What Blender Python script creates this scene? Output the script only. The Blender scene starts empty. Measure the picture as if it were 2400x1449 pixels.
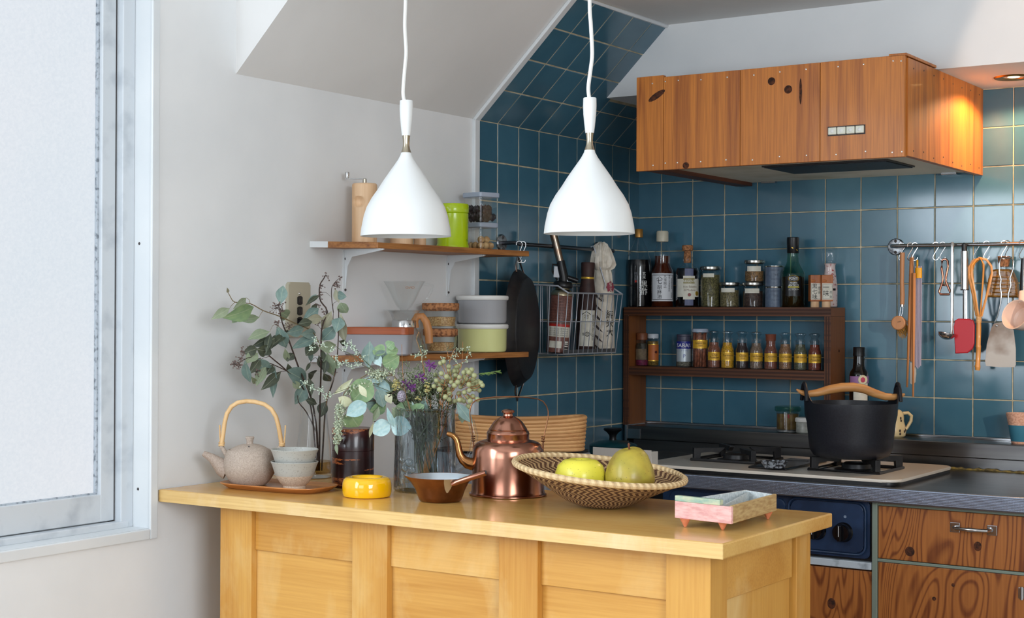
import bpy, bmesh, math, random
from mathutils import Vector as V, Matrix as MX
PI = math.pi
R = random.Random(11)
SC = bpy.context.scene
COL = SC.collection

# ------------------------------------------------------------------ camera, world, lights, exposure
F, YAW, PIT, ROL, PX, PY = 3603.47, .6072, .0029, .0045, 1070.49, 724.5
EYE = V((2.1489, -4.0310, 1.1959))
_d = V((-math.sin(YAW) * math.cos(PIT), math.cos(YAW) * math.cos(PIT), math.sin(PIT)))
_r0 = V((math.cos(YAW), math.sin(YAW), 0)); _u0 = _r0.cross(_d)
_r = _r0 * math.cos(ROL) + _u0 * math.sin(ROL); _u = -_r0 * math.sin(ROL) + _u0 * math.cos(ROL)
cd = bpy.data.cameras.new('camera'); cam = bpy.data.objects.new('camera', cd); COL.objects.link(cam)
cd.sensor_width = 36; cd.lens = F / 2400 * 36; cd.shift_x = (1200 - PX) / 2400; cd.clip_start = .05
m3 = MX((_r, _u, -_d)).transposed(); cam.matrix_world = MX.Translation(EYE) @ m3.to_4x4()
SC.camera = cam
SC.view_settings.view_transform = 'Standard'; SC.view_settings.look = 'None'
SC.view_settings.gamma = 1; SC.view_settings.use_curve_mapping = False
SC.view_settings.exposure = -0.14
w = bpy.data.worlds.new('world'); SC.world = w; w.use_nodes = True
w.node_tree.nodes['Background'].inputs[0].default_value = (.62, .78, 1, 1)
w.node_tree.nodes['Background'].inputs[1].default_value = 1.0

def area(name, loc, target, sx, sy, power, col):
    l = bpy.data.lights.new(name, 'AREA'); l.shape = 'RECTANGLE'; l.size = sx; l.size_y = sy
    l.energy = power; l.color = col
    o = bpy.data.objects.new(name, l); COL.objects.link(o); o.location = loc
    o.rotation_euler = (V(target) - V(loc)).to_track_quat('-Z', 'Y').to_euler(); return o
# daylight through the rest of the left window (outside the frame), and through the windows of the far side of the room
area('daylight_left', (.03, -3.45, 1.45), (2, -3.0, 1.1), 1.5, 1.1, 50, (.80, .90, 1.0))
area('daylight_right', (3.5, -3.6, 1.55), (0, -2.2, 1.1), 1.8, 1.1, 84, (.90, .95, 1.0))
area('daylight_back', (1.2, -5.85, 1.5), (1.0, 0, 1.0), 1.6, 1.0, 20, (.85, .92, 1.0))
def spot(name, loc, target, power, ang, blend, col, rad=.02):
    l = bpy.data.lights.new(name, 'SPOT'); l.energy = power; l.spot_size = ang; l.spot_blend = blend
    l.color = col; l.shadow_soft_size = rad
    o = bpy.data.objects.new(name, l); COL.objects.link(o); o.location = loc
    o.rotation_euler = (V(target) - V(loc)).to_track_quat('-Z', 'Y').to_euler(); return o
spot('downlight_lamp', (1.12, -.165, 1.774), (1.12, -.16, 0), 12.5, 2.7, .3, (1.0, .60, .30), .018)
spot('warm_side_lamp', (2.7, -1.7, 1.35), (2.1, -.386, 1.5), 95, .962, .03, (1.0, .74, .56), .012)

# ------------------------------------------------------------------ helpers
def at(px, py, X=None, Y=None, Z=None, D=None):
    """the point of the photograph's ray that lies on a plane of the room"""
    q = _d + _r * ((px - PX) / F) - _u * ((py - PY) / F)
    if X is not None: t = (X - EYE.x) / q.x
    elif Y is not None: t = (Y - EYE.y) / q.y
    elif Z is not None: t = (Z - EYE.z) / q.z
    else: t = D
    return EYE + q * t
def mpp(p): return (V(p) - EYE).dot(_d) / F

def lin(c): return tuple(((x / 255) / 12.92 if x / 255 <= .04045 else ((x / 255 + .055) / 1.055) ** 2.4) for x in c) + (1,)

def rmat(loc=(0, 0, 0), rx=0, ry=0, rz=0):
    return MX.Translation(V(loc)) @ MX.Rotation(rz, 4, 'Z') @ MX.Rotation(ry, 4, 'Y') @ MX.Rotation(rx, 4, 'X')

class G:
    """geometry being gathered for one mesh object"""
    def __init__(s): s.bm = bmesh.new(); s.uv = None
    def _xf(s, vs, m):
        if m is not None:
            for v in vs: v.co = m @ v.co
        return s
    def box(s, x0, x1, y0, y1, z0, z1, bev=0, m=None, seg=2):
        vs = [s.bm.verts.new(c) for c in ((x0, y0, z0), (x1, y0, z0), (x1, y1, z0), (x0, y1, z0), (x0, y0, z1), (x1, y0, z1), (x1, y1, z1), (x0, y1, z1))]
        fs = [s.bm.faces.new([vs[i] for i in f]) for f in ((3, 2, 1, 0), (4, 5, 6, 7), (0, 1, 5, 4), (1, 2, 6, 5), (2, 3, 7, 6), (3, 0, 4, 7))]
        if bev:
            es = list({e for f in fs for e in f.edges})
            r = bmesh.ops.bevel(s.bm, geom=es + vs, offset=bev, segments=seg, profile=.5, affect='EDGES')
            vs = list({v for f in r['faces'] for v in f.verts} | {v for v in vs if v.is_valid})
        return s._xf(vs, m)
    def rings(s, loops, closed=True, cap0=False, cap1=False, m=None):
        """skin a list of equally long vertex loops"""
        L = [[s.bm.verts.new(c) for c in lp] for lp in loops]; n = len(L[0])
        for a, b in zip(L, L[1:]):
            for i in range(n if closed else n - 1):
                j = (i + 1) % n
                s.bm.faces.new((a[i], a[j], b[j], b[i])).smooth = True
        if cap0: s.bm.faces.new(L[0][::-1])
        if cap1: s.bm.faces.new(L[-1])
        return s._xf([v for lp in L for v in lp], m)
    def lathe(s, prof, n=40, m=None, fn=None, uv=False):
        """profile [(radius, height)...]; a zero radius at an end makes a pole"""
        vs, rows = [], []
        for r, z in prof:
            if r <= 1e-6:
                v = s.bm.verts.new((0, 0, z)); vs.append(v); rows.append([v])
            else:
                row = []
                for i in range(n):
                    a = 2 * PI * i / n
                    rr, zz = (r, z) if fn is None else fn(r, z, a)
                    v = s.bm.verts.new((rr * math.sin(a), -rr * math.cos(a), zz)); row.append(v); vs.append(v)
                rows.append(row)
        lay = s.bm.loops.layers.uv.verify() if uv else None
        ln = [0.0]
        for (r0, z0), (r1, z1) in zip(prof, prof[1:]): ln.append(ln[-1] + math.hypot(r1 - r0, z1 - z0))
        for k, (a, b) in enumerate(zip(rows, rows[1:])):
            for i in range(n):
                j = (i + 1) % n
                if len(a) == 1 and len(b) == 1: continue
                if len(a) == 1: f = s.bm.faces.new((a[0], b[j], b[i])); uvs = [(i + .5, k), (i + 1, k + 1), (i, k + 1)]
                elif len(b) == 1: f = s.bm.faces.new((a[i], a[j], b[0])); uvs = [(i, k), (i + 1, k), (i + .5, k + 1)]
                else: f = s.bm.faces.new((a[i], a[j], b[j], b[i])); uvs = [(i, k), (i + 1, k), (i + 1, k + 1), (i, k + 1)]
                f.smooth = True
                if lay:
                    for lp, (u, vv) in zip(f.loops, uvs): lp[lay].uv = (u / n, ln[int(vv)])
        return s._xf(vs, m)
    def tube(s, pts, r, n=8, m=None, closed=False, flat=1.0):
        pts = [V(p) for p in pts]; N = len(pts)
        rr = r if isinstance(r, (list, tuple)) else [r] * N
        tang = []
        for i in range(N):
            a = pts[(i - 1) % N] if (closed or i) else pts[0]; b = pts[(i + 1) % N] if (closed or i < N - 1) else pts[-1]
            tang.append((b - a).normalized())
        up = V((0, 0, 1)) if abs(tang[0].z) < .9 else V((0, 1, 0))
        nx = tang[0].cross(up).normalized(); loops = []
        for i in range(N):
            nx = (nx - tang[i] * nx.dot(tang[i])).normalized(); ny = tang[i].cross(nx)
            loops.append([pts[i] + (nx * math.cos(2 * PI * k / n) + ny * math.sin(2 * PI * k / n) * flat) * rr[i] for k in range(n)])
        if closed: loops.append(loops[0])
        s.rings(loops, True, not closed, not closed, m)
        return s
    def prism(s, poly, z0, z1, m=None, bev=0):
        a = [s.bm.verts.new((x, y, z0)) for x, y in poly]; b = [s.bm.verts.new((x, y, z1)) for x, y in poly]; n = len(poly)
        fs = [s.bm.faces.new(a[::-1]), s.bm.faces.new(b)] + [s.bm.faces.new((a[i], a[(i + 1) % n], b[(i + 1) % n], b[i])) for i in range(n)]
        for f in fs[2:]: f.smooth = n > 8
        vs = a + b
        if bev:
            es = [e for f in fs[:2] for e in f.edges]
            r = bmesh.ops.bevel(s.bm, geom=es, offset=bev, segments=2, profile=.5, affect='EDGES')
            vs = list({v for f in r['faces'] for v in f.verts} | {v for v in vs if v.is_valid})
        return s._xf(vs, m)
    def ball(s, c, r, sub=2, sc=(1, 1, 1), m=None):
        k = bmesh.ops.create_icosphere(s.bm, subdivisions=sub, radius=r)
        for f in {f for v in k['verts'] for f in v.link_faces}: f.smooth = True
        for v in k['verts']: v.co = V((v.co.x * sc[0], v.co.y * sc[1], v.co.z * sc[2])) + V(c)
        return s._xf(k['verts'], m)
    def patch(s, r, z0, z1, a0, a1, n=16, m=None):
        return s.rings([[(r * math.sin(a0 + (a1 - a0) * i / n), -r * math.cos(a0 + (a1 - a0) * i / n), z) for i in range(n + 1)] for z in (z0, z1)], False, m=m)
    def text(s, body, size, fn, width=None, vertical=False):
        """lettering: fn maps flat text coordinates (centred) to the surface"""
        vv, ff = textmesh(body, vertical)
        if not vv: return s
        x0, x1 = min(v[0] for v in vv), max(v[0] for v in vv); y0, y1 = min(v[1] for v in vv), max(v[1] for v in vv)
        k = size; kx = k
        if width and (x1 - x0) * k > width: kx = width / (x1 - x0)
        vs = [s.bm.verts.new(fn((x - (x0 + x1) / 2) * kx, (y - (y0 + y1) / 2) * k)) for x, y in vv]
        for f in ff:
            try: s.bm.faces.new([vs[i] for i in f])
            except ValueError: pass
        return s

_TX = {}
def textmesh(body, vertical=False):
    key = (body, vertical)
    if key not in _TX:
        c = bpy.data.curves.new('lettering', 'FONT'); c.body = '\n'.join(body) if vertical else body
        c.align_x = 'CENTER'; c.resolution_u = 2; c.space_line = .95 if vertical else .8
        o = bpy.data.objects.new('lettering', c); COL.objects.link(o)
        me = bpy.data.meshes.new_from_object(o.evaluated_get(bpy.context.evaluated_depsgraph_get()))
        _TX[key] = ([(v.co.x, v.co.y) for v in me.vertices], [tuple(p.vertices) for p in me.polygons])
        bpy.data.objects.remove(o); bpy.data.curves.remove(c); bpy.data.meshes.remove(me)
    return _TX[key]

def mesh(name, g, mat, sharp=38):
    me = bpy.data.meshes.new(name)
    bmesh.ops.recalc_face_normals(g.bm, faces=g.bm.faces) if sharp >= 0 else None
    g.bm.to_mesh(me); g.bm.free()
    if mat: me.materials.append(mat)
    if len(me.polygons):
        fl = [False] * len(me.polygons); me.polygons.foreach_get('use_smooth', fl)
        me.set_sharp_from_angle(angle=math.radians(abs(sharp))); me.polygons.foreach_set('use_smooth', fl)
    return me
def ob(name, g, mat, parent=None, sharp=38, loc=None, rot=None):
    o = bpy.data.objects.new(name, mesh(name, g, mat, sharp) if isinstance(g, G) else g)
    COL.objects.link(o)
    if parent: o.parent = parent
    if loc is not None: o.location = loc
    if rot is not None: o.rotation_euler = rot
    return o
def tag(o, label, cat, group=None):
    o['label'] = label; o['category'] = cat
    if group: o['group'] = group
    return o
def thing(name, label, cat, loc=(0, 0, 0), rz=0, group=None, rot=None):
    o = bpy.data.objects.new(name, None); COL.objects.link(o); o.empty_display_size = .02
    o.location = loc; o.rotation_euler = rot or (0, 0, rz)
    return tag(o, label, cat, group)
def copy_tree(o, loc=None, rz=None, label=None, group=None):
    c = o.copy(); COL.objects.link(c)
    for ch in o.children:
        d = ch.copy(); COL.objects.link(d); d.parent = c
        for g2 in ch.children:
            e = g2.copy(); COL.objects.link(e); e.parent = d
    if loc is not None: c.location = loc
    if rz is not None: c.rotation_euler = (0, 0, rz)
    if label: c['label'] = label
    if group: c['group'] = group
    return c
def struct(name, g, mat, parent=None, sharp=38):
    o = ob(name, g, mat, parent, sharp)
    if not parent: o['kind'] = 'structure'
    return o
def stuff(o): o['kind'] = 'stuff'; return o

# ------------------------------------------------------------------ materials
def pbr(name, col, rough=.5, metal=0, trans=0, ior=1.45, coat=0, sss=0, emit=None, alpha=1, spec=None):
    m = bpy.data.materials.new(name); m.use_nodes = True
    b = m.node_tree.nodes['Principled BSDF']; I = b.inputs
    I['Base Color'].default_value = lin(col); I['Roughness'].default_value = rough; I['Metallic'].default_value = metal
    I['Transmission Weight'].default_value = trans; I['IOR'].default_value = ior
    if coat: I['Coat Weight'].default_value = coat; I['Coat Roughness'].default_value = .08
    if sss:
        I['Subsurface Weight'].default_value = sss; I['Subsurface Radius'].default_value = (.02, .012, .004); I['Subsurface Scale'].default_value = .6
    if emit: I['Emission Color'].default_value = lin(emit[0]); I['Emission Strength'].default_value = emit[1]
    if spec is not None: I['Specular IOR Level'].default_value = spec
    return m
class N:
    """small node builder for a material"""
    def __init__(s, m): s.m = m; s.t = m.node_tree; s.b = s.t.nodes['Principled BSDF']
    def new(s, typ, **k):
        n = s.t.nodes.new(typ)
        for a, v in k.items(): setattr(n, a, v)
        return n
    def link(s, a, b): s.t.links.new(a, b)
    def coord(s, kind='Object', scale=(1, 1, 1), rnd=True):
        tc = s.new('ShaderNodeTexCoord'); mp = s.new('ShaderNodeMapping'); mp.inputs['Scale'].default_value = scale
        src = tc.outputs[kind]
        if rnd:
            oi = s.new('ShaderNodeObjectInfo'); mu = s.math('MULTIPLY', oi.outputs['Random'], 37.0)
            ad = s.new('ShaderNodeVectorMath', operation='ADD'); s.link(src, ad.inputs[0]); s.link(mu, ad.inputs[1]); src = ad.outputs[0]
        s.link(src, mp.inputs['Vector']); return mp.outputs[0]
    def math(s, op, a, b=None, c=None):
        n = s.new('ShaderNodeMath', operation=op)
        for i, x in enumerate((a, b, c)):
            if x is None: continue
            if isinstance(x, (int, float)): n.inputs[i].default_value = x
            else: s.link(x, n.inputs[i])
        return n.outputs[0]
    def noise(s, vec, scale, detail=3, dist=0, rough=.5):
        n = s.new('ShaderNodeTexNoise'); n.inputs['Scale'].default_value = scale; n.inputs['Detail'].default_value = detail
        n.inputs['Distortion'].default_value = dist; n.inputs['Roughness'].default_value = rough
        s.link(vec, n.inputs['Vector']); return n.outputs['Fac']
    def ramp(s, fac, stops):
        n = s.new('ShaderNodeValToRGB'); e = n.color_ramp.elements
        while len(e) < len(stops): e.new(.5)
        for x, (p, c) in zip(e, stops): x.position = p; x.color = lin(c)
        s.link(fac, n.inputs[0]); return n.outputs[0]
    def mix(s, fac, a, b, mode='MIX'):
        n = s.new('ShaderNodeMix', data_type='RGBA', blend_type=mode)
        for i, x in ((0, fac), (6, a), (7, b)):
            if isinstance(x, (int, float)): n.inputs[i].default_value = x
            elif isinstance(x, tuple): n.inputs[i].default_value = lin(x)
            else: s.link(x, n.inputs[i])
        return n.outputs[2]
    def bump(s, h, strength, dist=.001):
        n = s.new('ShaderNodeBump'); n.inputs['Strength'].default_value = strength; n.inputs['Distance'].default_value = dist
        s.link(h, n.inputs['Height']); s.link(n.outputs[0], s.b.inputs['Normal']); return s
    def color(s, c): s.link(c, s.b.inputs['Base Color']); return s
    def rough(s, f, lo, hi):
        n = s.new('ShaderNodeMapRange'); s.link(f, n.inputs[0]); n.inputs[3].default_value = lo; n.inputs[4].default_value = hi
        s.link(n.outputs[0], s.b.inputs['Roughness']); return s

def wood(name, light, dark, axis=2, scale=9, rings=8, stretch=.12, rough=.45, grain=.35, sharpness=.5, coat=0, bump=.15, rnd=True):
    m = pbr(name, light, rough, coat=coat); n = N(m)
    sc = [1, 1, 1]; sc[axis] = stretch
    v = n.coord(scale=tuple(sc), rnd=rnd)
    f = n.noise(v, scale, 2, .5, .45)
    s = n.math('PINGPONG', n.math('MULTIPLY', f, rings), 1)
    base = n.ramp(s, [(0, light), (sharpness, light), (1, dark)])
    sc2 = [1, 1, 1]; sc2[axis] = .03
    v2 = n.coord(scale=tuple(sc2), rnd=rnd); g = n.noise(v2, 260, 3)
    gr = n.ramp(g, [(.3, dark), (.62, light)])
    n.color(n.mix(grain, base, gr)); n.bump(g, bump); return m
def speckle(name, a, b, scale=80, lo=.4, hi=.6, rough=.5, metal=0, bump=0, detail=3, stretch=(1, 1, 1), coat=0, rnd=True, dist=.001):
    m = pbr(name, a, rough, metal, coat=coat); n = N(m); v = n.coord(scale=stretch, rnd=rnd)
    f = n.noise(v, scale, detail); n.color(n.ramp(f, [(lo, a), (hi, b)]))
    if bump: n.bump(f, bump, dist)
    return m

# ------------------------------------------------------------------ room materials
M = {}
M['paint'] = speckle('wall_paint', (233, 234, 234), (223, 225, 226), 3, .35, .65, .7, bump=.06, detail=6, rnd=False)
M['ceil'] = speckle('ceiling_paint', (230, 229, 227), (220, 219, 217), 2.5, .35, .65, .75, bump=.08, detail=6, rnd=False)
M['gloss_white'] = speckle('white_gloss_paint', (226, 229, 230), (214, 219, 222), 6, .3, .7, .35, bump=.03, rnd=False)
M['grout'] = speckle('grout', (204, 194, 166), (164, 154, 126), 30, .35, .65, .85, bump=.2, rnd=False)
def tile_material():
    m = pbr('blue_glazed_tile', (68, 104, 126), .15, coat=.15, spec=.85); n = N(m)
    oi = n.new('ShaderNodeObjectInfo')
    base = n.ramp(oi.outputs['Random'], [(0, (59, 100, 120)), (.5, (65, 108, 129)), (1, (71, 115, 136))])
    v = n.coord(scale=(1, 1, 1)); f = n.noise(v, 14, 3)
    n.color(n.mix(.18, base, n.ramp(f, [(.35, (52, 90, 106)), (.65, (82, 120, 134))])))
    f2 = n.noise(v, 9, 1); n.bump(f2, .12, .002); return m
M['tile'] = tile_material()
M['floor'] = wood('floorboards', (188, 180, 172), (158, 148, 138), axis=1, scale=5, rough=.5, rnd=False)

# ------------------------------------------------------------------ room shell
g = G()
g.box(-.15, 0, -6, 0, 0, .783).box(-.15, 0, -1.96, 0, .783, 2.5).box(-.15, 0, -6, -4.4, .783, 2.5).box(-.15, 0, -4.4, -1.96, 2.15, 2.5)
wall_left = struct('wall_left', g, M['paint'])
wall_back = struct('wall_back', G().box(0, 3.6, 0, .1, 0, 2.5), M['grout'])
struct('wall_right', G().box(3.6, 3.75, -6, .1, 0, 2.5), M['paint'])
struct('wall_front', G().box(-.15, 3.75, -6.15, -6, 0, 2.5), M['paint'])
struct('floor', G().box(-.15, 3.75, -6.15, .1, -.05, 0), M['floor'])
CE = .2874
# lowered ceiling with the sloping side above the left wall; its upright end is the grey wedge above the window
g = G(); rot = MX.Rotation(PI / 2, 4, 'X')            # prism along -Y
g.prism([(0, 1.68), (CE, 1.96), (3.6, 1.96), (3.6, 2.5), (0, 2.5)], 0, 1.727, m=rot)
ceiling = struct('ceiling', g, M['ceil'])
struct('ceiling', G().box(-.15, 3.75, -6.15, -1.727, 2.5, 2.6), M['ceil'])
struct('trim_2', G().box(.1, 3.6, -.386, 0, 1.781, 1.96), M['paint'])          # boxed soffit over the hood
# white painted border where the tiles stop
sl = math.radians(44.2)
def slope_m(s0): return MX.Translation((math.cos(sl) * s0, 0, 1.68 + math.sin(sl) * s0)) @ MX.Rotation(PI / 2 - sl, 4, 'Y')
g = G(); g.box(-.001, .009, -.874, -.852, .8, 1.68, .002)
g.box(0, .009, -.874, -.852, 0, .405, .002, m=MX.Translation((0, 0, 1.68)) @ MX.Rotation(PI / 2 - sl, 4, 'Y'))
struct('trim_1', g, M['gloss_white'])
struct('trim_3', G().tube([(CE - .004, -.86, 1.958), (CE - .002, -.6, 1.957), (CE, -.386, 1.957)], .006, 6), M['gloss_white'])

# ------------------------------------------------------------------ tiles, one object each
T = .0972
me_tile = mesh('tile', G().box(-T / 2, T / 2, 0, -.0024, -T / 2, T / 2, .0012, seg=1), M['tile'])
def grid(lines):
    return [((a + b) / 2, (b - a - .0028) / T) for a, b in zip(lines, lines[1:]) if b - a > .008]
def tile(parent, loc, rz=0, sx=1, sz=1, m=None):
    o = bpy.data.objects.new('tile', me_tile); COL.objects.link(o); o.parent = parent
    j = MX.Rotation(R.uniform(-.006, .006), 4, 'X') @ MX.Rotation(R.uniform(-.006, .006), 4, 'Z')
    o.matrix_local = (m if m is not None else MX.Translation(V(loc)) @ MX.Rotation(rz, 4, 'Z')) @ j @ MX.Diagonal((sx, 1, sz, 1))
xs = [0] + [.0764 + .1 * k for k in range(0, 16)]
zs = [.882] + [1.68 - .1 * r for r in range(7, -2, -1)]
for x, sx in grid(xs):
    for z, sz in grid(zs): tile(wall_back, (x, 0, z), 0, sx, sz)
ys = [0, .0625] + [.0625 + .1 * k for k in range(1, 8)] + [.850]
zl = [.80] + [1.68 - .1 * r for r in range(8, -1, -1)]
ob('grout_bed', G().box(0, .0015, -.852, 0, .78, 1.68), M['grout'], wall_left)
ob('grout_bed', G().box(0, .0015, -.852, 0, 0, .403, m=MX.Translation((0, 0, 1.68)) @ MX.Rotation(PI / 2 - sl, 4, 'Y')), M['grout'], wall_left)
for y, sy in grid(ys):
    for z, sz in grid(zl): tile(wall_left, (0, -y, z), PI / 2, sy, sz)
    ss = [0, .1, .2, .3, .4] if y > .386 else [0, .1, .14]
    for s, sz in grid(ss):
        m = MX.Translation((0, -y, 1.68)) @ MX.Rotation(PI / 2 - sl, 4, 'Y') @ MX.Translation((0, 0, s)) @ MX.Rotation(PI / 2, 4, 'Z')
        tile(wall_left, None, sx=sy, sz=sz, m=m)

# ------------------------------------------------------------------ window
def pane_material():
    m = pbr('frosted_glass', (84, 90, 96), .35); n = N(m)
    v = n.coord(rnd=False); f = n.noise(v, 170, 2, .6); big = n.noise(v, 2.2, 2)
    c = n.mix(.5, n.ramp(f, [(.3, (222, 230, 238)), (.7, (238, 243, 248))]), n.ramp(big, [(.35, (224, 232, 240)), (.65, (238, 238, 243))]))
    n.link(c, n.b.inputs['Emission Color']); n.b.inputs['Emission Strength'].default_value = .92
    n.bump(f, .15, .002); return m
M['pane'] = pane_material()
M['sash'] = speckle('worn_white_sash', (206, 212, 217), (170, 178, 186), 16, .5, .78, .4, bump=.05, detail=6, rnd=False)
M['grime'] = speckle('grimy_putty', (176, 184, 192), (110, 118, 126), 90, .5, .65, .8, rnd=False)
M['dark_gap'] = pbr('dark_gap', (70, 66, 66), .8)
M['chrome'] = pbr('chrome', (196, 196, 196), .2, 1)
wt = struct('window_1', G().box(-.10, -.078, -4.4, -1.96, .783, 2.15), M['sash'])
g = G()   # jamb, sill, head
g.box(-.10, -.0005, -1.961, -1.9602, .7845, 2.15).box(-.10, -.0005, -4.4, -1.9602, .7832, .7845, 0)
ob('window_sill', g, M['gloss_white'], wt)
g = G()
g.box(0, .007, -1.9635, -1.944, .764, 2.15, .002).box(0, .0072, -4.4, -1.964, .764, .784, .002)
ob('window_casing', g, M['gloss_white'], wt)
ob('track', G().box(-.075, -.043, -1.992, -1.961, .784, 2.15, .002).box(-.062, -.040, -4.4, -1.975, .784, .797, .002), M['sash'], wt)
ob('track_gap', G().box(-.076, -.0605, -1.9955, -1.990, .79, 2.15), M['dark_gap'], wt)
for y0, y1 in ((-2.95, -1.996), (-4.38, -2.96)):
    sh = ob('sash', G().box(-.074, -.058, y1 - .034, y1, .799, 2.14, .002).box(-.074, -.058, y0, y0 + .034, .799, 2.14, .002).box(-.074, -.0585, y0 + .033, y1 - .033, .799, .851, .0015).box(-.074, -.058, y0 + .033, y1 - .033, 2.1, 2.14), M['sash'], wt)
    ob('pane', G().box(-.0775, -.0735, y0 + .02, y1 - .02, .82, 2.12), M['pane'], sh)
    ob('glazing_putty', G().box(-.0735, -.066, y1 - .039, y1 - .033, .853, 2.1, .002).box(-.0735, -.068, y0 + .034, y1 - .034, .848, .854, .002), M['grime'], sh)
for z in (.857, 1.327):
    ob('screw', G().lathe([(0, 0), (.003, 0), (.002, .0012), (0, .0014)], 10, m=MX.Translation((-.03, -1.961, z)) @ MX.Rotation(PI / 2, 4, 'X')), M['dark_gap'], wt)

# ------------------------------------------------------------------ shared materials
M['white_lamp'] = pbr('white_lacquer', (228, 230, 229), .36)
M['steel'] = speckle('brushed_steel', (124, 122, 120), (96, 95, 96), 40, .3, .7, .28, 1, stretch=(.05, 1, 1), rnd=False)
M['steel_plain'] = pbr('polished_steel', (188, 188, 190), .2, 1)
M['iron'] = speckle('black_iron', (24, 24, 27), (38, 36, 36), 60, .4, .7, .42, bump=.1)
M['black'] = pbr('black_plastic', (16, 16, 18), .35)
M['black_gloss'] = pbr('black_gloss', (12, 12, 16), .15)
M['glass'] = pbr('clear_glass', (255, 255, 255), .0, trans=1, ior=1.45)
def thin(name, tint, amount=1.0, rough=.02):
    m = bpy.data.materials.new(name); m.use_nodes = True; t = m.node_tree; t.nodes.remove(t.nodes['Principled BSDF'])
    tr, gl, mx, lw = t.nodes.new('ShaderNodeBsdfTransparent'), t.nodes.new('ShaderNodeBsdfGlossy'), t.nodes.new('ShaderNodeMixShader'), t.nodes.new('ShaderNodeLayerWeight')
    pw, ml = t.nodes.new('ShaderNodeMath'), t.nodes.new('ShaderNodeMath'); pw.operation = 'POWER'; pw.inputs[1].default_value = 3.5; ml.operation = 'MULTIPLY_ADD'; ml.inputs[1].default_value = .7 * amount; ml.inputs[2].default_value = .035
    tr.inputs[0].default_value = lin(tint); gl.inputs['Roughness'].default_value = rough; lw.inputs[0].default_value = .5
    t.links.new(lw.outputs['Facing'], pw.inputs[0]); t.links.new(pw.outputs[0], ml.inputs[0])
    t.links.new(ml.outputs[0], mx.inputs[0]); t.links.new(tr.outputs[0], mx.inputs[1]); t.links.new(gl.outputs[0], mx.inputs[2])
    t.links.new(mx.outputs[0], t.nodes['Material Output'].inputs[0]); return m
M['thin'] = thin('thin_clear_glass', (252, 253, 253), 1.8)
M['thick'] = thin('thick_clear_glass', (252, 254, 254), 2.0, .03)
M['thin_green'] = thin('thin_greenish_glass', (196, 226, 212))
M['glass_green'] = pbr('greenish_glass', (205, 232, 218), .02, trans=1, ior=1.45)
M['glass_dark'] = pbr('dark_bottle_glass', (14, 12, 10), .08, coat=.3)
M['white'] = pbr('white_plastic', (232, 232, 228), .4)
M['paper'] = speckle('label_paper', (222, 219, 206), (206, 202, 186), 50, .4, .7, .7)
M['ink'] = pbr('black_ink', (22, 22, 26), .6)
M['gold'] = pbr('gold_foil', (220, 178, 70), .3, .6)
M['copper'] = speckle('copper', (190, 136, 114), (152, 102, 84), 9, .35, .7, .2, 1, detail=5, rnd=False)
M['copper_old'] = speckle('aged_copper', (156, 108, 76), (84, 58, 46), 14, .4, .72, .3, 1, detail=5, rnd=False)
M['cork'] = speckle('cork', (186, 128, 84), (120, 76, 48), 160, .4, .62, .85, bump=.3)
M['birch'] = wood('pale_birch', (226, 190, 152), (206, 164, 122), scale=16, rings=5, rough=.5, grain=.3)

# ------------------------------------------------------------------ island
M['island'] = wood('varnished_yellow_pine', (214, 160, 78), (192, 132, 54), axis=2, scale=7, rings=5, stretch=.14, rough=.33, grain=.4, sharpness=.25, coat=.2, bump=.05)
M['island_h'] = wood('varnished_yellow_pine_rail', (218, 164, 82), (194, 136, 58), axis=0, scale=7, rings=5, stretch=.14, rough=.33, grain=.4, sharpness=.25, coat=.2, bump=.05)
M['island_top'] = wood('varnished_worktop', (222, 178, 102), (200, 146, 72), axis=0, scale=5, rings=5, stretch=.10, rough=.24, grain=.35, sharpness=.3, coat=.25, bump=.03)
M['end_grain'] = wood('worn_worktop_edge', (226, 190, 124), (196, 148, 84), axis=0, scale=9, rings=4, stretch=.2, rough=.45, grain=.5)
def wear(m, pale, amt):
    n = N(m); src = n.b.inputs['Base Color'].links[0].from_socket
    f = n.noise(n.coord(scale=(1, 1, .5)), 5, 6, .4, .6)
    n.color(n.mix(n.math('MULTIPLY', n.ramp(f, [(.5, (0, 0, 0)), (.68, (255, 255, 255))]), amt), src, pale))
wear(M['island'], (240, 212, 150), .55); wear(M['island_h'], (242, 212, 150), .5); wear(M['island_top'], (226, 190, 124), .4); wear(M['end_grain'], (238, 216, 176), .6)
isl = thing('kitchen_island', 'varnished yellow pine kitchen island with recessed panels, below the pendants', 'kitchen island', (0, 0, 0))
wt_ = ob('worktop', G().box(.003, 1.176, -1.938, -1.5, .833, .857, .0025), M['island_top'], isl)
ob('front_edging', G().box(.003, 1.1765, -1.9395, -1.937, .8335, .8560, .0006), M['end_grain'], wt_)
yf, yb, xr = -1.900, -1.563, 1.138
for x0, x1 in ((.127, .206), (.445, .523), (.755, .831), (1.063, xr)):
    ob('post', G().box(x0, x1, yf, yf + .06, 0, .833, .0012), M['island'], isl)
ob('post', G().box(xr - .075, xr, yb - .002, yb + .08 - .08 + .06, 0, .833, .0012), M['island'], isl)
ob('post', G().box(.127, .206, yb, yb + .06, 0, .833, .0012), M['island'], isl)
for x0, x1 in ((.206, .445), (.523, .755), (.831, 1.063)):
    ob('upper_panel', G().box(x0, x1, yf + .0105, yf + .03, .7535, .833, .001), M['island_h'], isl)
    ob('lower_panel', G().box(x0, x1, yf + .0155, yf + .03, 0, .7535, .001), M['island_h'], isl)
ob('end_upper_panel', G().box(xr - .03, xr - .004, yf + .06, yb - .012, .7535, .833, .001), M['island_h'], isl)
ob('end_lower_panel', G().box(xr - .03, xr - .009, yf + .06, yb - .012, 0, .7535, .001), M['island'], isl)
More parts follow.
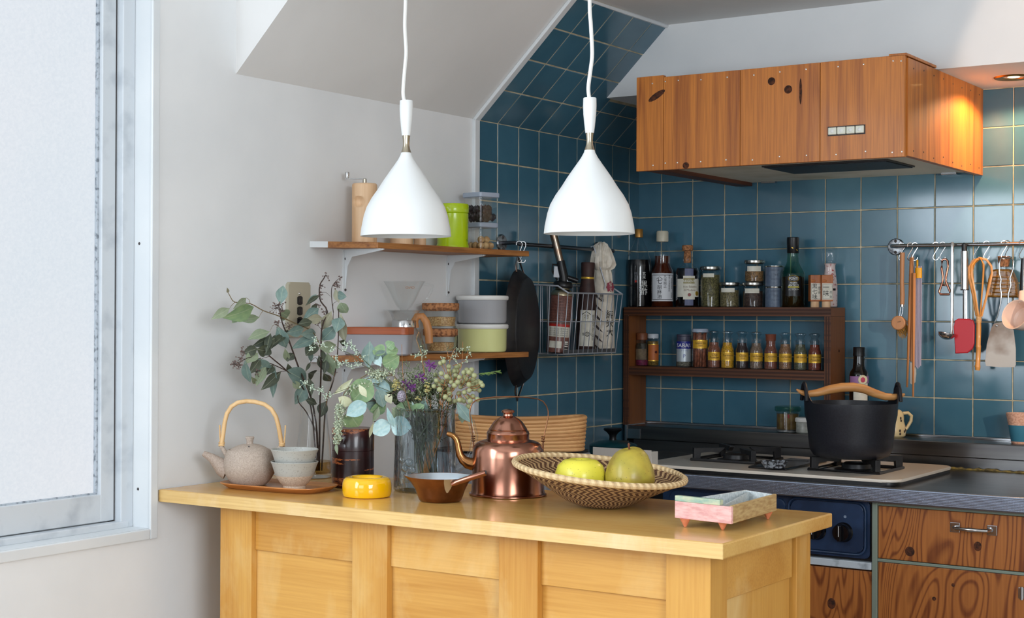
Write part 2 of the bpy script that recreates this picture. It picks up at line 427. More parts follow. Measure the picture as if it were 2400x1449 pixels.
ob('side_panel', G().box(.127, .14, yf + .06, yb, 0, .833), M['island'], isl)
ob('back_panel', G().box(.206, xr - .075, yb + .03, yb + .05, 0, .833), M['island'], isl)

# ------------------------------------------------------------------ kitchen unit on the back wall
M['ply'] = None
def plywood(name, light, dark, axis=2, rough=.42, knots=()):
    """softwood plywood: wandering contour lines of stretched noise, dark knots at given points"""
    m = pbr(name, light, rough, coat=.15); n = N(m)
    sc = [1, 1, 1]; sc[axis] = .30
    v = n.coord(scale=tuple(sc), rnd=True)
    f = n.noise(v, 5.5, 2.2, .8, .45)
    s = n.math('PINGPONG', n.math('MULTIPLY', f, 60), 1)
    base = n.ramp(s, [(0, light), (.55, light), (.9, dark), (1, dark)])
    sc2 = [1, 1, 1]; sc2[axis] = .03
    g = n.noise(n.coord(scale=tuple(sc2)), 240, 3)
    n.color(n.mix(.3, base, n.ramp(g, [(.3, dark), (.6, light)]))); n.bump(s, .08); return m
M['ply'] = plywood('larch_plywood', (172, 106, 52), (104, 50, 24))
M['knot'] = speckle('dark_knot', (40, 20, 12), (92, 48, 24), 140, .38, .62, .85)
M['frame_green'] = pbr('grey_green_metal', (132, 146, 134), .4, .2)
def hexbump_steel():
    m = pbr('embossed_steel', (142, 152, 170), .32, 1); n = N(m)
    tc = n.coord(rnd=False, scale=(1, 1, 1)); vo = n.new('ShaderNodeTexVoronoi'); vo.inputs['Scale'].default_value = 300; vo.inputs['Randomness'].default_value = .05
    n.link(tc, vo.inputs['Vector']); n.bump(vo.outputs['Distance'], .4, .0007); return m
M['steel_dots'] = hexbump_steel()
wk = thing('steel_worktop', 'stainless steel kitchen worktop with embossed front edge under the tiles', 'worktop', (0, 0, 0))
ob('top_sheet', G().box(.002, 2.4, -.645, -.10, .800, .808, .001), M['steel'], wk)
ob('front_edge', G().box(.002, 2.4, -.653, -.643, .774, .8085, .003), M['steel_dots'], wk)
ob('upstand', G().box(.03, 2.4, -.125, -.005, .838, .877, .0025).box(.05, 2.4, -.118, -.005, .807, .840), M['steel'], wk)
ob('sealing_strip', G().box(.03, 2.4, -.012, -.0045, .876, .884, .002), M['steel_plain'], wk)
ob('end_bracket', G().box(.026, .034, -.128, -.02, .832, .879, .001).box(.034, .075, -.1265, -.124, .840, .868, .0005), M['steel_plain'], wk)
M['mould'] = speckle('yellowed_sealant', (150, 128, 62), (70, 62, 44), 70, .35, .65, .8)
g = G(); pts = [(.30 + 1.3 * i / 120, -.1215 + R.uniform(-.0015, .0015), .8095 + R.uniform(-.001, .0015)) for i in range(121)]
g.tube(pts, [R.uniform(.0022, .0058) for _ in pts], 6)
stuff(ob('sealant', g, M['mould'], wk))

def handle(parent, x0, x1, z, y):
    h = ob('handle', G().tube([(x0 + .012, y - .002, z), (x0 + .018, y - .018, z), (x0 + .035, y - .022, z), ((x0 + x1) / 2, y - .025, z), (x1 - .035, y - .022, z), (x1 - .018, y - .018, z), (x1 - .012, y - .002, z)], [.004, .0042, .0038, .0055, .0038, .0042, .004], 10), M['chrome'], parent)
    for x in (x0, x1 - .022):
        ob('back_plate', G().box(x, x + .022, y - .0025, y, z - .011, z + .011, .0012), M['steel_plain'], h)
        ob('screw', G().lathe([(0, 0), (.0028, 0), (.002, .0012), (0, .0014)], 10, m=MX.Translation((x + .008, y - .0025, z)) @ MX.Rotation(PI / 2, 4, 'X')), M['dark_gap'], h)
def knot(parent, x, z, y, r, sx=1.0):
    ob('knot', G().lathe([(0, .0006), (r * .6, .0006), (r, 0)], 20, m=MX.Translation((x, y, z)) @ MX.Rotation(PI / 2, 4, 'X') @ MX.Diagonal((sx, 1, 1, 1))), M['knot'], parent)
FY = -.62
cb = thing('base_cabinet', 'wild-grained larch plywood cabinet with a chrome handled drawer, right of the oven', 'cabinet', (0, 0, 0))
ob('carcass', G().box(.938, 1.62, -.605, -.02, .1, .774), M['frame_green'], cb)
ob('frame_strip', G().box(.933, .945, -.626, -.6, .1, .772, .001).box(.938, 1.62, -.622, -.6, .765, .773, .001), M['frame_green'], cb)
ob('divider_strip', G().box(.940, 1.62, -.6225, -.6, .638, .6445, .001), M['frame_green'], cb)
dr = ob('drawer', G().box(.9455, 1.61, FY, -.6, .6455, .764, .0015), M['ply'], cb)
handle(dr, 1.108, 1.210, .7295, FY)
knot(dr, 1.168, .692, FY, .0105, .8); knot(dr, 1.018, .667, FY, .011)
do = ob('door', G().box(.9455, 1.61, FY, -.6, .1, .637, .0015), M['ply'], cb)
for x, z, r in ((1.115, .602, .004), (1.073, .567, .0045), (1.19, .50, .006)): knot(do, x, z, FY, r)
ob('hinge', G().box(1.255, 1.272, FY - .003, FY, .588, .612, .001).tube([(1.263, FY - .004, .586), (1.263, FY - .004, .614)], .0035, 8), M['steel_plain'], do)
cb2 = thing('base_cabinet', 'wild-grained plywood cabinet door beneath the black oven, behind the island', 'cabinet', (0, 0, 0))
ob('carcass', G().box(.02, .931, -.6, -.02, .1, .614), M['frame_green'], cb2)
do = ob('door', G().box(.49, .932, FY, -.6, .1, .613, .0015), M['ply'], cb2)
knot(do, .836, .530, FY, .0125, .8)
ob('hinge', G().box(.748, .764, FY - .003, FY, .568, .590, .001).tube([(.756, FY - .004, .566), (.756, FY - .004, .592)], .0035, 8), M['steel_plain'], do)
ob('door', G().box(.02, .488, FY, -.6, .1, .613, .0015), M['ply'], cb2)
# grill oven under the cooktop
M['oven'] = speckle('scuffed_black_enamel', (28, 46, 72), (38, 60, 92), 24, .4, .7, .3, bump=.02)
M['oven_pale'] = speckle('scratched_pale_enamel', (186, 196, 204), (120, 130, 138), 30, .55, .75, .3)
ov = thing('grill_oven', 'black built-in grill oven with two round knobs under the cooktop', 'oven', (0, 0, 0))
def rrect(x0, x1, z0, z1, r, n=6):
    p = []
    for cx, cz, a in ((x1 - r, z1 - r, 0), (x0 + r, z1 - r, PI / 2), (x0 + r, z0 + r, PI), (x1 - r, z0 + r, 1.5 * PI)):
        p += [(cx + r * math.cos(a + PI / 2 * i / n), cz + r * math.sin(a + PI / 2 * i / n)) for i in range(n + 1)]
    return p
XZ = MX.Rotation(PI / 2, 4, 'X')       # prism z becomes -y
ob('body', G().box(.36, .930, -.612, -.05, .634, .774), M['black'], ov)
ob('fascia', G().prism(rrect(.40, .925, .640, .772, .012), .606, .617, m=XZ, bev=.002), M['oven'], ov)
for x0, x1 in ((.735, .912), (.42, .722)):
    p = ob('panel', G().prism(rrect(x0, x1, .652, .764, .018), .616, .621, m=XZ, bev=.002), M['oven'], ov)
    if x0 > .7:
        ob('panel_rim', G().tube([(x, -.6215, z) for x, z in rrect(x0 - .004, x1 + .004, .648, .768, .021)], .0026, 8, closed=True), M['oven'], p)
for x in (.864, .800):
    k = ob('knob', G().lathe([(0, .020), (.0185, .020), (.0205, .017), (.0205, .003), (.023, 0)], 32, m=MX.Translation((x, -.621, .697)) @ XZ), M['black_gloss'], ov)
    ob('knob_grip', G().box(x - .0045, x + .0045, -.652, -.640, .679, .715, .0015), M['black_gloss'], k)
    ob('pointer_mark', G().box(x - .0006, x + .0006, -.6524, -.6518, .690, .714), M['white'], k)
ob('dial_mark', G().lathe([(0, .0004), (.0032, .0003), (.0034, 0)], 16, m=MX.Translation((.868, -.621, .733)) @ XZ), pbr('grey_print_dot', (120, 136, 156), .5), ov)
ob('lettering', G().text('AA', .009, lambda a, b: (.767 + a, -.6214, .672 + b)), M['paper'], ov)
ob('sill_rail', G().box(.40, .932, -.628, -.6, .617, .634, .002), M['oven_pale'], ov)

# cooktop
M['enamel_cream'] = pbr('cream_enamel', (226, 216, 202), .22, coat=.3)
ct = thing('gas_cooktop', 'cream enamel gas cooktop with two black burner grates', 'cooktop', (0, 0, 0))
def rr2(x0, x1, y0, y1, r): return rrect(x0, x1, y0, y1, r)
ob('base', G().prism(rr2(.331, .984, -.614, -.19, .034), .8075, .8165, bev=.001), M['black'], ct)
ob('top_plate', G().prism(rr2(.328, .987, -.617, -.188, .035), .8165, .8235, bev=.003), M['enamel_cream'], ct)
def burner(cx, cy):
    d = ob('drip_tray', G().lathe([(0, .8228), (.092, .8228), (.112, .8243), (.118, .8226)], 4, m=MX.Translation((cx, cy, 0)) @ MX.Rotation(PI / 4, 4, 'Z')), M['black_gloss'], ct)
    ob('burner_head', G().lathe([(0, .842), (.026, .842), (.034, .838), (.036, .828), (.050, .826), (.052, .8235)], 28, m=MX.Translation((cx, cy, 0))), M['iron'], d)
    for i in range(4):
        a = PI / 4 + i * PI / 2; m = MX.Translation((cx, cy, 0)) @ MX.Rotation(a, 4, 'Z') @ XZ
        pts = [(.035, .8535), (.050, .843), (.072, .8455), (.100, .8455), (.100, .824), (.117, .824), (.117, .8565), (.035, .8565)]
        ob('grate_finger', G().prism([(x, z) for x, z in pts], -.0065, .0065, m=m, bev=.0012), M['iron'], d)
    s2 = .086
    ob('grate_ring', G().tube([(cx - s2, cy - s2, .8265), (cx + s2, cy - s2, .8265), (cx + s2, cy + s2, .8265), (cx - s2, cy + s2, .8265)], .0045, 6, closed=True), M['iron'], d)
burner(.492, -.385); burner(.826, -.435)
ob('centre_tray', G().box(.60, .70, -.56, -.30, .8225, .829, .003), M['black_gloss'], ct)
sp = at(1815, 1097, Z=.829)
t = thing('spoon_rest', 'speckled grey enamel spoon rest between the two burners', 'spoon rest', (sp.x, sp.y, .829), YAW)
ob('dish', G().rings([[(math.cos(a) * .034 * s, math.sin(a) * .02 * s, z) for a in [2 * PI * i / 28 for i in range(28)]] for s, z in ((.7, .0), (1.0, .016), (1.05, .0175), (.96, .0165), (.68, .003))], cap0=True, cap1=True), speckle('speckled_enamel', (150, 156, 164), (30, 30, 34), 150, .42, .56, .3), t)
ob('tongue', G().prism([(.028, -.012), (.075, -.006), (.082, 0), (.075, .006), (.028, .012)], .0155, .0175), M['iron'], t)

# ------------------------------------------------------------------ wooden hood
M['hood'] = wood('oiled_cedar', (204, 124, 46), (146, 78, 28), axis=2, scale=11, rings=10, stretch=.07, rough=.42, grain=.5, sharpness=.4, coat=.05, bump=.08)
M['hood_dark'] = wood('dark_cedar', (110, 58, 30), (66, 34, 20), axis=1, scale=10, rings=6, rough=.5)
M['nail'] = pbr('nail_head', (214, 206, 196), .3, .8)
hd = thing('range_hood', 'cedar plank range hood with four push buttons over the cooktop', 'range hood', (0, 0, 0))
zb, zt = 1.555, 1.783
seams = [.314, .390, .5955, .797, .997]
tops = [1.791, 1.787, 1.786, 1.785, 1.785]
for i in range(4):
    p = ob('front_plank', G().box(seams[i] + .0005, seams[i + 1] - .0005, -.603, -.588, zb, tops[i] if i == 0 else zt + .003, .0008), M['hood'], hd)
    xs_ = {0: (.36,), 1: (.397, .43, .495, .56), 2: (.63, .70, .763), 3: (.838, .905, .968, .99)}[i]
    for k, x in enumerate(xs_):
        for z in (zt - .010, zb + .014):
            ob('nail', G().lathe([(0, .0014), (.0016, .0011), (.0024, 0)], 8, m=MX.Translation((x + R.uniform(-.004, .004), -.603, z + R.uniform(-.003, .003))) @ XZ), M['nail'], p)
    if i == 2:
        knot(p, .676, 1.752, -.603, .0095); knot(p, .718, 1.729, -.603, .010); ob('knot', G().lathe([(0, .0006), (.003, .0006), (.0035, 0)], 12, m=MX.Translation((.749, -.603, 1.722)) @ XZ @ MX.Diagonal((1, 9, 1, 1))), M['knot'], p)
    if i == 0:
        ob('knot', G().lathe([(0, .0006), (.010, .0006), (.013, 0)], 16, m=MX.Translation((.371, -.603, 1.741)) @ XZ @ MX.Rotation(.5, 4, 'Z') @ MX.Diagonal((2.0, .6, 1, 1))), M['knot'], p)
    if i == 1: knot(p, .452, 1.563, -.603, .008, 1.1)
    if i == 3:
        ob('switch_recess', G().box(.816, .906, -.6036, -.6028, 1.612, 1.634), M['dark_gap'], p)
        for k in range(4):
            ob('push_button', G().box(.8185 + .0218 * k, .8385 + .0218 * k, -.609, -.603, 1.6145, 1.6315, .0018), pbr('ivory_button', (222, 222, 206), .35), p)
            ob('button_dimple', G().ball((.8285 + .0218 * k, -.609, 1.623), .0045, 2, (1, .3, 1)), M['white'], p)
for k in range(4):
    y0 = -.588 + .147 * k
    p = ob('side_plank', G().box(.985, 1.0, y0 + .0004, y0 + .1466, zb + .003, 1.781, .0006), M['hood'], hd)
    for j in range(2):
        for z in (1.762, 1.572):
            ob('nail', G().lathe([(0, .0010), (.0016, .0008), (.0022, 0)], 8, m=MX.Translation((1.0, y0 + .037 + .073 * j, z + R.uniform(-.006, .006))) @ MX.Rotation(PI / 2, 4, 'Y')), M['dark_gap'], p)
ob('corner_batten', G().box(.960, 1.001, -.603, -.388, 1.7835, 1.790, .001), M['hood'], hd)
ob('left_panel', G().box(.314, .330, -.588, -.004, zb + .004, zt), M['hood_dark'], hd)
ob('back_batten', G().box(.33, .362, -.588, -.004, zb + .003, zb + .014), M['hood_dark'], hd)
ob('underside_pan', G().box(.36, .985, -.586, -.004, 1.568, 1.574), speckle('stained_white_metal', (232, 226, 206), (190, 178, 140), 5, .55, .75, .5, detail=5), hd)
gr = ob('filter_grille', G().box(.585, .905, -.45, -.25, 1.564, 1.568), pbr('grille_frame', (60, 58, 58), .4, .6), hd)
g = G()
for i in range(30): g.box(.59, .90, -.445 + .0065 * i, -.442 + .0065 * i, 1.562, 1.5645)
stuff(ob('grille_bars', g, pbr('grille_bar', (52, 52, 54), .35, .8), gr))
for x in (.40, .90): ob('clip', G().box(x, x + .04, -.03, -.012, 1.562, 1.569, .001), M['steel_plain'], hd)

# downlight
dl = thing('recessed_downlight', 'glowing recessed downlight with brass ring in the soffit', 'downlight', (1.185 - .065, -.165, 1.781))
ob('ring', G().lathe([(.024, .004), (.027, -.002), (.044, -.0035), (.047, 0)], 36), pbr('brass_ring', (150, 118, 60), .3, 1), dl)
ob('bulb', G().lathe([(0, -.001), (.012, -.0008), (.025, .004)], 28), pbr('lit_bulb', (255, 226, 160), .4, emit=((255, 214, 140), 14)), dl)

# ------------------------------------------------------------------ pendant lamps
def pendant(px, py, D, cord, label):
    p0 = at(px, py, D=D); k = mpp(p0)
    t = thing('pendant_lamp', label, 'pendant lamp', p0, 0, None)
    pr = [(106.5, 0), (104.5, 18), (98.5, 48), (92, 68), (80, 90), (66.5, 109), (52, 132), (39, 151), (29, 165), (20, 178), (13.5, 190), (11.5, 197)]
    out = [(r * k, z * k) for r, z in pr]; inn = [(max(r - .0016, .004), z) for r, z in out][::-1]
    ob('lamp_shade', G().lathe([(out[0][0] - .0016, .0004)] + out + inn, 64), M['white_lamp'], t)
    ob('neck', G().lathe([(r * k, z * k) for r, z in [(12, 196), (9.2, 205), (7.6, 213), (7.4, 219), (8.0, 226), (9.4, 238)]], 28), pbr('nickel_neck', (178, 168, 148), .25, 1), t, )
    ob('socket_cover', G().lathe([(r * k, z * k) for r, z in [(0, 236), (10.2, 236), (12.5, 255), (15, 280), (15.8, 300), (15.4, 317), (14.6, 318.5), (0, 318.5)]], 32), M['white_lamp'], t)
    ob('bulb', G().lathe([(r * k, z * k) for r, z in [(0, 14), (18, 18), (28, 32), (31, 48), (26, 66), (14, 86), (12, 120), (0, 121)]], 28), pbr('opal_bulb', (238, 238, 232), .25), t)
    top = V((0, 0, 1.96 - p0.z)); pts = [at(x, y, D=D) - p0 for x, y in cord]
    pts.append(V((top.x, top.y, top.z)))
    # smooth the cord
    fine = []
    for i in range(len(pts) - 1):
        a, b, c, d = pts[max(i - 1, 0)], pts[i], pts[i + 1], pts[min(i + 2, len(pts) - 1)]
        for j in range(5):
            u = j / 5; fine.append(.5 * ((2 * b) + (c - a) * u + (2 * a - 5 * b + 4 * c - d) * u * u + (3 * b - a - 3 * c + d) * u ** 3))
    fine.append(pts[-1])
    ob('cord', G().tube(fine, .0035, 8), M['white'], t)
    ob('ceiling_cup', G().lathe([(.006, -.03), (.03, -.028), (.034, -.006), (.034, 0)], 28, m=MX.Translation(top)), M['white_lamp'], t)
    return t
pendant(951, 554, 2.876, [(948, 238), (945, 215), (949, 160), (952, 120), (949, 60), (951, -10)], 'white teardrop pendant lamp hanging in front of the wooden mill, left of two')
pendant(1381, 548, 2.71, [(1381, 230), (1379, 205), (1384, 165), (1388, 125), (1385, 60), (1382, -10)], 'white teardrop pendant lamp hanging before the blue tiled corner, right of two')

# ------------------------------------------------------------------ things on the island
ZI = .857
M['clay'] = speckle('unglazed_grey_clay', (188, 172, 158), (166, 150, 136), 420, .35, .65, .8, bump=.3, detail=4, rnd=False, dist=.001)
M['clay_dark'] = speckle('brown_clay', (178, 160, 146), (158, 140, 126), 420, .35, .65, .8, bump=.2, rnd=False)
M['cane'] = wood('bamboo_cane', (228, 190, 138), (204, 160, 104), scale=20, rings=3, rough=.4)
M['tray'] = wood('reddish_wooden_tray', (204, 138, 76), (160, 94, 44), axis=0, scale=9, rings=6, rough=.35, coat=.2)
# tray
def oval_loops(hx, hy, levels, n=48, e=4.0):
    L = []
    for s, z, dx in levels:
        lp = []
        for i in range(n):
            a = 2 * PI * i / n; c, d = math.cos(a), math.sin(a)
            q = (abs(c) ** e + abs(d) ** e) ** (-1 / e)
            lp.append(((hx + dx) * c * q * s, (hy + dx) * d * q * s, z))
        L.append(lp)
    return L
tr = thing('serving_tray', 'small reddish wooden tray with raised rim, under the teapot and cups', 'tray', (.184, -1.800, ZI), math.radians(4))
ob('tray_body', G().rings(oval_loops(.116, .062, [(1, 0, -.016), (1, .001, -.012), (1, .0095, 0), (1, .0115, 0), (1, .0112, -.003), (1, .005, -.013)]), cap0=True, cap1=True), M['tray'], tr)
ZT = ZI + .0052
# teapot
p = at(585, 1137, Z=ZT); k = mpp(p)
tp = thing('teapot', 'pale unglazed clay teapot with an arched bamboo handle on the tray', 'teapot', p, YAW)
S = lambda pts: [(r * k, z * k) for r, z in pts]
ob('body', G().lathe(S([(0, 1), (34, 0), (39, 2), (50, 14), (59, 29), (62, 44), (60, 60), (55.5, 73), (52.5, 80), (50, 83), (47, 82), (44, 80.5), (0, 80)]), 48), M['clay'], tp)
ld = ob('lid', G().lathe(S([(45, 80.5), (46, 82.5), (40, 87), (30, 92), (18, 95.5), (8, 96.5), (7.5, 99), (8.5, 106), (10.5, 111), (9.5, 113.5), (0, 114)]), 40), M['clay'], tp)
ob('steam_hole', G().ball((2 * k, -31 * k, 92.5 * k), .0016, 1), M['dark_gap'], ld)
q = lambda x, y, d=0: ((x - 405) / 3 * k, d * k, (716 - y) / 3 * k)
ob('spout', G().tube([q(250, 610), q(212, 592), q(172, 556), q(135, 525), q(78, 495)], [24 * k, 21 * k, 14.5 * k, 10.5 * k, 6.2 * k], 16), M['clay_dark'], tp)
ob('lug', G().tube([q(255, 520), q(232, 488), q(208, 452), q(204, 425)], [6.5 * k, 5.5 * k, 5 * k, 5 * k], 10), M['clay'], tp)
ob('lug', G().tube([q(560, 500), q(598, 468), q(628, 445), q(634, 428)], [6.5 * k, 5.5 * k, 5 * k, 5 * k], 10), M['clay'], tp)
hp = [(205, 440), (212, 400), (220, 340), (227, 280), (243, 215), (275, 165), (320, 137), (380, 127), (440, 131), (505, 148), (555, 182), (588, 235), (606, 300), (617, 360), (627, 420), (632, 445)]
hh = ob('handle', G().tube([q(*c) for c in hp], 5.2 * k, 12), M['cane'], tp)
for x, dx in ((207, -14), (631, 24)):
    for j in range(4):
        yy = 418 + j * 8
        ob('binding', G().tube([(( x - 405) / 3 * k + (6.5 * k) * math.cos(2 * PI * i / 12), (6.5 * k) * math.sin(2 * PI * i / 12), (716 - yy) / 3 * k + .0012 * math.sin(2 * PI * i / 12 + j)) for i in range(12)], 1.3 * k, 6, closed=True), M['cane'], hh)
    ob('binding_end', G().tube([q(x + dx, 295), q(x + dx * .85, 370), q(x + dx * .55, 440)], 1.7 * k, 6), M['cane'], hh)
# cups: one nested in the other
def glazed_clay(zsplit):
    m = pbr('grey_glaze_over_sand_clay', (186, 190, 188), .35); n = N(m)
    tc = n.new('ShaderNodeTexCoord'); sx = n.new('ShaderNodeSeparateXYZ'); n.link(tc.outputs['Object'], sx.inputs[0])
    f = n.noise(tc.outputs['Object'], 330, 3)
    hgt = n.math('ADD', sx.outputs[2], n.math('MULTIPLY', n.math('SUBTRACT', f, .5), .0012))
    up = n.math('GREATER_THAN', hgt, zsplit)
    gl = n.ramp(f, [(.30, (140, 138, 132)), (.40, (176, 176, 170))]); cl = n.ramp(f, [(.35, (182, 162, 142)), (.65, (206, 188, 168))])
    n.color(n.mix(up, cl, gl)); n.bump(f, .15); return m
p = at(690, 1146, Z=ZT); k = mpp(p)
def cup(z0, label, split):
    c = thing('tea_cup', label, 'cup', (p.x, p.y, p.z + z0), YAW)
    ob('bowl', G().lathe(S([(0, 5), (20, 5), (24, 1), (25, 0), (26, 1), (26, 8), (34, 15), (44, 31), (48, 42), (52, 55), (56, 64), (55, 65), (53, 64), (48, 50), (43, 36), (32, 19), (15, 13), (0, 12.5)]), 48), glazed_clay(split * k), c)
cup(0, 'grey glazed clay tea cup standing on the tray, lower of the nested pair', 32)
cup(28.5 * k, 'grey glazed clay tea cup nested on top of the other cup', 5)
# yellow glass ring
M['amber'] = pbr('amber_yellow_glass', (250, 190, 10), .06, sss=.55, coat=.6)
p = at(860, 1164, Z=ZI); k = mpp(p)
t = thing('glass_candle_dish', 'thick ring-shaped bright yellow glass dish at the island edge', 'dish', p, YAW)
ob('ring', G().lathe(S([(0, 3), (30, 1), (50, 0), (55, 2), (57.5, 9), (58, 20), (57.5, 32), (55, 40), (50, 45), (42, 47), (34, 45), (29, 40), (27, 32), (25, 26), (0, 25)]), 64), M['amber'], t)
# bark tea caddy
def bark():
    m = pbr('cherry_bark', (58, 22, 20), .3, coat=.35); n = N(m)
    v = n.coord(scale=(1, 1, 9), rnd=True); f = n.noise(v, 9, 4, .4)
    v2 = n.coord(scale=(1, 1, 3)); f2 = n.noise(v2, 200, 2)
    s = n.math('MULTIPLY', n.math('GREATER_THAN', f, .565), n.math('GREATER_THAN', f2, .42))
    base = n.ramp(n.noise(v, 3, 2), [(.35, (30, 12, 14)), (.65, (66, 26, 24))])
    n.color(n.mix(s, base, (150, 84, 44))); n.bump(f, .15); return m
M['bark'] = bark()
p = at(827, 1141, Z=ZI); k = mpp(p)
t = thing('tea_caddy', 'dark glossy cherry bark tea caddy behind the yellow dish', 'tea caddy', p, YAW)
ob('body', G().lathe(S([(0, 0), (48, 0), (49.3, 1.5), (49.3, 86), (47, 86.8)]), 56), M['bark'], t)
ob('lid', G().lathe(S([(48, 86.4), (49.6, 87), (49.8, 136), (48.5, 138), (0, 138.6)]), 56), M['bark'], t)
# copper pouring pan
p = at(1032, 1175, Z=ZI); k = mpp(p)
t = thing('copper_pouring_pan', 'small aged copper sauce pan with pouring lip and tube handle', 'pan', p, YAW)
def lip(r, z, a):
    e = math.exp(-((((a - 1.5 * PI + PI) % (2 * PI)) - PI) / .32) ** 2) * max(0, (z / k - 25) / 35)
    return r * (1 + .12 * e), z + 3.5 * k * e
pr = S([(0, 0), (44, 0), (49, 3), (53, 12), (58, 28), (66, 44), (78, 58)])
ob('pan_body', G().lathe(pr + S([(78.4, 59)]), 64, fn=lip), M['copper_old'], t)
ob('tin_lining', G().lathe(S([(77.2, 58.6), (64.8, 44), (56.8, 28), (51.5, 13), (46, 5), (0, 3)]), 64, fn=lip), pbr('tinned_lining', (204, 214, 222), .32, .85), t)
a0 = math.radians(22); hx, hy = math.sin(a0), -math.cos(a0)
hd_ = ob('handle', G().tube([(hx * 74 * k, hy * 74 * k, 47 * k), (hx * 80 * k + 8 * k, hy * 80 * k, 52 * k), (hx * 80 * k + 74 * k, hy * 92 * k, 76 * k)], [5.5 * k, 6.5 * k, 6.8 * k], 14), M['copper'], t)
ob('handle_hollow', G().ball((hx * 80 * k + 74.3 * k, hy * 92 * k, 76.2 * k), 5.2 * k, 2, (.5, 1, 1)), M['dark_gap'], hd_)
ob('rivet_plate', G().rings([[(math.sin(a) * r * k, -math.cos(a) * r * k, z * k) for a in [a0 - w_ + 2 * w_ * i / 6 - .1 for i in range(7)]] for r, z, w_ in ((80, 59, .17), (71.5, 50, .16), (62, 35, .11), (58.5, 26, .03))], False), pbr('tinned_plate', (196, 186, 168), .4, .8), hd_)
# copper kettle
p = at(1190, 1160, Z=ZI); k = mpp(p)
kt = thing('copper_kettle', 'polished copper kettle with swan neck spout and thin wire handle', 'kettle', p, YAW)
ob('body', G().lathe(S([(0, 0), (88, 0), (91, 1.5), (91, 4), (87, 6), (85.5, 12), (84.5, 50), (83.5, 90), (82.5, 106), (79, 116), (72, 123), (60, 127.5), (50, 129), (49, 129)]), 72), M['copper'], kt)
ld = ob('lid', G().lathe(S([(49.5, 128), (50, 130), (49.5, 142), (50.5, 144), (48, 150), (45, 152), (45.5, 154), (43, 157), (39, 164), (33, 172), (26, 178), (17, 183), (12, 185), (11, 189), (11.5, 191), (15, 193), (15.5, 196), (13, 198.5), (9, 200), (0, 201)]), 56), M['copper'], kt)
q = lambda x, y, d=0: ((x - 724) / 4.83 * k, d * k, (1268 - y) / 4.83 * k)
ob('spout', G().tube([q(330, 925), q(270, 910), q(215, 872), q(180, 815), q(165, 750), q(155, 690), q(138, 640), q(105, 602), q(65, 585), q(30, 575)], [15 * k, 14 * k, 11 * k, 9.2 * k, 8.2 * k, 7.6 * k, 7 * k, 6.6 * k, 6.2 * k, 4.5 * k], 16), speckle('brassy_copper', (186, 136, 84), (150, 100, 62), 9, .35, .7, .24, 1), kt)
hp = [(335, 740), (327, 640), (315, 520), (300, 430), (290, 350), (297, 285), (318, 235), (355, 203), (420, 180), (560, 163), (760, 156), (950, 166), (1060, 182), (1120, 210), (1158, 260), (1178, 320), (1178, 380), (1160, 470), (1140, 560), (1126, 640), (1124, 740)]
hw = ob('wire_handle', G().tube([q(*c) for c in hp], 1.5 * k, 8), M['copper_old'], kt)
for x, y in ((332, 608), (1122, 608)):
    for j in range(3):
        ob('wire_coil', G().tube([((x - 724) / 4.83 * k + 3 * k * math.cos(2 * PI * i / 10), 3 * k * math.sin(2 * PI * i / 10), (1268 - y - j * 26) / 4.83 * k) for i in range(10)], 1.6 * k, 6, closed=True), M['copper_old'], hw)
    ob('lug', G().box((x - 724) / 4.83 * k - 1.6 * k, (x - 724) / 4.83 * k + 1.6 * k, -4 * k, 4 * k, (1268 - y - 190) / 4.83 * k, (1268 - y - 60) / 4.83 * k, .0008), M['copper_old'], kt)
# woven fruit basket
def weave(seed):
    m = pbr('woven_brown_tan_grass', (190, 150, 100), .75); n = N(m)
    uv = n.new('ShaderNodeTexCoord').outputs['UV']; sx = n.new('ShaderNodeSeparateXYZ'); n.link(uv, sx.inputs[0])
    u, v = sx.outputs[0], sx.outputs[1]
    zig = n.math('MULTIPLY', n.math('PINGPONG', n.math('MULTIPLY', v, 1), .0125), 75)
    row = n.math('MULTIPLY', n.math('FLOOR', n.math('MULTIPLY', v, 330)), .5)
    ph = n.math('ADD', n.math('MULTIPLY', u, 62), zig)
    st = n.math('LESS_THAN', n.math('FRACT', ph), .52)
    cell = n.math('MULTIPLY', n.math('SINE', n.math('MULTIPLY', v, 2073)), n.math('SINE', n.math('MULTIPLY', n.math('ADD', u, n.math('MULTIPLY', row, .006)), 900)))
    nz = n.noise(uv, 300, 2)
    n.color(n.mix(st, n.ramp(nz, [(.3, (196, 156, 108)), (.7, (226, 190, 140))]), n.ramp(nz, [(.3, (84, 52, 34)), (.7, (120, 80, 52))])))
    n.bump(cell, .8, .002); return m
p = at(1397, 1187, Z=ZI); k = mpp(p)
bk = thing('fruit_basket', 'wide coiled grass bowl with brown zigzag weave, holding the fruit', 'basket', p + V((0, 0, .004)), rot=(MX.Rotation(YAW, 3, 'Z') @ MX.Rotation(math.radians(5.2), 3, 'Y') @ MX.Rotation(math.radians(3.2), 3, 'X')).to_euler())
ob('bowl', G().lathe(S([(0, 4), (40, 2), (62, 1), (74, 5), (92, 14), (120, 31), (150, 48), (178, 63), (196, 73), (200, 79), (195, 78), (176, 67), (148, 52), (118, 36), (90, 19), (72, 10), (60, 7), (0, 7)]), 96, uv=True), weave(1), bk)
def wrap_mat():
    m = pbr('wrapped_raffia', (222, 190, 142), .6); n = N(m)
    uv = n.new('ShaderNodeTexCoord').outputs['UV']; sx = n.new('ShaderNodeSeparateXYZ'); n.link(uv, sx.inputs[0])
    f = n.math('SINE', n.math('ADD', n.math('MULTIPLY', sx.outputs[0], 460), n.math('MULTIPLY', sx.outputs[1], 220)))
    n.color(n.mix(n.math('MULTIPLY', n.math('GREATER_THAN', f, .55), .45), (226, 198, 152), (176, 136, 90))); n.bump(f, .6, .002); return m
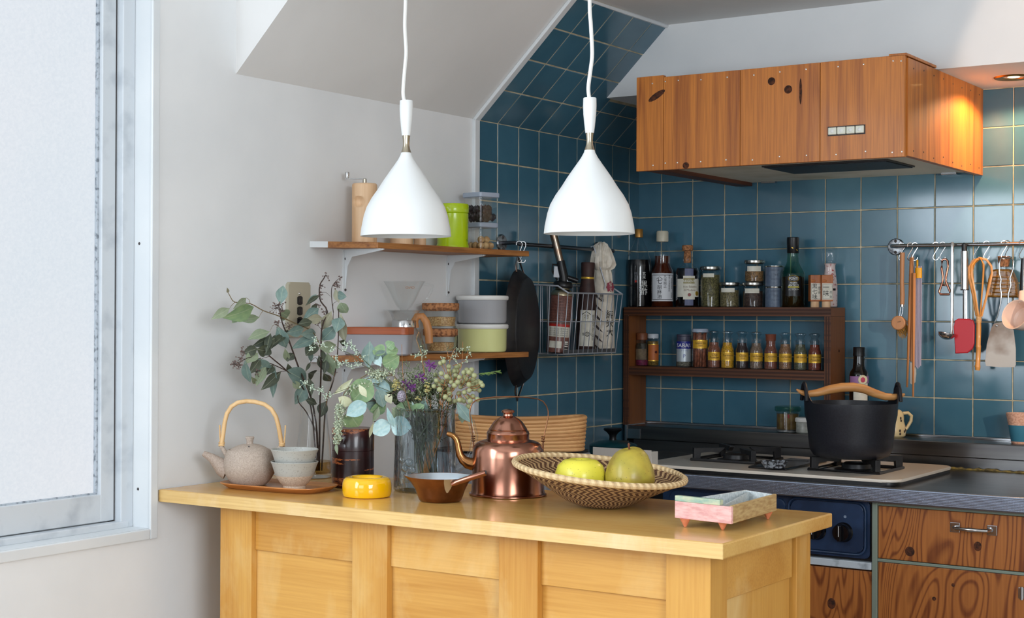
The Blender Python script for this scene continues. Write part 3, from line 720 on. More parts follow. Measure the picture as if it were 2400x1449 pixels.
ob('wrapped_rim', G().lathe(S([(194, 74), (200, 72.5), (205, 75), (207, 80), (205, 85), (200, 87.5), (195, 86), (192.5, 81), (194, 74)]), 96, uv=True), wrap_mat(), bk)
# apple and pear
M['apple'] = None
def fruit_skin(name, a, b, dots, scale, rough, dotscale, blush=None):
    m = pbr(name, a, rough, sss=.08, coat=.15); n = N(m); v = n.coord(rnd=False)
    f = n.noise(v, scale, 5); vo = n.new('ShaderNodeTexVoronoi'); vo.inputs['Scale'].default_value = dotscale; n.link(v, vo.inputs['Vector'])
    d = n.math('LESS_THAN', vo.outputs['Distance'], .13)
    c = n.ramp(f, [(.36, a), (.64, b)])
    if blush: c = n.mix(n.ramp(n.noise(v, 22, 6), [(.46, (0, 0, 0)), (.64, (190, 190, 190))]), c, blush)
    n.color(n.mix(n.math('MULTIPLY', d, .8), c, dots)); n.bump(f, .04); return m
ap = at(1360, 1125, D=2.70); k = mpp(ap)
zb_ = at(1360, 1170, D=2.70).z
t = thing('apple', 'yellow-green speckled apple in the woven basket, beside the pear', 'apple', (ap.x, ap.y, zb_), YAW)
SZ = lambda pts, f: [(r * k, z * k * f) for r, z in pts]
ob('flesh', G().lathe(SZ([(0, 6), (14, 1), (26, 0), (40, 8), (52, 26), (59, 50), (59, 68), (53, 88), (40, 101), (26, 105), (14, 103), (5, 95), (0, 92)], .9), 40, fn=lambda r, z, a: (r * (1 + .015 * math.cos(5 * a)), z)), fruit_skin('apple_skin', (240, 228, 84), (222, 214, 62), (120, 124, 30), 12, .3, 190), t)
ob('stem', G().tube([(0, 0, 82 * k), (2 * k, 0, 89 * k), (4 * k, 1 * k, 92 * k)], 1.6 * k, 6), M['hood_dark'], t)
pp = at(1476, 1130, D=2.675); k = mpp(pp); zb_ = at(1476, 1164, D=2.675).z
t = thing('pear', 'plump russet green pear with a short stem in the woven basket', 'pear', (pp.x, pp.y, zb_), YAW)
ob('flesh', G().lathe(SZ([(0, 5), (16, 0), (34, 4), (50, 20), (58, 44), (58, 60), (54, 80), (48, 98), (42, 112), (34, 124), (24, 132), (13, 135), (5, 131), (0, 127)], .84), 40, fn=lambda r, z, a: (r * (1 + .03 * math.cos(3 * a + .6) * (1 - z / k / 150)), z + 3 * k * math.cos(a - 2) * (z > 92 * k))), fruit_skin('pear_skin', (192, 170, 66), (168, 154, 56), (104, 84, 40), 30, .4, 160, (126, 90, 44)), t)
ob('stem', G().tube([(0, 0, 106 * k), (-2 * k, 0, 114 * k), (-3 * k, 0, 121 * k), (-1 * k, 0, 124 * k)], [2.6 * k, 2.4 * k, 2.8 * k, 3.4 * k], 8), M['hood_dark'], t)
# footed ceramic dish
M['pink'] = speckle('pink_glaze', (214, 156, 152), (236, 190, 184), 220, .35, .65, .5, stretch=(.25, 1, 1), bump=.15, detail=6)
M['biscuit'] = speckle('streaky_biscuit_clay', (196, 168, 118), (164, 130, 84), 260, .35, .7, .65, stretch=(1, .2, 1), bump=.2, detail=6)
M['pale_glaze'] = speckle('pale_grey_blue_glaze', (214, 220, 220), (178, 186, 188), 220, .35, .68, .4, detail=6)
M['green_glaze'] = speckle('sea_green_glaze', (134, 172, 158), (196, 200, 168), 120, .35, .65, .4, stretch=(.4, 1, 1), detail=6)
M['terracotta'] = speckle('terracotta', (222, 138, 98), (196, 112, 76), 60, .35, .65, .7)
zd = ZI + .0135; zr_ = zd + .0275
A_, B_, C_, D_ = at(1582, 1163, Z=zr_ + .007), at(1714, 1187, Z=zr_), at(1820, 1158, Z=zr_), at(1747, 1147, Z=zr_)
cen = (A_ + B_ + C_ + D_) / 4
t = thing('footed_ceramic_dish', 'handmade pink and green ceramic dish on cone feet, at the island corner', 'dish', (cen.x, cen.y, ZI), 0)
P2 = [V((p_.x - cen.x, p_.y - cen.y)) for p_ in (A_, B_, C_, D_)]
def quad(i, j, z0, z1, th, inset=0):
    a, b = P2[i], P2[j]; e = (b - a).normalized(); nrm = V((-e.y, e.x))
    return [(a.x, a.y), (b.x, b.y), (b.x + nrm.x * th, b.y + nrm.y * th), (a.x + nrm.x * th, a.y + nrm.y * th)]
z0, z1 = zd - ZI, zr_ - ZI
ob('dish_floor', G().prism([(v.x * .96, v.y * .96) for v in P2], z0, z0 + .005, bev=.001), M['pale_glaze'], t)
ob('front_wall', G().prism(quad(0, 1, 0, 0, .005), z0 - .0005, z1 - .001, bev=.0008), M['pink'], t)
a, b = P2[0], P2[1]; e = b - a
ob('front_ledge', G().prism([(a.x, a.y), (a.x + e.x * .8, a.y + e.y * .8), (a.x + e.x * .8 - e.y * .09, a.y + e.y * .8 + e.x * .09), (a.x - e.y * .09, a.y + e.x * .09)], z1 - .001, z1 + .008, bev=.001), M['green_glaze'], t)
sd = (P2[2] - P2[1]).normalized(); sn = V((-sd.y, sd.x)); s0 = P2[1] + sd * .0045
ob('side_wall', G().prism([(s0.x, s0.y), (P2[2].x, P2[2].y), (P2[2].x + sn.x * .005, P2[2].y + sn.y * .005), (s0.x + sn.x * .005, s0.y + sn.y * .005)], z0 - .0005, z1, bev=.0008), M['biscuit'], t)
ob('back_wall', G().prism(quad(2, 3, 0, 0, .004), z0, z1 - .001, bev=.0008), M['pale_glaze'], t)
ob('left_wall', G().prism(quad(3, 0, 0, 0, .004), z0, z1 - .001, bev=.0008), M['pale_glaze'], t)
m_ = a + e * .8 + V((-e.y, e.x)).normalized() * .0075; f_ = P2[3] * .85 + P2[2] * .15
dv = (f_ - m_).normalized(); nv = V((-dv.y, dv.x))
ob('divider', G().prism([(m_.x, m_.y), (m_.x + nv.x * .003, m_.y + nv.y * .003), (f_.x + nv.x * .003, f_.y + nv.y * .003), (f_.x, f_.y)], z0 + .004, z1 - .003), M['pale_glaze'], t)
for px, py in ((1606, 1236), (1694, 1243)):
    q_ = at(px, py, Z=ZI); ob('foot', G().lathe([(0, 0), (.002, .0006), (.0085, z0), (0, z0)], 20, m=MX.Translation((q_.x - cen.x, q_.y - cen.y, 0))), M['terracotta'], t)
for f2 in (P2[2] * .8, P2[3] * .8):
    ob('foot', G().lathe([(0, 0), (.002, .0006), (.0085, z0), (0, z0)], 20, m=MX.Translation((f2.x, f2.y, 0))), M['terracotta'], t)

# ------------------------------------------------------------------ shelves on the left wall
M['shelf'] = wood('layered_plywood_shelf', (176, 118, 62), (120, 70, 34), axis=1, scale=26, rings=6, stretch=.04, rough=.5, grain=.5)
def shelf(z, label, ends):
    t = thing('wall_shelf', label, 'shelf', (0, 0, z))
    poly = [(0, -1.492), (.016, -1.478), (.042, -1.452), (.101, -1.384), (.113, -1.223), (.119, -1.072), (.136, -.823), (0, -.823)]
    ob('board', G().prism(poly, -.013, 0, bev=.001), M['shelf'], t)
    ob('painted_end', G().prism([(0, -1.4935), (.016, -1.4795), (.028, -1.4668), (.027, -1.4645), (.015, -1.477), (0, -1.490)], -.0132, .0002), M['gloss_white'], t)
    for y in (-1.374, -.976):
        b = ob('bracket', G().prism([(0, -.0132), (.105, -.0132), (.105, -.0165), (.02, -.03), (.008, -.05), (.0015, -.10), (0, -.115)], -.0015, .0015, m=MX.Translation((.0015, y, 0)) @ MX.Rotation(PI / 2, 4, 'X')), M['gloss_white'], t)
        ob('bracket_flange', G().prism([(y_ + y, z_) for y_, z_ in rrect(-.007, .007, -.112, -.016, .005)], 0, .002, m=MX(((0, 0, 1, 0), (1, 0, 0, 0), (0, 1, 0, 0), (0, 0, 0, 1)))).box(.001, .105, y - .007, y + .007, -.0155, -.0132), M['gloss_white'], b)
        for zz in (-.034, -.103):
            ob('screw', G().lathe([(0, .0018), (.0025, .0015), (.0035, 0)], 12, m=MX.Translation((.002, y, zz)) @ MX.Rotation(PI / 2, 4, 'Y')), M['dark_gap'], b)
    return t
ZU, ZL = 1.350, 1.1025
shelf(ZU, 'plywood wall shelf on white brackets, upper of two, behind the left pendant', 0)
shelf(ZL, 'plywood wall shelf on white brackets, lower of two, above the bouquet', 0)

def on(px, py, X, z):
    """foot of a thing on a shelf at height z, X metres out from the left wall"""
    p = at(px, py, X=X); p.z = z; return p
# wooden mills
def mill(px, rpx, hpx, X, label, crank=True):
    p = on(px, 563, X, ZU); k = mpp(p)
    t = thing('pepper_mill', label, 'mill', p, YAW)
    def dimple(r, z, a):
        a2 = (a + PI) % (2 * PI) - PI; e = ((a2 + .45) / .62) ** 2 + ((z / k - 95) / 13.5) ** 2
        return (r * (1 - .42 * (1 - e)) if e < 1 and crank and r > rpx * .8 * k else r), z
    pr = [(0, 0), (rpx - 1, 0), (rpx, 1)] + [(rpx, 1 + (hpx - 5) * i / 60) for i in range(1, 61)] + [(rpx - 1, hpx - 1.5), (rpx - 3, hpx), (0, hpx)]
    ob('body', G().lathe([(r * k, z * k) for r, z in pr], 96, fn=dimple), M['birch'], t)
    if crank:
        ob('spindle', G().lathe(S2(k, [(0, hpx - 1), (4.5, hpx - 1), (4.5, hpx + 11), (3.5, hpx + 12), (0, hpx + 12)]), 14), pbr('satin_nickel', (170, 164, 150), .3, 1), t)
        c = ob('crank_arm', G().box(-46 * k, 5 * k, -3 * k, 3 * k, (hpx + 9.5) * k, (hpx + 12) * k, .0004), M['chrome'], t)
        ob('crank_knob', G().lathe(S2(k, [(0, 0), (3.5, 0), (4.0, 2), (5.2, 14), (4.6, 15.5), (0, 16)]), 14, m=MX.Translation((-41 * k, 0, (hpx + 11) * k))), M['chrome'], c)
    return t
S2 = lambda k, pts: [(r * k, z * k) for r, z in pts]
mill(854, 29.5, 139, .055, 'pale beech mill with a steel crank, at the left end of the upper shelf')
mill(941, 27, 120, .060, 'plain beech mill mostly hidden behind the left pendant shade', False)
mill(984, 14.5, 96, .058, 'slim beech shaker on the upper shelf beside the green canister', False)
# green canister
p = on(1061, 574, .062, ZU); k = mpp(p)
t = thing('canister', 'glossy lime green round canister on the upper shelf', 'canister', p, YAW)
M['lime'] = pbr('lime_enamel', (176, 204, 14), .22, coat=.3)
ob('can', G().lathe(S2(k, [(0, 0), (37.5, 0), (38.5, 1.5), (38, 8), (36.5, 10), (36.5, 81), (35, 82)]), 48), M['lime'], t)
ob('lid', G().lathe(S2(k, [(35, 82), (37, 83), (37.5, 85), (37.5, 101), (36, 103.5), (33, 104.5), (0, 105)]), 48), M['lime'], t)
a0 = 1.2
ob('lettering', G().text('Gu', 9 * k, lambda a, b: ((36.7 * k) * math.sin(a0 + a / (36.7 * k)), -(36.7 * k) * math.cos(a0 + a / (36.7 * k)), 19 * k + b)), pbr('green_ink', (84, 104, 16), .5), t)
# two stacked clear boxes
M['acrylic'] = thin('clear_acrylic', (254, 255, 255), .4, .05)
M['smoke'] = pbr('bluish_clear_lid', (196, 208, 226), .15, trans=.4, ior=1.3)
def clear_box(px, z0, hpx, w, label, lidh=9):
    p = on(px, 577, .066, z0); k = mpp(p); hw = w / 2
    t = thing('storage_box', label, 'container', p, YAW + math.radians(42))
    L = lambda s, z: [(x, y, z) for x, y in rrect(-hw * s, hw * s, -hw * s, hw * s, .008)]
    h = hpx * k
    ob('box', G().rings([L(.95, 0), L(1, h), L(.975, h), L(.93, .0016)], cap0=True, cap1=True), M['acrylic'], t)
    ob('lid', G().rings([L(.96, h - .004), L(1.06, h - .002), L(1.07, h + .007), L(1.03, h + .0085)], cap0=True, cap1=True), M['smoke'], t)
    return t, h + .0087, hw
t1, h1, hw = clear_box(1127, ZU, 55, .060, 'small clear box of pale nuts on the upper shelf, below the other box')
t2, h2, hw2 = clear_box(1127, ZU + h1, 62, .0635, 'small clear box of dark beans stacked on the nut box')
nutm = speckle('macadamia_nut', (206, 168, 116), (176, 132, 84), 90, .4, .6, .5)
mn = mesh('nut', G().ball((0, 0, 0), .0088, 2), nutm)
for i, (x, y, z) in enumerate([(-.017, -.017, 0), (0, -.018, 0), (.017, -.016, 0), (.018, .001, 0), (.016, .018, 0), (-.018, 0, 0), (-.016, .017, 0), (0, .001, 0), (0, .018, 0), (-.009, -.010, .0145), (.010, -.009, .0145), (.010, .009, .0145)]):
    o = bpy.data.objects.new('macadamia_nut', mn); COL.objects.link(o)
    o.location = t1.location + MX.Rotation(YAW + math.radians(42), 3, 'Z') @ V((x, y, z + .0108))
    tag(o, 'pale round nut inside the lower clear box on the upper shelf', 'nut', 'nuts in the lower clear box')
g = G()
for i in range(110): g.ball((R.uniform(-.023, .023), R.uniform(-.023, .023), .0085 + .028 * R.random()), .0075, 1, (1, .8, 1.15))
o = ob('dark_beans', g, speckle('dark_bean', (44, 20, 26), (24, 12, 18), 60, .4, .6, .35)); o.location = t2.location; o.rotation_euler = t2.rotation_euler
tag(o, 'dark beans filling the upper clear box', 'beans'); stuff(o)

# lower shelf: butter case
M['enamel_grey'] = pbr('pale_grey_enamel', (176, 178, 184), .28, coat=.2)
M['lidwood'] = wood('reddish_lid_wood', (176, 92, 52), (132, 62, 34), axis=0, scale=9, rings=5, rough=.4)
p = on(884, 828, .052, ZL); k = mpp(p)
t = thing('butter_case', 'pale grey enamel butter case with a reddish wooden lid, lower shelf', 'butter case', p, YAW - math.radians(14))
ob('case', G().rings(oval_loops(.0775, .034, [(1, 0, -.006), (1, .003, -.002), (1, .044, 0), (1, .046, .0015), (1, .0462, -.001)], e=6), cap0=True, cap1=True), M['enamel_grey'], t)
ob('wooden_lid', G().rings(oval_loops(.079, .0355, [(1, .0464, 0), (1, .060, 0), (1, .0625, -.002)], e=7), cap0=True, cap1=True), M['lidwood'], t)
# coffee server and dripper
p = on(947, 818, .062, ZL); k = mpp(p)
sv = thing('coffee_server', 'clear glass coffee server with steel band and wooden handle', 'coffee server', p, YAW)
prs = [(0, 0), (44, 0), (49, 4), (50, 12), (46, 30), (38, 50), (30, 62), (27.5, 68), (27.5, 80), (31, 92), (36, 100), (40, 103)]
ob('server_glass', G().lathe(S2(k, prs + [(r - 2, max(z, 2)) for r, z in prs[::-1] if r > 3] + [(0, 2)]), 48), M['thin'], sv)
ob('steel_band', G().lathe(S2(k, [(28.4, 63), (29.2, 64), (28.8, 79), (28, 80)]), 48), M['chrome'], sv)
hw_ = ob('wooden_handle', G().tube([(26 * k, 0, 62 * k), (24 * k, 0, 78 * k), (30 * k, 0, 89 * k), (42 * k, 0, 90 * k), (52 * k, 0, 76 * k), (57 * k, 0, 56 * k), (59 * k, 0, 26 * k)], [9 * k, 9 * k, 8.5 * k, 8.5 * k, 9 * k, 10 * k, 9 * k], 12, flat=.62), wood('handle_beech', (188, 128, 76), (150, 94, 50), scale=14, rings=4, rough=.45), sv)
ob('band_screw', G().ball((14 * k, -25 * k, 71 * k), .0022, 1), M['dark_gap'], hw_)
p2 = V(p); p2.z = p.z + 103.5 * k
dp = thing('coffee_dripper', 'clear ribbed coffee dripper cone with handle standing on the glass server', 'coffee dripper', p2, YAW)
pr = [(9, 0), (10, 2), (17, 8), (26, 24), (37, 46), (47, 66), (50, 68)]
ob('cone', G().lathe(S2(k, pr + [(48.5, 67.5), (35, 46), (24, 24), (15, 9), (8, 3), (9, 0)]), 48, fn=lambda r, z, a: (r * (1 + (.02 if z < 40 * k else 0) * math.cos(20 * a)), z)), M['acrylic'], dp)
ob('foot_plate', G().lathe(S2(k, [(9, -.5), (49, -.5), (50, .5), (49, 1.5), (9, 1.5)]), 48), M['acrylic'], dp)
ob('handle', G().tube([(44 * k, 0, 62 * k), (66 * k, 0, 58 * k), (64 * k, 0, 48 * k), (54 * k, 0, 28 * k), (40 * k, 0, 14 * k), (24 * k, 0, 10 * k)], [3.5 * k, 3.5 * k, 3.2 * k, 3.2 * k, 3 * k, 3 * k], 8), M['acrylic'], dp)
ob('lettering', G().text('ONO', 9 * k, lambda a, b: (12 * k - a, 44 * k, 54 * k + b)), pbr('orange_print', (196, 120, 70), .5), dp)
# cork lidded ribbed glasses
M['glass_rib'] = thin('ribbed_glass', (250, 251, 251))
p = on(1032, 823, .066, ZL); k = mpp(p)
def cork_jar(z0, r, label, hh):
    t = thing('cork_lidded_glass', label, 'glass jar', (p.x, p.y, z0), YAW)
    rib = lambda rr, z, a: (rr * (1 + (.012 * math.cos(28 * a) if abs((z / k) % 14 - 7) < 4 and rr > (r - 5) * k else 0)), z)
    pr = [(0, 0), (r - 8, 0), (r - 5, 2)] + [(r - 5 + 4 * i / 16, 2 + (hh - 2) * i / 16) for i in range(17)]
    ob('glass_bowl', G().lathe(S2(k, pr + [(r - 3.5, hh), (r - 8, 5), (0, 4)]), 84, fn=rib), M['glass_rib'], t)
    ob('cork_lid', G().lathe(S2(k, [(0, hh - 3), (r - 4, hh - 3), (r + .5, hh + 1), (r + 1, hh + 14), (r - 1, hh + 16), (0, hh + 16)]), 48), M['cork'], t)
    ob('grain', G().lathe(S2(k, [(0, 5), (r - 9.5, 6), (r - 7.5, hh * .62), (0, hh * .64)]), 40), speckle('grain', (214, 178, 124), (168, 124, 74), 330, .4, .6, .7, bump=.6), t)
    return z0 + (hh + 16) * k
z2 = cork_jar(ZL, 40, 'ribbed glass jar of grain with cork lid, lower of the stacked two', 42)
cork_jar(z2, 43, 'ribbed glass jar of grain with cork lid, upper of the stacked two', 44)
# enamel pots
p = on(1130, 820, .070, ZL); k = mpp(p)
M['pot_lid'] = pbr('milky_lid', (226, 226, 222), .35)
def enamel_pot(z0, col, label, hh):
    t = thing('enamel_pot', label, 'pot', (p.x, p.y, z0), YAW)
    ob('body', G().lathe(S2(k, [(0, 0), (50, 0), (55, 2), (57, 7), (57.5, hh - 3), (59, hh), (57, hh)]), 56), pbr('enamel', col, .22, coat=.3), t)
    ob('lid', G().lathe(S2(k, [(57, hh - .5), (60, hh), (61.5, hh + 2), (61.5, hh + 8), (60, hh + 10), (55, hh + 11), (0, hh + 11.5)]), 56), M['pot_lid'], t)
    return z0 + (hh + 11.6) * k
z2 = enamel_pot(ZL, (222, 226, 158), 'pale yellow-green enamel pot with milky lid, under the grey pot', 55)
enamel_pot(z2, (168, 170, 174), 'grey enamel pot with milky lid stacked on the yellow-green pot', 55)

# outlet plate
ot = thing('outlet_plate', 'beige metal three-gang socket plate on the white wall', 'outlet', (0, -1.5365, 1.2025), PI / 2)
M['putty'] = pbr('putty_enamel', (182, 176, 156), .35, .2)
ob('plate', G().prism(rrect(-.0355, .0355, -.0585, .0585, .006), 0, .009, m=XZ, bev=.003), M['putty'], ot)
for i in range(3):
    zc = .0195 - .0222 * i
    s_ = ob('socket', G().prism([(max(-.0078, min(.0078, x)), z + zc) for x, z in [(.0112 * math.cos(2 * PI * j / 24), .0096 * math.sin(2 * PI * j / 24)) for j in range(24)]], .0088, .0108, m=XZ), M['black'], ot)
    for x in (-.003, .003): ob('slot', G().box(x - .0007, x + .0007, -.0112, -.0107, zc - .0035, zc + .0035), M['dark_gap'], s_)
ob('screw', G().lathe([(0, .0016), (.0025, .0012), (.003, 0)], 12, m=MX.Translation((0, -.009, .0345)) @ XZ), M['steel_plain'], ot)
ob('plug', G().box(-.004, .012, -.026, -.0105, -.0315, -.0185, .003).tube([(.006, -.020, -.025), (.022, -.024, -.023)], .0045, 8), M['black'], ot)

# ------------------------------------------------------------------ rails
M['rail'] = pbr('grey_steel_rail', (108, 110, 116), .32, 1)
M['flange'] = speckle('worn_galvanised', (176, 178, 180), (104, 106, 110), 120, .4, .62, .35, 1)
def flange(parent, m):
    f = ob('flange', G().lathe([(0, .0045), (.010, .0045), (.020, .0035), (.0225, 0)], 36, m=m), M['flange'], parent)
    for s in (-1, 1): ob('screw', G().lathe([(0, .0062), (.002, .0062), (.0045, .0035)], 14, m=m @ MX.Translation((0, s * .0145, 0))), M['dark_gap'], f)
rl = thing('left_rail', 'grey steel hanging rail on the tiled left wall, behind the upper shelf end', 'rail', (0, 0, 0))
RX, RZ = .062, 1.372
ob('bar', G().tube([(.006, -.745, RZ + .004), (.045, -.745, RZ + .004), (RX - .004, -.742, RZ), (RX, -.72, RZ), (RX, -.28, RZ), (RX - .004, -.258, RZ), (.045, -.255, RZ), (.006, -.255, RZ)], .0052, 12), M['rail'], rl)
for y in (-.745, -.255): flange(rl, MX.Translation((.0048, y, RZ + .004)) @ MX.Rotation(PI / 2, 4, 'Y') @ MX.Rotation(PI / 2, 4, 'Z'))
rr = thing('right_rail', 'steel hanging rail with hooks on the blue back wall', 'rail', (0, 0, 0))
QY, QZ = -.058, 1.3785
ob('bar', G().tube([(.777, -.006, QZ), (.777, -.046, QZ), (.781, QY + .004, QZ), (.80, QY, QZ), (1.9, QY, QZ - .004)], .005, 12), M['steel_plain'], rr)
flange(rr, MX.Translation((.774, -.0048, QZ)) @ XZ)
def s_hook(x, y, z, rz, sz, label, parent_group, wire=.0011, drop=.036):
    t = thing('s_hook', label, 'hook', (x, y, z), rz, parent_group)
    r = .0075
    pts = [(-r * math.cos(a) , 0, r * math.sin(a)) for a in [PI * .0 + PI * 1.15 * i / 8 - .35 for i in range(9)]]
    pts += [(r * .9, 0, -.006), (-.004, 0, -drop + .012)]
    pts += [(-r * .9 * math.cos(a), 0, -drop + .004 - r * .9 * math.sin(a)) for a in [-.2 + PI * 1.1 * i / 8 for i in range(9)]]
    ob('wire', G().tube(pts, wire, 6), M['chrome'], t); return t
def hang(px, py=577):
    p = at(px, py, Y=QY); return p.x

# griddle pan on the left rail
def gfn():
    t = thing('griddle_pan', 'round black iron griddle pan hanging edge-on by a wire loop', 'pan', (.085, -.755, 1.159), 0)
    t.rotation_euler = (0, 0, math.radians(19))
    m = MX.Rotation(PI / 2, 4, 'Y')      # disc faces the room (+X)
    ob('disc', G().lathe([(0, .010), (.115, .010), (.128, .006), (.146, -.020), (.149, -.021), (.148, -.018), (.130, .0035), (.115, .007), (0, .007)], 64, m=m), M['iron'], t)
    for s in (1, -1):
        pts = [(-.016, -.040 * 1, .140), (-.020, -.030, .158), (-.022, 0, .182), (-.020, .030, .158), (-.016, .040, .140)]
        ob('wire_loop', G().tube([(x, y, z * s) for x, y, z in pts], .0028, 8), M['steel_plain'], t)
    return t
gp = gfn()
s_hook(RX, -.752, RZ, .6, 1, 'small steel hook on the left rail, left of the pan', 'hooks holding the griddle pan', drop=.044)
s_hook(RX, -.735, RZ, .6, 1, 'small steel hook on the left rail above the pan handle', 'hooks holding the griddle pan', drop=.044)

# wire basket
M['wire'] = pbr('galvanised_wire', (186, 190, 198), .38, .45)
X0, X1, Y0, Y1, ZB = .022, .132, -.628, -.338, 1.092
wb = thing('wire_basket', 'galvanised wire basket hanging from the left rail, holding bottles and a torch', 'basket', (0, 0, 0))
XB1, YB0, YB1 = .115, -.622, -.345
zr0, zr1 = 1.272, 1.250
ob('rim', G().tube([(X0, Y0, zr0), (X1 - .03, Y0, zr0 - .004), (X1, Y0 + .002, zr1), (X1, Y1, zr1), (X1 - .03, Y1, zr0 - .004), (X0, Y1, zr0)], .0022, 8, closed=True), M['wire'], wb)
ob('floor_rim', G().tube([(X0, YB0, ZB), (XB1, YB0, ZB), (XB1, YB1, ZB), (X0, YB1, ZB)], .0018, 6, closed=True), M['wire'], wb)
ob('floor_plate', G().box(X0, XB1, YB0, YB1, ZB - .001, ZB).box(XB1 - .001, XB1, YB0, YB1, ZB, ZB + .011), pbr('grey_floor_plate', (110, 114, 120), .4, .8), wb)
n_ = 12
for i in range(n_):
    f_ = i / (n_ - 1); y = YB0 + (YB1 - YB0) * f_; yt = Y0 + (Y1 - Y0) * f_
    ob('wire', G().tube([(XB1, y, ZB), (X1, yt, zr1)], .0013, 6), M['wire'], wb)
    ob('wire', G().tube([(X0, y, ZB), (X0, yt, zr0)], .0013, 6), M['wire'], wb)
for i in range(1, 4):
    f_ = i / 4
    for ya, yb_ in ((YB0, Y0), (YB1, Y1)):
        ob('wire', G().tube([(X0 + (XB1 - X0) * f_, ya, ZB), (X0 + (X1 - X0) * f_, yb_, zr0 - (.022 if i == 3 else .003))], .0013, 6), M['wire'], wb)
ob('middle_wire', G().tube([(X0, YB0 - .003, 1.176), (.125, YB0 - .003, 1.176), (.125, YB1 + .003, 1.176), (X0, YB1 + .003, 1.176)], .0013, 6, closed=True), M['wire'], wb)
for y in (Y0 + .045, ):
    ob('hanger', G().tube([(RX - .004, y, RZ + .0), (RX - .002, y, RZ + .008), (RX + .005, y, RZ + .009), (RX + .0085, y, RZ), (RX + .012, y + .002, RZ - .05), (X1 - .028, y + .004, zr0 + .006), (X1 - .030, y + .005, zr0 - .010), (X1 - .034, y + .003, zr0 - .004)], .0018, 8), M['wire'], wb)
y = Y1 - .045
ob('hanger', G().tube([(RX - .004, y, RZ), (RX - .002, y, RZ + .008), (RX + .005, y, RZ + .009), (RX + .0085, y, RZ), (X1 - .028, y, zr0 + .006), (X1 - .030, y, zr0 - .010)], .0018, 8), M['wire'], wb)
# torch in the basket
p = at(1306, 828, X=.075); p.z = ZB + .002; k = mpp(p)
tt = thing('gas_torch', 'kitchen gas torch on a brown canister leaning in the wire basket', 'torch', p, rot=(MX.Rotation(YAW, 3, 'Z') @ MX.Rotation(math.radians(4.5), 3, 'Y')).to_euler())
can = ob('canister', G().lathe(S2(k, [(0, 1), (24, 0), (27, 2), (27, 132), (26, 134)]), 40), speckle('brown_canister_print', (104, 66, 58), (124, 82, 72), 220, .4, .6, .3), tt)
ob('canister_top', G().lathe(S2(k, [(26, 134), (27.5, 135), (27.5, 138), (24, 144), (17, 150), (16, 155), (0, 155)]), 40), pbr('champagne_metal', (176, 166, 140), .3, 1), tt)
ob('warning_label', G().patch(27.2 * k, 38 * k, 62 * k, -1.2, 1.0, 16), M['paper'], can); ob('red_band', G().patch(27.25 * k, 62 * k, 68 * k, -1.2, 1.0, 16), pbr('red_print', (176, 36, 30), .4), can)
ob('warning_label', G().patch(27.2 * k, 12 * k, 28 * k, -.9, .25, 12), M['paper'], can); ob('bar_code', G().patch(27.2 * k, 6 * k, 30 * k, .55, .95, 6), speckle('bar_code', (220, 216, 208), (40, 40, 44), 300, .49, .51, .5, stretch=(.01, .01, 1)), can)
cyl = lambda r, a0, z0: (lambda a, b: (r * math.sin(a0 + a / r), -r * math.cos(a0 + a / r), z0 + b))
for i in range(4): ob('lettering', G().text('高圧ガス 火気と高温に注意 使用上の注意', 4.5 * k, cyl(27.4 * k, -.1, (57 - i * 5) * k), width=48 * k), M['ink'], can)
for i in range(9): ob('lettering', G().text('カセットガス LPG 使い切ってから捨てる', 4.5 * k, cyl(27.3 * k, -.1, (126 - i * 6.5) * k), width=50 * k), pbr('print_grey', (60, 34, 30), .5), can)
hdm = ob('torch_head', G().lathe(S2(k, [(0, 153), (22, 153), (23.5, 156), (23, 163), (19, 168), (0, 170)]), 32), M['black'], tt)
ob('neck', G().tube([(2 * k, 0, 164 * k), (0, 0, 180 * k), (-6 * k, 0, 200 * k), (-10 * k, 0, 216 * k)], [13 * k, 11 * k, 11 * k, 9.5 * k], 14), M['black'], hdm)
ob('burner_tube', G().tube([(-10 * k, 0, 212 * k), (-24 * k, 0, 254 * k), (-34.5 * k, 0, 284 * k)], [8.8 * k, 8.8 * k, 9 * k], 16), speckle('heat_tinted_steel', (150, 138, 124), (150, 92, 60), 18, .4, .65, .28, 1), hdm)
ob('tube_opening', G().ball((-35 * k, 0, 285 * k), 7.6 * k, 2, (1, 1, .3)), M['dark_gap'], hdm)
ob('trigger', G().box(-24 * k, -10 * k, -4 * k, 4 * k, 176 * k, 202 * k, .001), pbr('silver_trigger', (186, 190, 196), .4), hdm)
ob('trigger_guard', G().tube([(-8 * k, 0, 206 * k), (-28 * k, 0, 206 * k), (-27 * k, 0, 190 * k), (-14 * k, 0, 170 * k)], 2.4 * k, 8), M['black'], hdm)
ob('gas_knob', G().tube([(10 * k, 0, 178 * k), (34 * k, 0, 172 * k)], 6 * k, 12), M['black'], hdm)
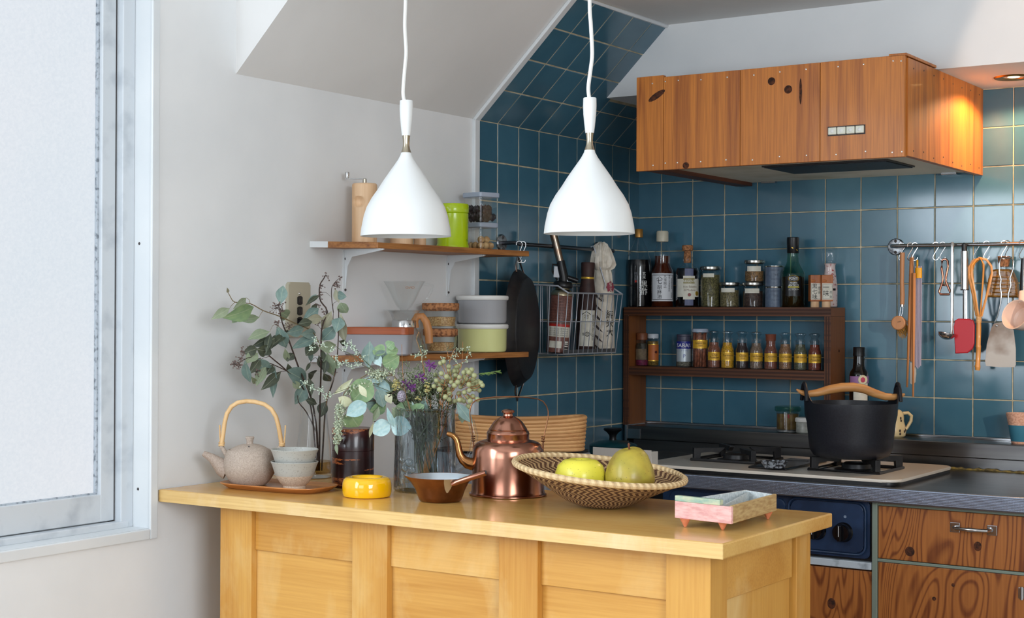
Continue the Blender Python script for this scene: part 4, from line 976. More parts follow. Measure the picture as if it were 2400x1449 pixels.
# dark soy bottle
p = at(1372, 828, X=.078); p.z = ZB + .002; k = mpp(p)
t = thing('wrapped_bottle', 'slim dark brown wrapped bottle with cream label in the wire basket', 'bottle', p, rot=(MX.Rotation(YAW, 3, 'Z') @ MX.Rotation(math.radians(1.5), 3, 'Y')).to_euler())
M['brownpaper'] = speckle('dark_brown_paper', (62, 38, 34), (44, 26, 24), 40, .4, .6, .6, bump=.1)
bd = ob('bottle_body', G().lathe(S2(k, [(0, 0), (21, 0), (22, 2), (22, 110), (19, 140), (16, 165), (15, 172)]), 32), M['brownpaper'], t)
ob('gold_band', G().lathe(S2(k, [(15.2, 171), (15.8, 172), (15.6, 175), (15, 176)]), 32), M['gold'], t)
ob('wrapped_cap', G().lathe(S2(k, [(15, 175), (15.5, 178), (16.5, 208), (15, 210), (0, 209)]), 12), M['brownpaper'], t)
lb = ob('label', G().patch(22.3 * k, 14 * k, 98 * k, -.80, .95, 16), M['paper'], bd)
ob('lettering', G().text('治', 12 * k, cyl(22.5 * k, -.1, 84 * k)), M['ink'], lb)
ob('roof_mark', G().tube([(22.6 * k * math.sin(a), -22.6 * k * math.cos(a), z * k) for a, z in ((-.55, 88), (-.1, 95), (.35, 88))], .9 * k, 4), M['ink'], lb)
ob('lettering', G().text('創業の手造り醤油', 8 * k, cyl(22.5 * k, .72, 58 * k), vertical=True), M['ink'], lb)
ob('seal', G().lathe([(.0062, .0004), (.0056, .0008), (.0050, .0004)], 24, m=MX.Translation((22.3 * k * math.sin(.05), -22.3 * k * math.cos(.05), 42 * k)) @ XZ), M['ink'], lb)
ob('lettering', G().text('醸造元', 8 * k, cyl(22.6 * k, .05, 42 * k)), M['ink'], lb)
# paper wrapped bottle
p = at(1413, 828, X=.080); p.z = ZB + .002; k = mpp(p)
t = thing('paper_wrapped_bottle', 'bottle wrapped in white crinkled paper with brush strokes, in the wire basket', 'bottle', p, rot=(MX.Rotation(YAW, 3, 'Z') @ MX.Rotation(math.radians(-1.0), 3, 'Y')).to_euler())
M['washi'] = speckle('crinkled_white_paper', (226, 218, 204), (206, 196, 180), 60, .35, .65, .8, bump=.5, detail=6, dist=.003)
rn = random.Random(3)
crk = [rn.uniform(-1, 1) for _ in range(64)]
def crink(r, z, a):
    i = int(a / (2 * PI) * 32) % 32; amt = .03 + (.16 if z > 170 * k else 0) + (.14 if z > 200 * k else 0)
    return r * (1 + amt * (crk[i] * .6 + crk[(i + int(z / k / 9)) % 64] * .5)), z + (4 * k * crk[(i * 3) % 64] if z > 190 * k else 0)
bd = ob('paper_wrap', G().lathe(S2(k, [(0, 0), (26, 0), (27, 3), (27.5, 60), (27.5, 120), (27, 140), (25, 160), (21, 178), (19, 190), (26, 198), (27, 206), (24, 220), (20, 236), (15, 248), (8, 254), (0, 255)]), 64, fn=crink), M['washi'], t)
for i in range(6):
    z = 140 - i * 24
    ob('brush_stroke', G().rings([[((29.3 * k) * math.sin(a), -(29.3 * k) * math.cos(a), (z - 26 * (a + .95) + dz * (1 - abs(j / 4 - 1))) * k) for j, a in enumerate([-.95 + .9 * q_ / 8 for q_ in range(9)])] for dz in (-4, 4)], False), pbr('grey_ink', (74, 64, 64), .7), bd)
ob('crest', G().lathe(S2(k, [(0, 1.4), (11, 1.2), (13, 0)]), 16, m=MX.Translation((26 * k * math.sin(.75), -26 * k * math.cos(.75), 150 * k)) @ MX.Rotation(.75, 4, 'Z') @ XZ, fn=lambda r, z, a: (r * (1 + .10 * math.cos(8 * a)), z)), pbr('plum_red', (150, 60, 78), .6), bd)
ob('lettering', G().text('純米', 12 * k, cyl(27.6 * k, .75, 150 * k), vertical=True), M['washi'], bd)
ob('lettering', G().text('純米大', 22 * k, cyl(29.5 * k, .55, 66 * k), vertical=True), M['ink'], bd)
ob('lettering', G().text('醸造', 10 * k, cyl(29.5 * k, -.1, 126 * k), vertical=True), M['ink'], bd)

# ------------------------------------------------------------------ spice rack on the upstand
M['rackwood'] = wood('dark_layered_plywood', (98, 55, 27), (60, 32, 17), axis=0, scale=60, rings=7, stretch=.02, rough=.5, grain=.3, rnd=False)
M['rackside'] = wood('dark_plywood_face', (132, 78, 36), (96, 54, 24), axis=2, scale=10, rings=5, rough=.5)
M['racklay'] = wood('dark_layered_post', (116, 62, 32), (54, 26, 16), axis=2, scale=60, rings=7, stretch=.02, rough=.5, grain=.3, rnd=False)
rk = thing('spice_rack', 'dark layered plywood spice rack standing on the steel ledge', 'rack', (0, 0, 0))
RF = -.110
def layered(name, x0, x1, z0, z1, horiz, parent):
    b = ob(name, G().box(x0, x1, RF, -.006, z0, z1, .0006), M['rackside'], parent)
    n_ = 5
    for i in range(n_):
        f0, f1 = i / n_, (i + 1) / n_
        if horiz: bx = (x0, x1, RF - .0006 - .0006 * (i % 2), RF, z0 + (z1 - z0) * f0, z0 + (z1 - z0) * f1)
        else: bx = (x0 + (x1 - x0) * f0, x0 + (x1 - x0) * f1, RF - .0006 - .0006 * (i % 2), RF, z0, z1)
        ob('ply_layer', G().box(*bx), M['rackwood' if i % 2 == 0 else 'ply_dark'], b)
M['ply_dark'] = pbr('dark_ply_layer', (60, 32, 18), .6)
layered('top_board', .012, .635, 1.1925, 1.2165, True, rk)
layered('side_board', .012, .030, .8775, 1.192, False, rk)
layered('side_board', .617, .635, .8775, 1.192, False, rk)
layered('shelf_board', .030, .617, 1.0215, 1.046, True, rk)
for z in (.93, 1.10): ob('knot', G().lathe([(0, .0005), (.0035, .0005), (.004, 0)], 12, m=MX.Translation((.6352, -.05, z)) @ MX.Rotation(PI / 2, 4, 'Y')), M['knot'], rk)

Z1, Z2 = 1.2166, 1.0461
def rackpos(px, z, Y=-.058):
    p = at(px, 700, Y=Y); p.z = z; return p
def lab(parent, r, z0, z1, a0, a1, mat=None): return ob('label', G().patch(r, z0, z1, a0, a1, 18), mat or M['paper'], parent)
# black vinegar
p = rackpos(1497, Z1); k = mpp(p)
t = thing('vinegar_bottle', 'tall black vinegar bottle with golden cap, leftmost on the rack', 'bottle', p, YAW)
b = ob('glass', G().lathe(S2(k, [(0, 0), (28, 0), (30, 2), (30, 95), (28, 112), (19, 136), (11, 154), (8, 163), (8, 178), (0, 178)]), 40), M['thin'], t)
ob('vinegar', G().lathe(S2(k, [(0, 1), (28.5, 1.5), (29.4, 4), (29.4, 95), (27.4, 111), (0, 111)]), 40), M['black_gloss'], t)
ob('cap', G().lathe(S2(k, [(8, 163), (9.5, 164), (9.5, 181), (8.5, 183), (0, 183)]), 24), pbr('golden_cap', (176, 126, 60), .35, .5), t)
ob('lettering', G().text('玄米', 9 * k, cyl(30.3 * k, .30, 74 * k), vertical=True).text('黒酢', 18 * k, cyl(30.3 * k, .32, 45 * k), vertical=True), M['white'], b)
ob('lettering', G().text('純玄米', 7 * k, cyl(30.3 * k, -.35, 72 * k), vertical=True), pbr('grey_print', (120, 124, 132), .5), b)
ob('red_seal', G().box(-.0025, .0025, -.0008, .0004, -.003, .003, m=MX.Rotation(-.35, 4, 'Z') @ MX.Translation((0, -30.2 * k, 60 * k))), pbr('red_seal', (190, 40, 34), .5), b)
# sesame oil
p = rackpos(1552, Z1); k = mpp(p)
t = thing('sesame_oil_bottle', 'sesame oil bottle with cream cap and large white Japanese label', 'bottle', p, YAW)
b = ob('glass', G().lathe(S2(k, [(0, 0), (25, 0), (26.5, 2), (26.5, 78), (25, 86), (19, 98), (18, 104), (18.5, 120), (17.5, 132), (13.5, 145), (12, 150), (12, 156), (0, 156)]), 40), M['thin'], t)
ob('oil', G().lathe(S2(k, [(0, 1), (24, 1.5), (25.8, 4), (25.8, 78), (24, 86), (18.2, 98), (17.2, 104), (17.8, 120), (0, 120)]), 40), pbr('sesame_oil', (70, 26, 8), .08, coat=.4), t)
ob('cap', G().lathe(S2(k, [(12, 153), (14, 154), (14.2, 160), (14, 176), (12.5, 178.5), (0, 179)]), 32), pbr('cream_cap', (208, 200, 178), .35), t)
lb = lab(b, 26.9 * k, 14 * k, 79 * k, -1.25, 1.15, pbr('white_label', (222, 224, 228), .5))
for pts in ([(-1.15, 18), (-1.15, 75), (.95, 75), (.95, 18)], ):
    ob('label_border', G().tube([(27.1 * k * math.sin(a + (b_ - a) * i / 10), -27.1 * k * math.cos(a + (b_ - a) * i / 10), (z + (z_ - z) * i / 10) * k) for (a, z), (b_, z_) in zip(pts, pts[1:] + pts[:1]) for i in range(10)], .7 * k, 4, closed=True), M['ink'], lb)
ob('lettering', G().text('七', 15 * k, cyl(27.2 * k, -.38, 61 * k)).text('胡麻油', 11.5 * k, cyl(27.2 * k, -.38, 36 * k), vertical=True), M['ink'], lb)
ob('roof_mark', G().tube([(27.2 * k * math.sin(a), -27.2 * k * math.cos(a), z * k) for a, z in ((-.66, 65), (-.38, 71), (-.10, 65))], .6 * k, 4), M['ink'], lb)
ob('lettering', G().text('九鬼純正', 8 * k, cyl(27.2 * k, .12, 60 * k), vertical=True).text('食用ごま油品質保証', 4.5 * k, cyl(27.2 * k, .5, 56 * k), vertical=True).text('製造者名産地', 4.5 * k, cyl(27.2 * k, .78, 55 * k), vertical=True).text('内容量', 4.5 * k, cyl(27.2 * k, .78, 28 * k), vertical=True), M['ink'], lb)
# balsamic with cork
p = rackpos(1611, Z1); k = mpp(p)
t = thing('balsamic_bottle', 'squat dark balsamic bottle with cork stopper and cream crest label', 'bottle', p, YAW)
b = ob('glass', G().lathe(S2(k, [(0, 0), (26, 0), (27, 2), (27, 84), (24, 92), (14, 98), (11, 103), (11, 113), (13, 115), (12, 118), (9, 118)]), 40), M['thin'], t)
ob('balsamic', G().lathe(S2(k, [(0, 1), (25, 1.5), (26.3, 4), (26.3, 84), (23, 91), (0, 91)]), 40), pbr('balsamic', (18, 14, 16), .08, coat=.4), t)
ob('cork_stopper', G().lathe(S2(k, [(0, 104), (8.5, 104), (9, 120), (8, 131), (12, 133), (13, 136), (13, 143), (11.5, 145.5), (0, 146)]), 28), M['cork'], t)
ob('label_strip', G().patch(27.2 * k, 4 * k, 90 * k, -.38, .38, 8), pbr('blue_grey_strip', (92, 98, 128), .5), b)
lb = lab(b, 27.5 * k, 24 * k, 66 * k, -1.15, 1.15); ob('label_crown', G().patch(27.6 * k, 18 * k, 73 * k, -.52, .52, 8), M['paper'], lb)
ob('lettering', G().text('ARGENT', 8 * k, cyl(27.8 * k, 0, 61 * k), width=30 * k), M['white'], ob('name_band', G().patch(27.7 * k, 55 * k, 68 * k, -.5, .5, 8), pbr('khaki_band', (150, 140, 96), .5), lb))
ob('lettering', G().text('Aceto Balsamico', 7 * k, cyl(27.8 * k, .1, 48 * k), width=34 * k).text('di Modena', 7 * k, cyl(27.8 * k, .05, 40 * k), width=28 * k), pbr('brown_print', (104, 74, 54), .5), lb)
ob('seal', G().lathe(S2(k, [(0, .8), (5, .8), (5.5, 0)]), 20, m=MX.Rotation(.75, 4, 'Z') @ MX.Translation((0, -27.6 * k, 32 * k)) @ XZ), M['gold'], lb)
ob('crest', G().lathe(S2(k, [(0, .6), (3.5, .6), (4, 0)]), 12, m=MX.Rotation(.02, 4, 'Z') @ MX.Translation((0, -27.8 * k, 29 * k)) @ XZ), pbr('crest_red', (140, 70, 66), .5), lb)
# glass jars with silver lids
M['lid_silver'] = pbr('silver_lid', (176, 174, 168), .25, 1)
def herb(name, col): return speckle(name, col, tuple(int(c * .55) for c in col), 260, .35, .62, .8, bump=.5)
def lidded_jar(px, r, h, z, label, content, fill, lz0, lz1, la):
    p = rackpos(px, z); k = mpp(p)
    t = thing('herb_jar', label, 'jar', p, YAW)
    b = ob('glass', G().lathe(S2(k, [(0, 0), (r - 2, 0), (r, 2), (r, h - 14), (r - 2, h - 11), (r - 1, h - 8)]), 40), M['thin'], t)
    ob('herbs', G().lathe(S2(k, [(0, 1), (r - 3, 1.5), (r - 1, 4), (r - 1, fill), (0, fill + 1)]), 36), content, t)
    ob('lid', G().lathe(S2(k, [(r - 2, h - 9), (r + 1.5, h - 8), (r + 2, h - 6), (r + 1.5, h - 1.5), (r - 1, h), (0, h - .5)]), 40), M['lid_silver'], t)
    lab(b, (r + .3) * k, lz0 * k, lz1 * k, *la)
    return z + h * k
lidded_jar(1665, 23, 96, Z1, 'tall jar of dried green herbs with silver lid, right of the cork bottle', herb('oregano', (112, 106, 62)), 76, 70, 79, (-1.0, .2))
lidded_jar(1710, 22.5, 59, Z1, 'short jar of grey-green herbs with silver lid on the rack', herb('thyme', (134, 122, 82)), 40, 35, 45, (-1.2, .35))
zz = lidded_jar(1765, 23.5, 59, Z1, 'short jar of brown spice with silver lid, under another jar', herb('ground_spice', (74, 52, 42)), 38, 33, 44, (-1.1, .45))
lidded_jar(1768, 22.5, 52, zz, 'short jar of coriander seeds stacked on top of the brown spice jar', herb('coriander_seed', (150, 112, 66)), 26, 25, 37, (-1.0, .5))
# two blue-grey tins
M['tin_blue'] = speckle('blue_grey_tin', (92, 106, 124), (80, 94, 114), 120, .4, .6, .4)
M['tin_print'] = pbr('tin_print', (50, 60, 76), .5)
p = rackpos(1815, Z1); k = mpp(p)
for z, lbl in ((Z1, 'blue-grey spice tin on the rack, lower of the stacked pair'), (Z1 + 49 * k, 'blue-grey spice tin on the rack, upper of the stacked pair')):
    t = thing('spice_tin', lbl, 'tin', (p.x, p.y, z), YAW)
    c = ob('tin', G().lathe(S2(k, [(0, 0), (21, 0), (22, 1), (22, 45)]), 36), M['tin_blue'], t)
    ob('rim', G().lathe(S2(k, [(22, 45), (22.6, 46), (22.4, 48), (20, 48.6), (0, 47.8)]), 36), M['lid_silver'], t)
    ob('lettering', G().text('CINNAMON', 5 * k, cyl(22.2 * k, -.2, 38 * k), width=20 * k).text('THE', 7 * k, cyl(22.2 * k, -.05, 27 * k)).text('SPICE SHOP', 4 * k, cyl(22.2 * k, -.1, 17 * k), width=20 * k), M['tin_print'], c)
# Ponti balsamic vinegar
p = rackpos(1858, Z1, -.066); k = mpp(p)
t = thing('vinegar_bottle', 'greenish bottle of balsamic vinegar with black cap and black-gold label', 'bottle', p, YAW)
b = ob('glass', G().lathe(S2(k, [(0, 0), (26, 0), (27, 2), (27.5, 76), (26, 84), (18, 96), (14, 106), (13, 122), (13, 130)]), 40), M['thin_green'], t)
ob('vinegar', G().lathe(S2(k, [(0, 1), (25.5, 1.5), (26.6, 4), (26.8, 71), (0, 71)]), 40), pbr('amber_vinegar', (58, 28, 14), .1, coat=.3), t)
ob('cap', G().lathe(S2(k, [(13, 127), (13.6, 128), (13.8, 146), (14.2, 148), (14.2, 163), (13, 164.5), (0, 165)]), 32), M['black'], t)
for a, z in ((-.3, 139), (.5, 134)): ob('gold_squiggle', G().box(-.0025, .0025, -.0005, .0005, -.001, .001, m=MX.Rotation(a, 4, 'Z') @ MX.Translation((0, -13.9 * k, z * k)) @ MX.Rotation(.5, 4, 'Y')), M['gold'], b)
lb = lab(b, 27.8 * k, 26 * k, 73 * k, -.85, .55, M['black']); a0 = -.15
ob('gold_oval', G().tube([(28 * k * math.sin(a0 + .45 * math.cos(u)), -28 * k * math.cos(a0 + .45 * math.cos(u)), (67 + 7 * math.sin(u)) * k) for u in [2 * PI * i / 28 for i in range(28)]], .6 * k, 4, closed=True), M['gold'], lb)
ob('lettering', G().text('PONTI', 9 * k, cyl(28 * k, a0, 67 * k), width=20 * k).text('AROMA', 5.5 * k, cyl(28 * k, a0, 57 * k), width=18 * k).text('ANTICO', 7 * k, cyl(28 * k, a0, 51.5 * k), width=24 * k).text('ぶどう酢ビネガー', 5 * k, cyl(28 * k, a0, 42 * k), width=24 * k), M['white'], lb)
ob('yellow_bar', G().patch(28 * k, 46 * k, 48.5 * k, a0 - .48, a0 + .48, 8), pbr('yellow_bar', (196, 180, 60), .5), lb)
# pink salt grinder
p = rackpos(1945, Z1, -.036); k = mpp(p)
t = thing('salt_grinder', 'clear grinder of pink salt behind the two wooden shakers', 'grinder', p, YAW)
ob('glass', G().lathe(S2(k, [(0, 0), (17, 0), (18, 2), (18, 50), (15, 72), (12.5, 92), (13, 100), (15, 103), (15, 108)]), 36), M['thin'], t)
ob('salt', G().lathe(S2(k, [(0, 1), (16.5, 2), (17.3, 4), (17.3, 50), (14.3, 72), (11.8, 92), (12.4, 100), (14, 103), (0, 104)]), 36), speckle('pink_salt', (226, 206, 202), (176, 72, 70), 120, .55, .66, .5, bump=.3), t)
ob('clear_cap', G().lathe(S2(k, [(15, 107), (19, 110), (20.5, 124), (20.5, 134), (17, 139), (10, 141), (0, 141)]), 28, fn=lambda r, z, a: (r * (1 + .02 * math.cos(14 * a)), z)), M['acrylic'], t)
ob('brand_mark', G().box(-.004, .004, -.0005, .0005, -.003, .003, m=MX.Rotation(.35, 4, 'Z') @ MX.Translation((0, -18.1 * k, 42 * k))), M['ink'], t)
# two wooden shichimi shakers
M['shaker'] = wood('shaker_zelkova', (178, 104, 52), (140, 74, 36), axis=2, scale=12, rings=5, rough=.45)
for px, body, side, lbl in ((1910, '黒七味', '原了郭', 'square wooden spice shaker with cream label, left of the pair on the rack'), (1936.5, '一味', '原了郭', 'square wooden spice shaker with cream label, right of the pair on the rack')):
    p = rackpos(px, Z1, -.085); k = mpp(p)
    t = thing('spice_shaker', lbl, 'shaker', p, YAW)
    ob('body', G().box(-13 * k, 13 * k, -12 * k, 12 * k, 14 * k, 76 * k, .0012), M['shaker'], t)
    ob('foot_plug', G().lathe(S2(k, [(0, 0), (9.5, 0), (10, 1), (10, 14)]), 24), M['birch'], t)
    ob('side_plug', G().ball((-7 * k, -12 * k, 62 * k), 5 * k, 2, (1.2, .25, .6)), M['shaker'], t)
    lb = ob('label', G().box(-12.4 * k, 12.2 * k, -12.5 * k, -12 * k, 18 * k, 56 * k), M['paper'], t)
    flat = lambda x0, z0: (lambda a, b: (x0 + a, -12.7 * k, z0 + b))
    ob('lettering', G().text(body, (13 if len(body) == 3 else 15) * k, flat(-3.5 * k, 37 * k), vertical=True), M['ink'], lb)
    ob('lettering', G().text(side, 6 * k, flat(7.5 * k, (40 if len(body) == 3 else 30) * k), vertical=True), M['ink'], lb)
    ob('label_border', G().tube([(x * k, -12.6 * k, z * k) for x, z in ((-11, 20), (10.6, 20), (10.6, 54), (-11, 54))], .35 * k, 4, closed=True), M['ink'], lb)
# middle shelf: odd bottles
p = rackpos(1505, Z2, -.062); k = mpp(p)
t = thing('spice_bottle', 'brown capped spice bottle with faded label, leftmost on the middle shelf', 'bottle', p, YAW)
b = ob('glass', G().lathe(S2(k, [(0, 0), (14.5, 0), (15.5, 2), (15.5, 46), (13, 54), (11.5, 62)]), 32), M['thin'], t)
ob('spice', G().lathe(S2(k, [(0, 1), (14, 2), (14.6, 4), (14.6, 14), (0, 14.5)]), 28), speckle('magenta_spice', (120, 26, 70), (80, 16, 46), 200, .4, .6, .6), t)
ob('dark_spice', G().lathe(S2(k, [(0, 14.6), (14.6, 14.6), (14.6, 46), (12, 53), (0, 53)]), 28), herb('dark_spice', (66, 60, 46)), t)
ob('cap', G().lathe(S2(k, [(12, 61), (13, 62), (13, 76), (12, 77.5), (0, 78)]), 28), pbr('brown_cap', (124, 72, 44), .45), t)
lab(b, 15.8 * k, 15 * k, 40 * k, -1.2, .6, speckle('faded_label', (124, 108, 84), (96, 82, 66), 60, .4, .6, .7))
p = rackpos(1531, Z2, -.05); k = mpp(p)
t = thing('spice_bottle', 'white capped spice bottle with orange and gold label on the middle shelf', 'bottle', p, YAW)
b = ob('glass', G().lathe(S2(k, [(0, 0), (12.5, 0), (13.5, 2), (13.5, 58), (12, 64), (12, 66)]), 32), M['thin'], t)
ob('spice', G().lathe(S2(k, [(0, 1), (12, 2), (12.8, 4), (12.8, 58), (0, 59)]), 28), herb('ochre_spice', (140, 110, 40)), t)
ob('cap', G().lathe(S2(k, [(12, 65), (13, 66), (13, 74), (12, 75.5), (0, 76)]), 28), pbr('pale_cap', (196, 204, 212), .4), t)
lb = lab(b, 13.8 * k, 12 * k, 52 * k, -1.1, 1.1, pbr('orange_label', (184, 100, 44), .5))
for z in (12, 50): ob('gold_line', G().patch(13.95 * k, z * k, (z + 2) * k, -1.1, 1.1, 10), M['gold'], lb)
ob('dark_diamond', G().box(-.0035, .0035, -.0005, .0005, -.0035, .0035, m=MX.Rotation(.4, 4, 'Z') @ MX.Translation((0, -13.9 * k, 33 * k)) @ MX.Rotation(PI / 4, 4, 'Y')), pbr('maroon', (70, 20, 22), .5), lb)
p = rackpos(1603, Z2, -.062); k = mpp(p)
t = thing('spice_bottle', 'spice bottle with navy blue and silver label on the middle shelf', 'bottle', p, YAW)
b = ob('glass', G().lathe(S2(k, [(0, 0), (16, 0), (17.5, 2), (17.5, 56), (15.5, 60)]), 32), M['thin'], t)
ob('spice', G().lathe(S2(k, [(0, 1), (16, 2), (16.8, 4), (16.8, 40), (0, 41)]), 28), herb('white_pepper', (128, 126, 112)), t)
ob('cap', G().lathe(S2(k, [(15.5, 58), (17, 59), (17, 62), (16.2, 63), (16.2, 72), (17, 73), (16.5, 76.5), (0, 77)]), 32), pbr('dark_grey_cap', (66, 66, 84), .4), t)
lb = lab(b, 17.7 * k, 13 * k, 60 * k, -1.35, 1.35, pbr('silver_label', (176, 184, 190), .35, .3)); ob('navy_band', G().patch(17.85 * k, 43 * k, 60 * k, -1.35, 1.35, 16), pbr('navy_blue', (28, 36, 130), .35), lb)
ob('lettering', G().text('SABAN', 13 * k, cyl(18 * k, -.08, 51 * k), width=40 * k), M['white'], lb)
ob('lettering', G().text('ナツメグ', 5.5 * k, cyl(18 * k, .0, 39.5 * k), width=18 * k).text('P', 12 * k, cyl(18 * k, -.05, 26 * k)), pbr('blue_print', (60, 70, 150), .5), lb)
# the row of glass-stoppered jars
M['gold_label'] = pbr('gold_yellow_label', (206, 158, 44), .42, .15)
def gold_band_label(b, r, z0, z1, k, lines):
    lb = lab(b, (r + .25) * k, z0 * k, z1 * k, -1.3, 1.15, M['gold_label'])
    for z in (z0, z1 - 2): ob('foil_edge', G().patch((r + .4) * k, z * k, (z + 2) * k, -1.3, 1.15, 14), M['gold'], lb)
    g = G()
    if len(lines) == 2 and len(lines[1]) < 9 and lines[1][0].isupper() and lines[1] == 'Powder':
        g.text(lines[0], 7.5 * k, cyl((r + .5) * k, -.08, (z0 + (z1 - z0) * .66) * k), width=24 * k).text(lines[1], 7.5 * k, cyl((r + .5) * k, -.08, (z0 + (z1 - z0) * .36) * k), width=25 * k)
    else:
        g.text(lines[0], 7.5 * k, cyl((r + .5) * k, -.08, (z0 + (z1 - z0) * .64) * k), width=27 * k)
        if len(lines) > 1: g.text(lines[1], 3.6 * k, cyl((r + .5) * k, -.08, (z0 + (z1 - z0) * .34) * k), width=16 * k)
    ob('lettering', g, M['ink'], lb)
def spice_jar(px, lines, col, label, glass_stop=True, i=0):
    p = rackpos(px, Z2, -.070); k = mpp(p)
    t = thing('spice_jar', label, 'jar', p, YAW, 'gold-labelled spice jars')
    b = ob('glass', G().lathe(S2(k, [(0, 0), (14, 0), (15.2, 1.5), (15.2, 42), (14.2, 47), (12.2, 51), (11.4, 55), (11.2, 66), (12.6, 67.5), (12, 70)]), 32), M['thin'], t)
    ob('spice', G().lathe(S2(k, [(0, 1), (13.5, 1.5), (14.5, 3), (14.6, 42), (13.6, 46.6), (11.6, 51), (10.8, 55), (10.6, 60 + (6 if not glass_stop else 0)), (0, 61)]), 28), speckle('spice_' + lines[0].lower().replace(' ', '_'), col, tuple(int(c * .72) for c in col), 300, .38, .62, .8, bump=.3), t)
    if glass_stop: ob('stopper', G().lathe(S2(k, [(0, 64), (9.5, 64), (9.8, 71), (8, 75), (9.5, 79), (13.5, 83), (13.5, 85), (9, 87), (0, 87.5)]), 28), M['thin'], t)
    else: ob('stopper', G().lathe(S2(k, [(0, 66), (11, 66), (12, 68), (12, 79), (13, 81), (12.5, 82.5), (0, 83)]), 28), pbr('red_brown_stopper', (122, 66, 48), .4), t)
    gold_band_label(b, 15.2, 18, 38, k, lines)
p = rackpos(1641, Z2, -.066); k = mpp(p)
t = thing('cinnamon_jar', 'tall glass jar packed with cinnamon sticks, gold label near its top', 'jar', p, YAW)
b = ob('glass', G().lathe(S2(k, [(0, 0), (17, 0), (18, 2), (18, 82), (17, 84)]), 36), M['thin'], t)
ob('lid', G().lathe(S2(k, [(17, 82), (19, 83), (19, 89), (17.5, 91), (0, 91)]), 32), M['smoke'], t)
for i in range(12):
    a = 2 * PI * i / 12; r0 = 12.5 if i % 3 else 6
    ob('cinnamon_stick', G().tube([(r0 * k * math.cos(a), r0 * k * math.sin(a), 2 * k), ((r0 * math.cos(a + .35)) * k, r0 * k * math.sin(a + .35), (76 + 4 * (i % 3)) * k)], 3.6 * k, 8), M['cinn'] if 'cinn' in M else M.setdefault('cinn', speckle('cinnamon_bark', (150, 88, 62), (110, 60, 42), 120, .4, .6, .7)), t)
gold_band_label(b, 18, 45, 65, k, ['Cinnamon Stick', 'Ceylon'])
for i, (px, ln, col, lbl) in enumerate([
    (1674, ['Chili', 'Powder'], (140, 84, 62), 'glass-stoppered spice jar labelled Chili Powder'),
    (1705.5, ['Turmeric', 'Ground'], (214, 160, 28), 'glass-stoppered spice jar labelled Turmeric, bright yellow'),
    (1740, ['Clove', 'Whole'], (52, 36, 36), 'glass-stoppered spice jar labelled Clove, dark'),
    (1773, ['Cardamon', 'Ground'], (134, 112, 94), 'glass-stoppered spice jar labelled Cardamon, grey brown'),
    (1807, ['Cinnamon', 'Powder,'], (130, 74, 56), 'spice jar labelled Cinnamon with red-brown stopper'),
    (1841, ['Coriander', 'Ground'], (146, 106, 74), 'glass-stoppered spice jar labelled Coriander, tan'),
    (1876.5, ['Kaffir Lime Leaf'], (96, 98, 76), 'glass-stoppered spice jar labelled Kaffir Lime Leaf'),
    (1910, ['Cayenne', 'Powder'], (128, 60, 42), 'glass-stoppered spice jar labelled Cayenne Powder, rightmost')]):
    spice_jar(px, ln, col, lbl, i != 4, i)

# ------------------------------------------------------------------ on the ledge and the cooktop
ZLg = .8772
p = at(2013, 960, Y=-.055); p.z = ZLg; k = mpp(p)
t = thing('oil_bottle', 'dark green oil bottle with purple banded label behind the black pot', 'bottle', p, YAW)
b = ob('glass', G().lathe(S2(k, [(0, 0), (21, 0), (22, 2), (22, 140), (20, 148), (14.5, 156), (13.5, 170), (12.5, 188), (0, 188)]), 36), M['glass_dark'], t)
ob('cap', G().lathe(S2(k, [(12.5, 184), (14, 185), (14.2, 190), (13.5, 192), (13.8, 204), (12.8, 205.5), (0, 206)]), 32), M['black'], t)
lb = lab(b, 22.2 * k, 40 * k, 122 * k, -.85, .8)
ob('purple_band', G().patch(22.4 * k, 122 * k, 138 * k, -1.4, 1.4, 16), pbr('mauve_band', (158, 112, 160), .5), b)
sq = ob('round_seal', G().lathe(S2(k, [(0, 1.2), (10, 1), (11, 0)]), 24, m=MX.Translation((3 * k, -22.1 * k, 130 * k)) @ XZ), pbr('cream_seal', (214, 206, 170), .5), b)
ob('grape_mark', G().ball((3 * k, -23.4 * k, 130 * k), 5.5 * k, 2, (1, .15, 1.15)), pbr('raspberry', (190, 60, 90), .5), sq)
ob('blue_print', G().patch(22.35 * k, 42 * k, 66 * k, -.7, .2, 8), pbr('blue_print2', (70, 150, 190), .5), lb); ob('navy_print', G().patch(22.35 * k, 44 * k, 62 * k, .25, .75, 6), pbr('navy_print', (40, 60, 90), .5), lb)
# glass jar and white jar
p = at(1846, 1010, Y=-.066); p.z = ZLg; k = mpp(p)
t = thing('glass_jar', 'lidded clear glass jar of amber paste on the steel ledge', 'jar', p, YAW)
ob('glass', G().lathe(S2(k, [(0, 0), (25, 0), (27, 2), (26.5, 6), (26.5, 46), (26, 48)]), 40), M['thin'], t)
ob('paste', G().lathe(S2(k, [(0, 5), (24, 6), (25.2, 8), (25.2, 42), (0, 43)]), 36), speckle('amber_paste', (122, 98, 52), (98, 74, 36), 60, .4, .6, .4), t)
ob('glass_lid', G().lathe(S2(k, [(25, 47), (29, 48), (30, 50), (30, 58), (28, 60), (0, 60)]), 40), M['thin_green'], t)
ob('red_tab', G().box(-6 * k, -2 * k, -.0005, .0005, 33 * k, 42 * k, m=MX.Translation((0, -26.9 * k, 0))), pbr('red_tab', (150, 50, 54), .4), t)
p = at(1886, 1012, Y=-.078); p.z = ZLg; k = mpp(p)
t = thing('white_jar', 'small white lidded jar on the ledge beside the black pot', 'jar', p, YAW)
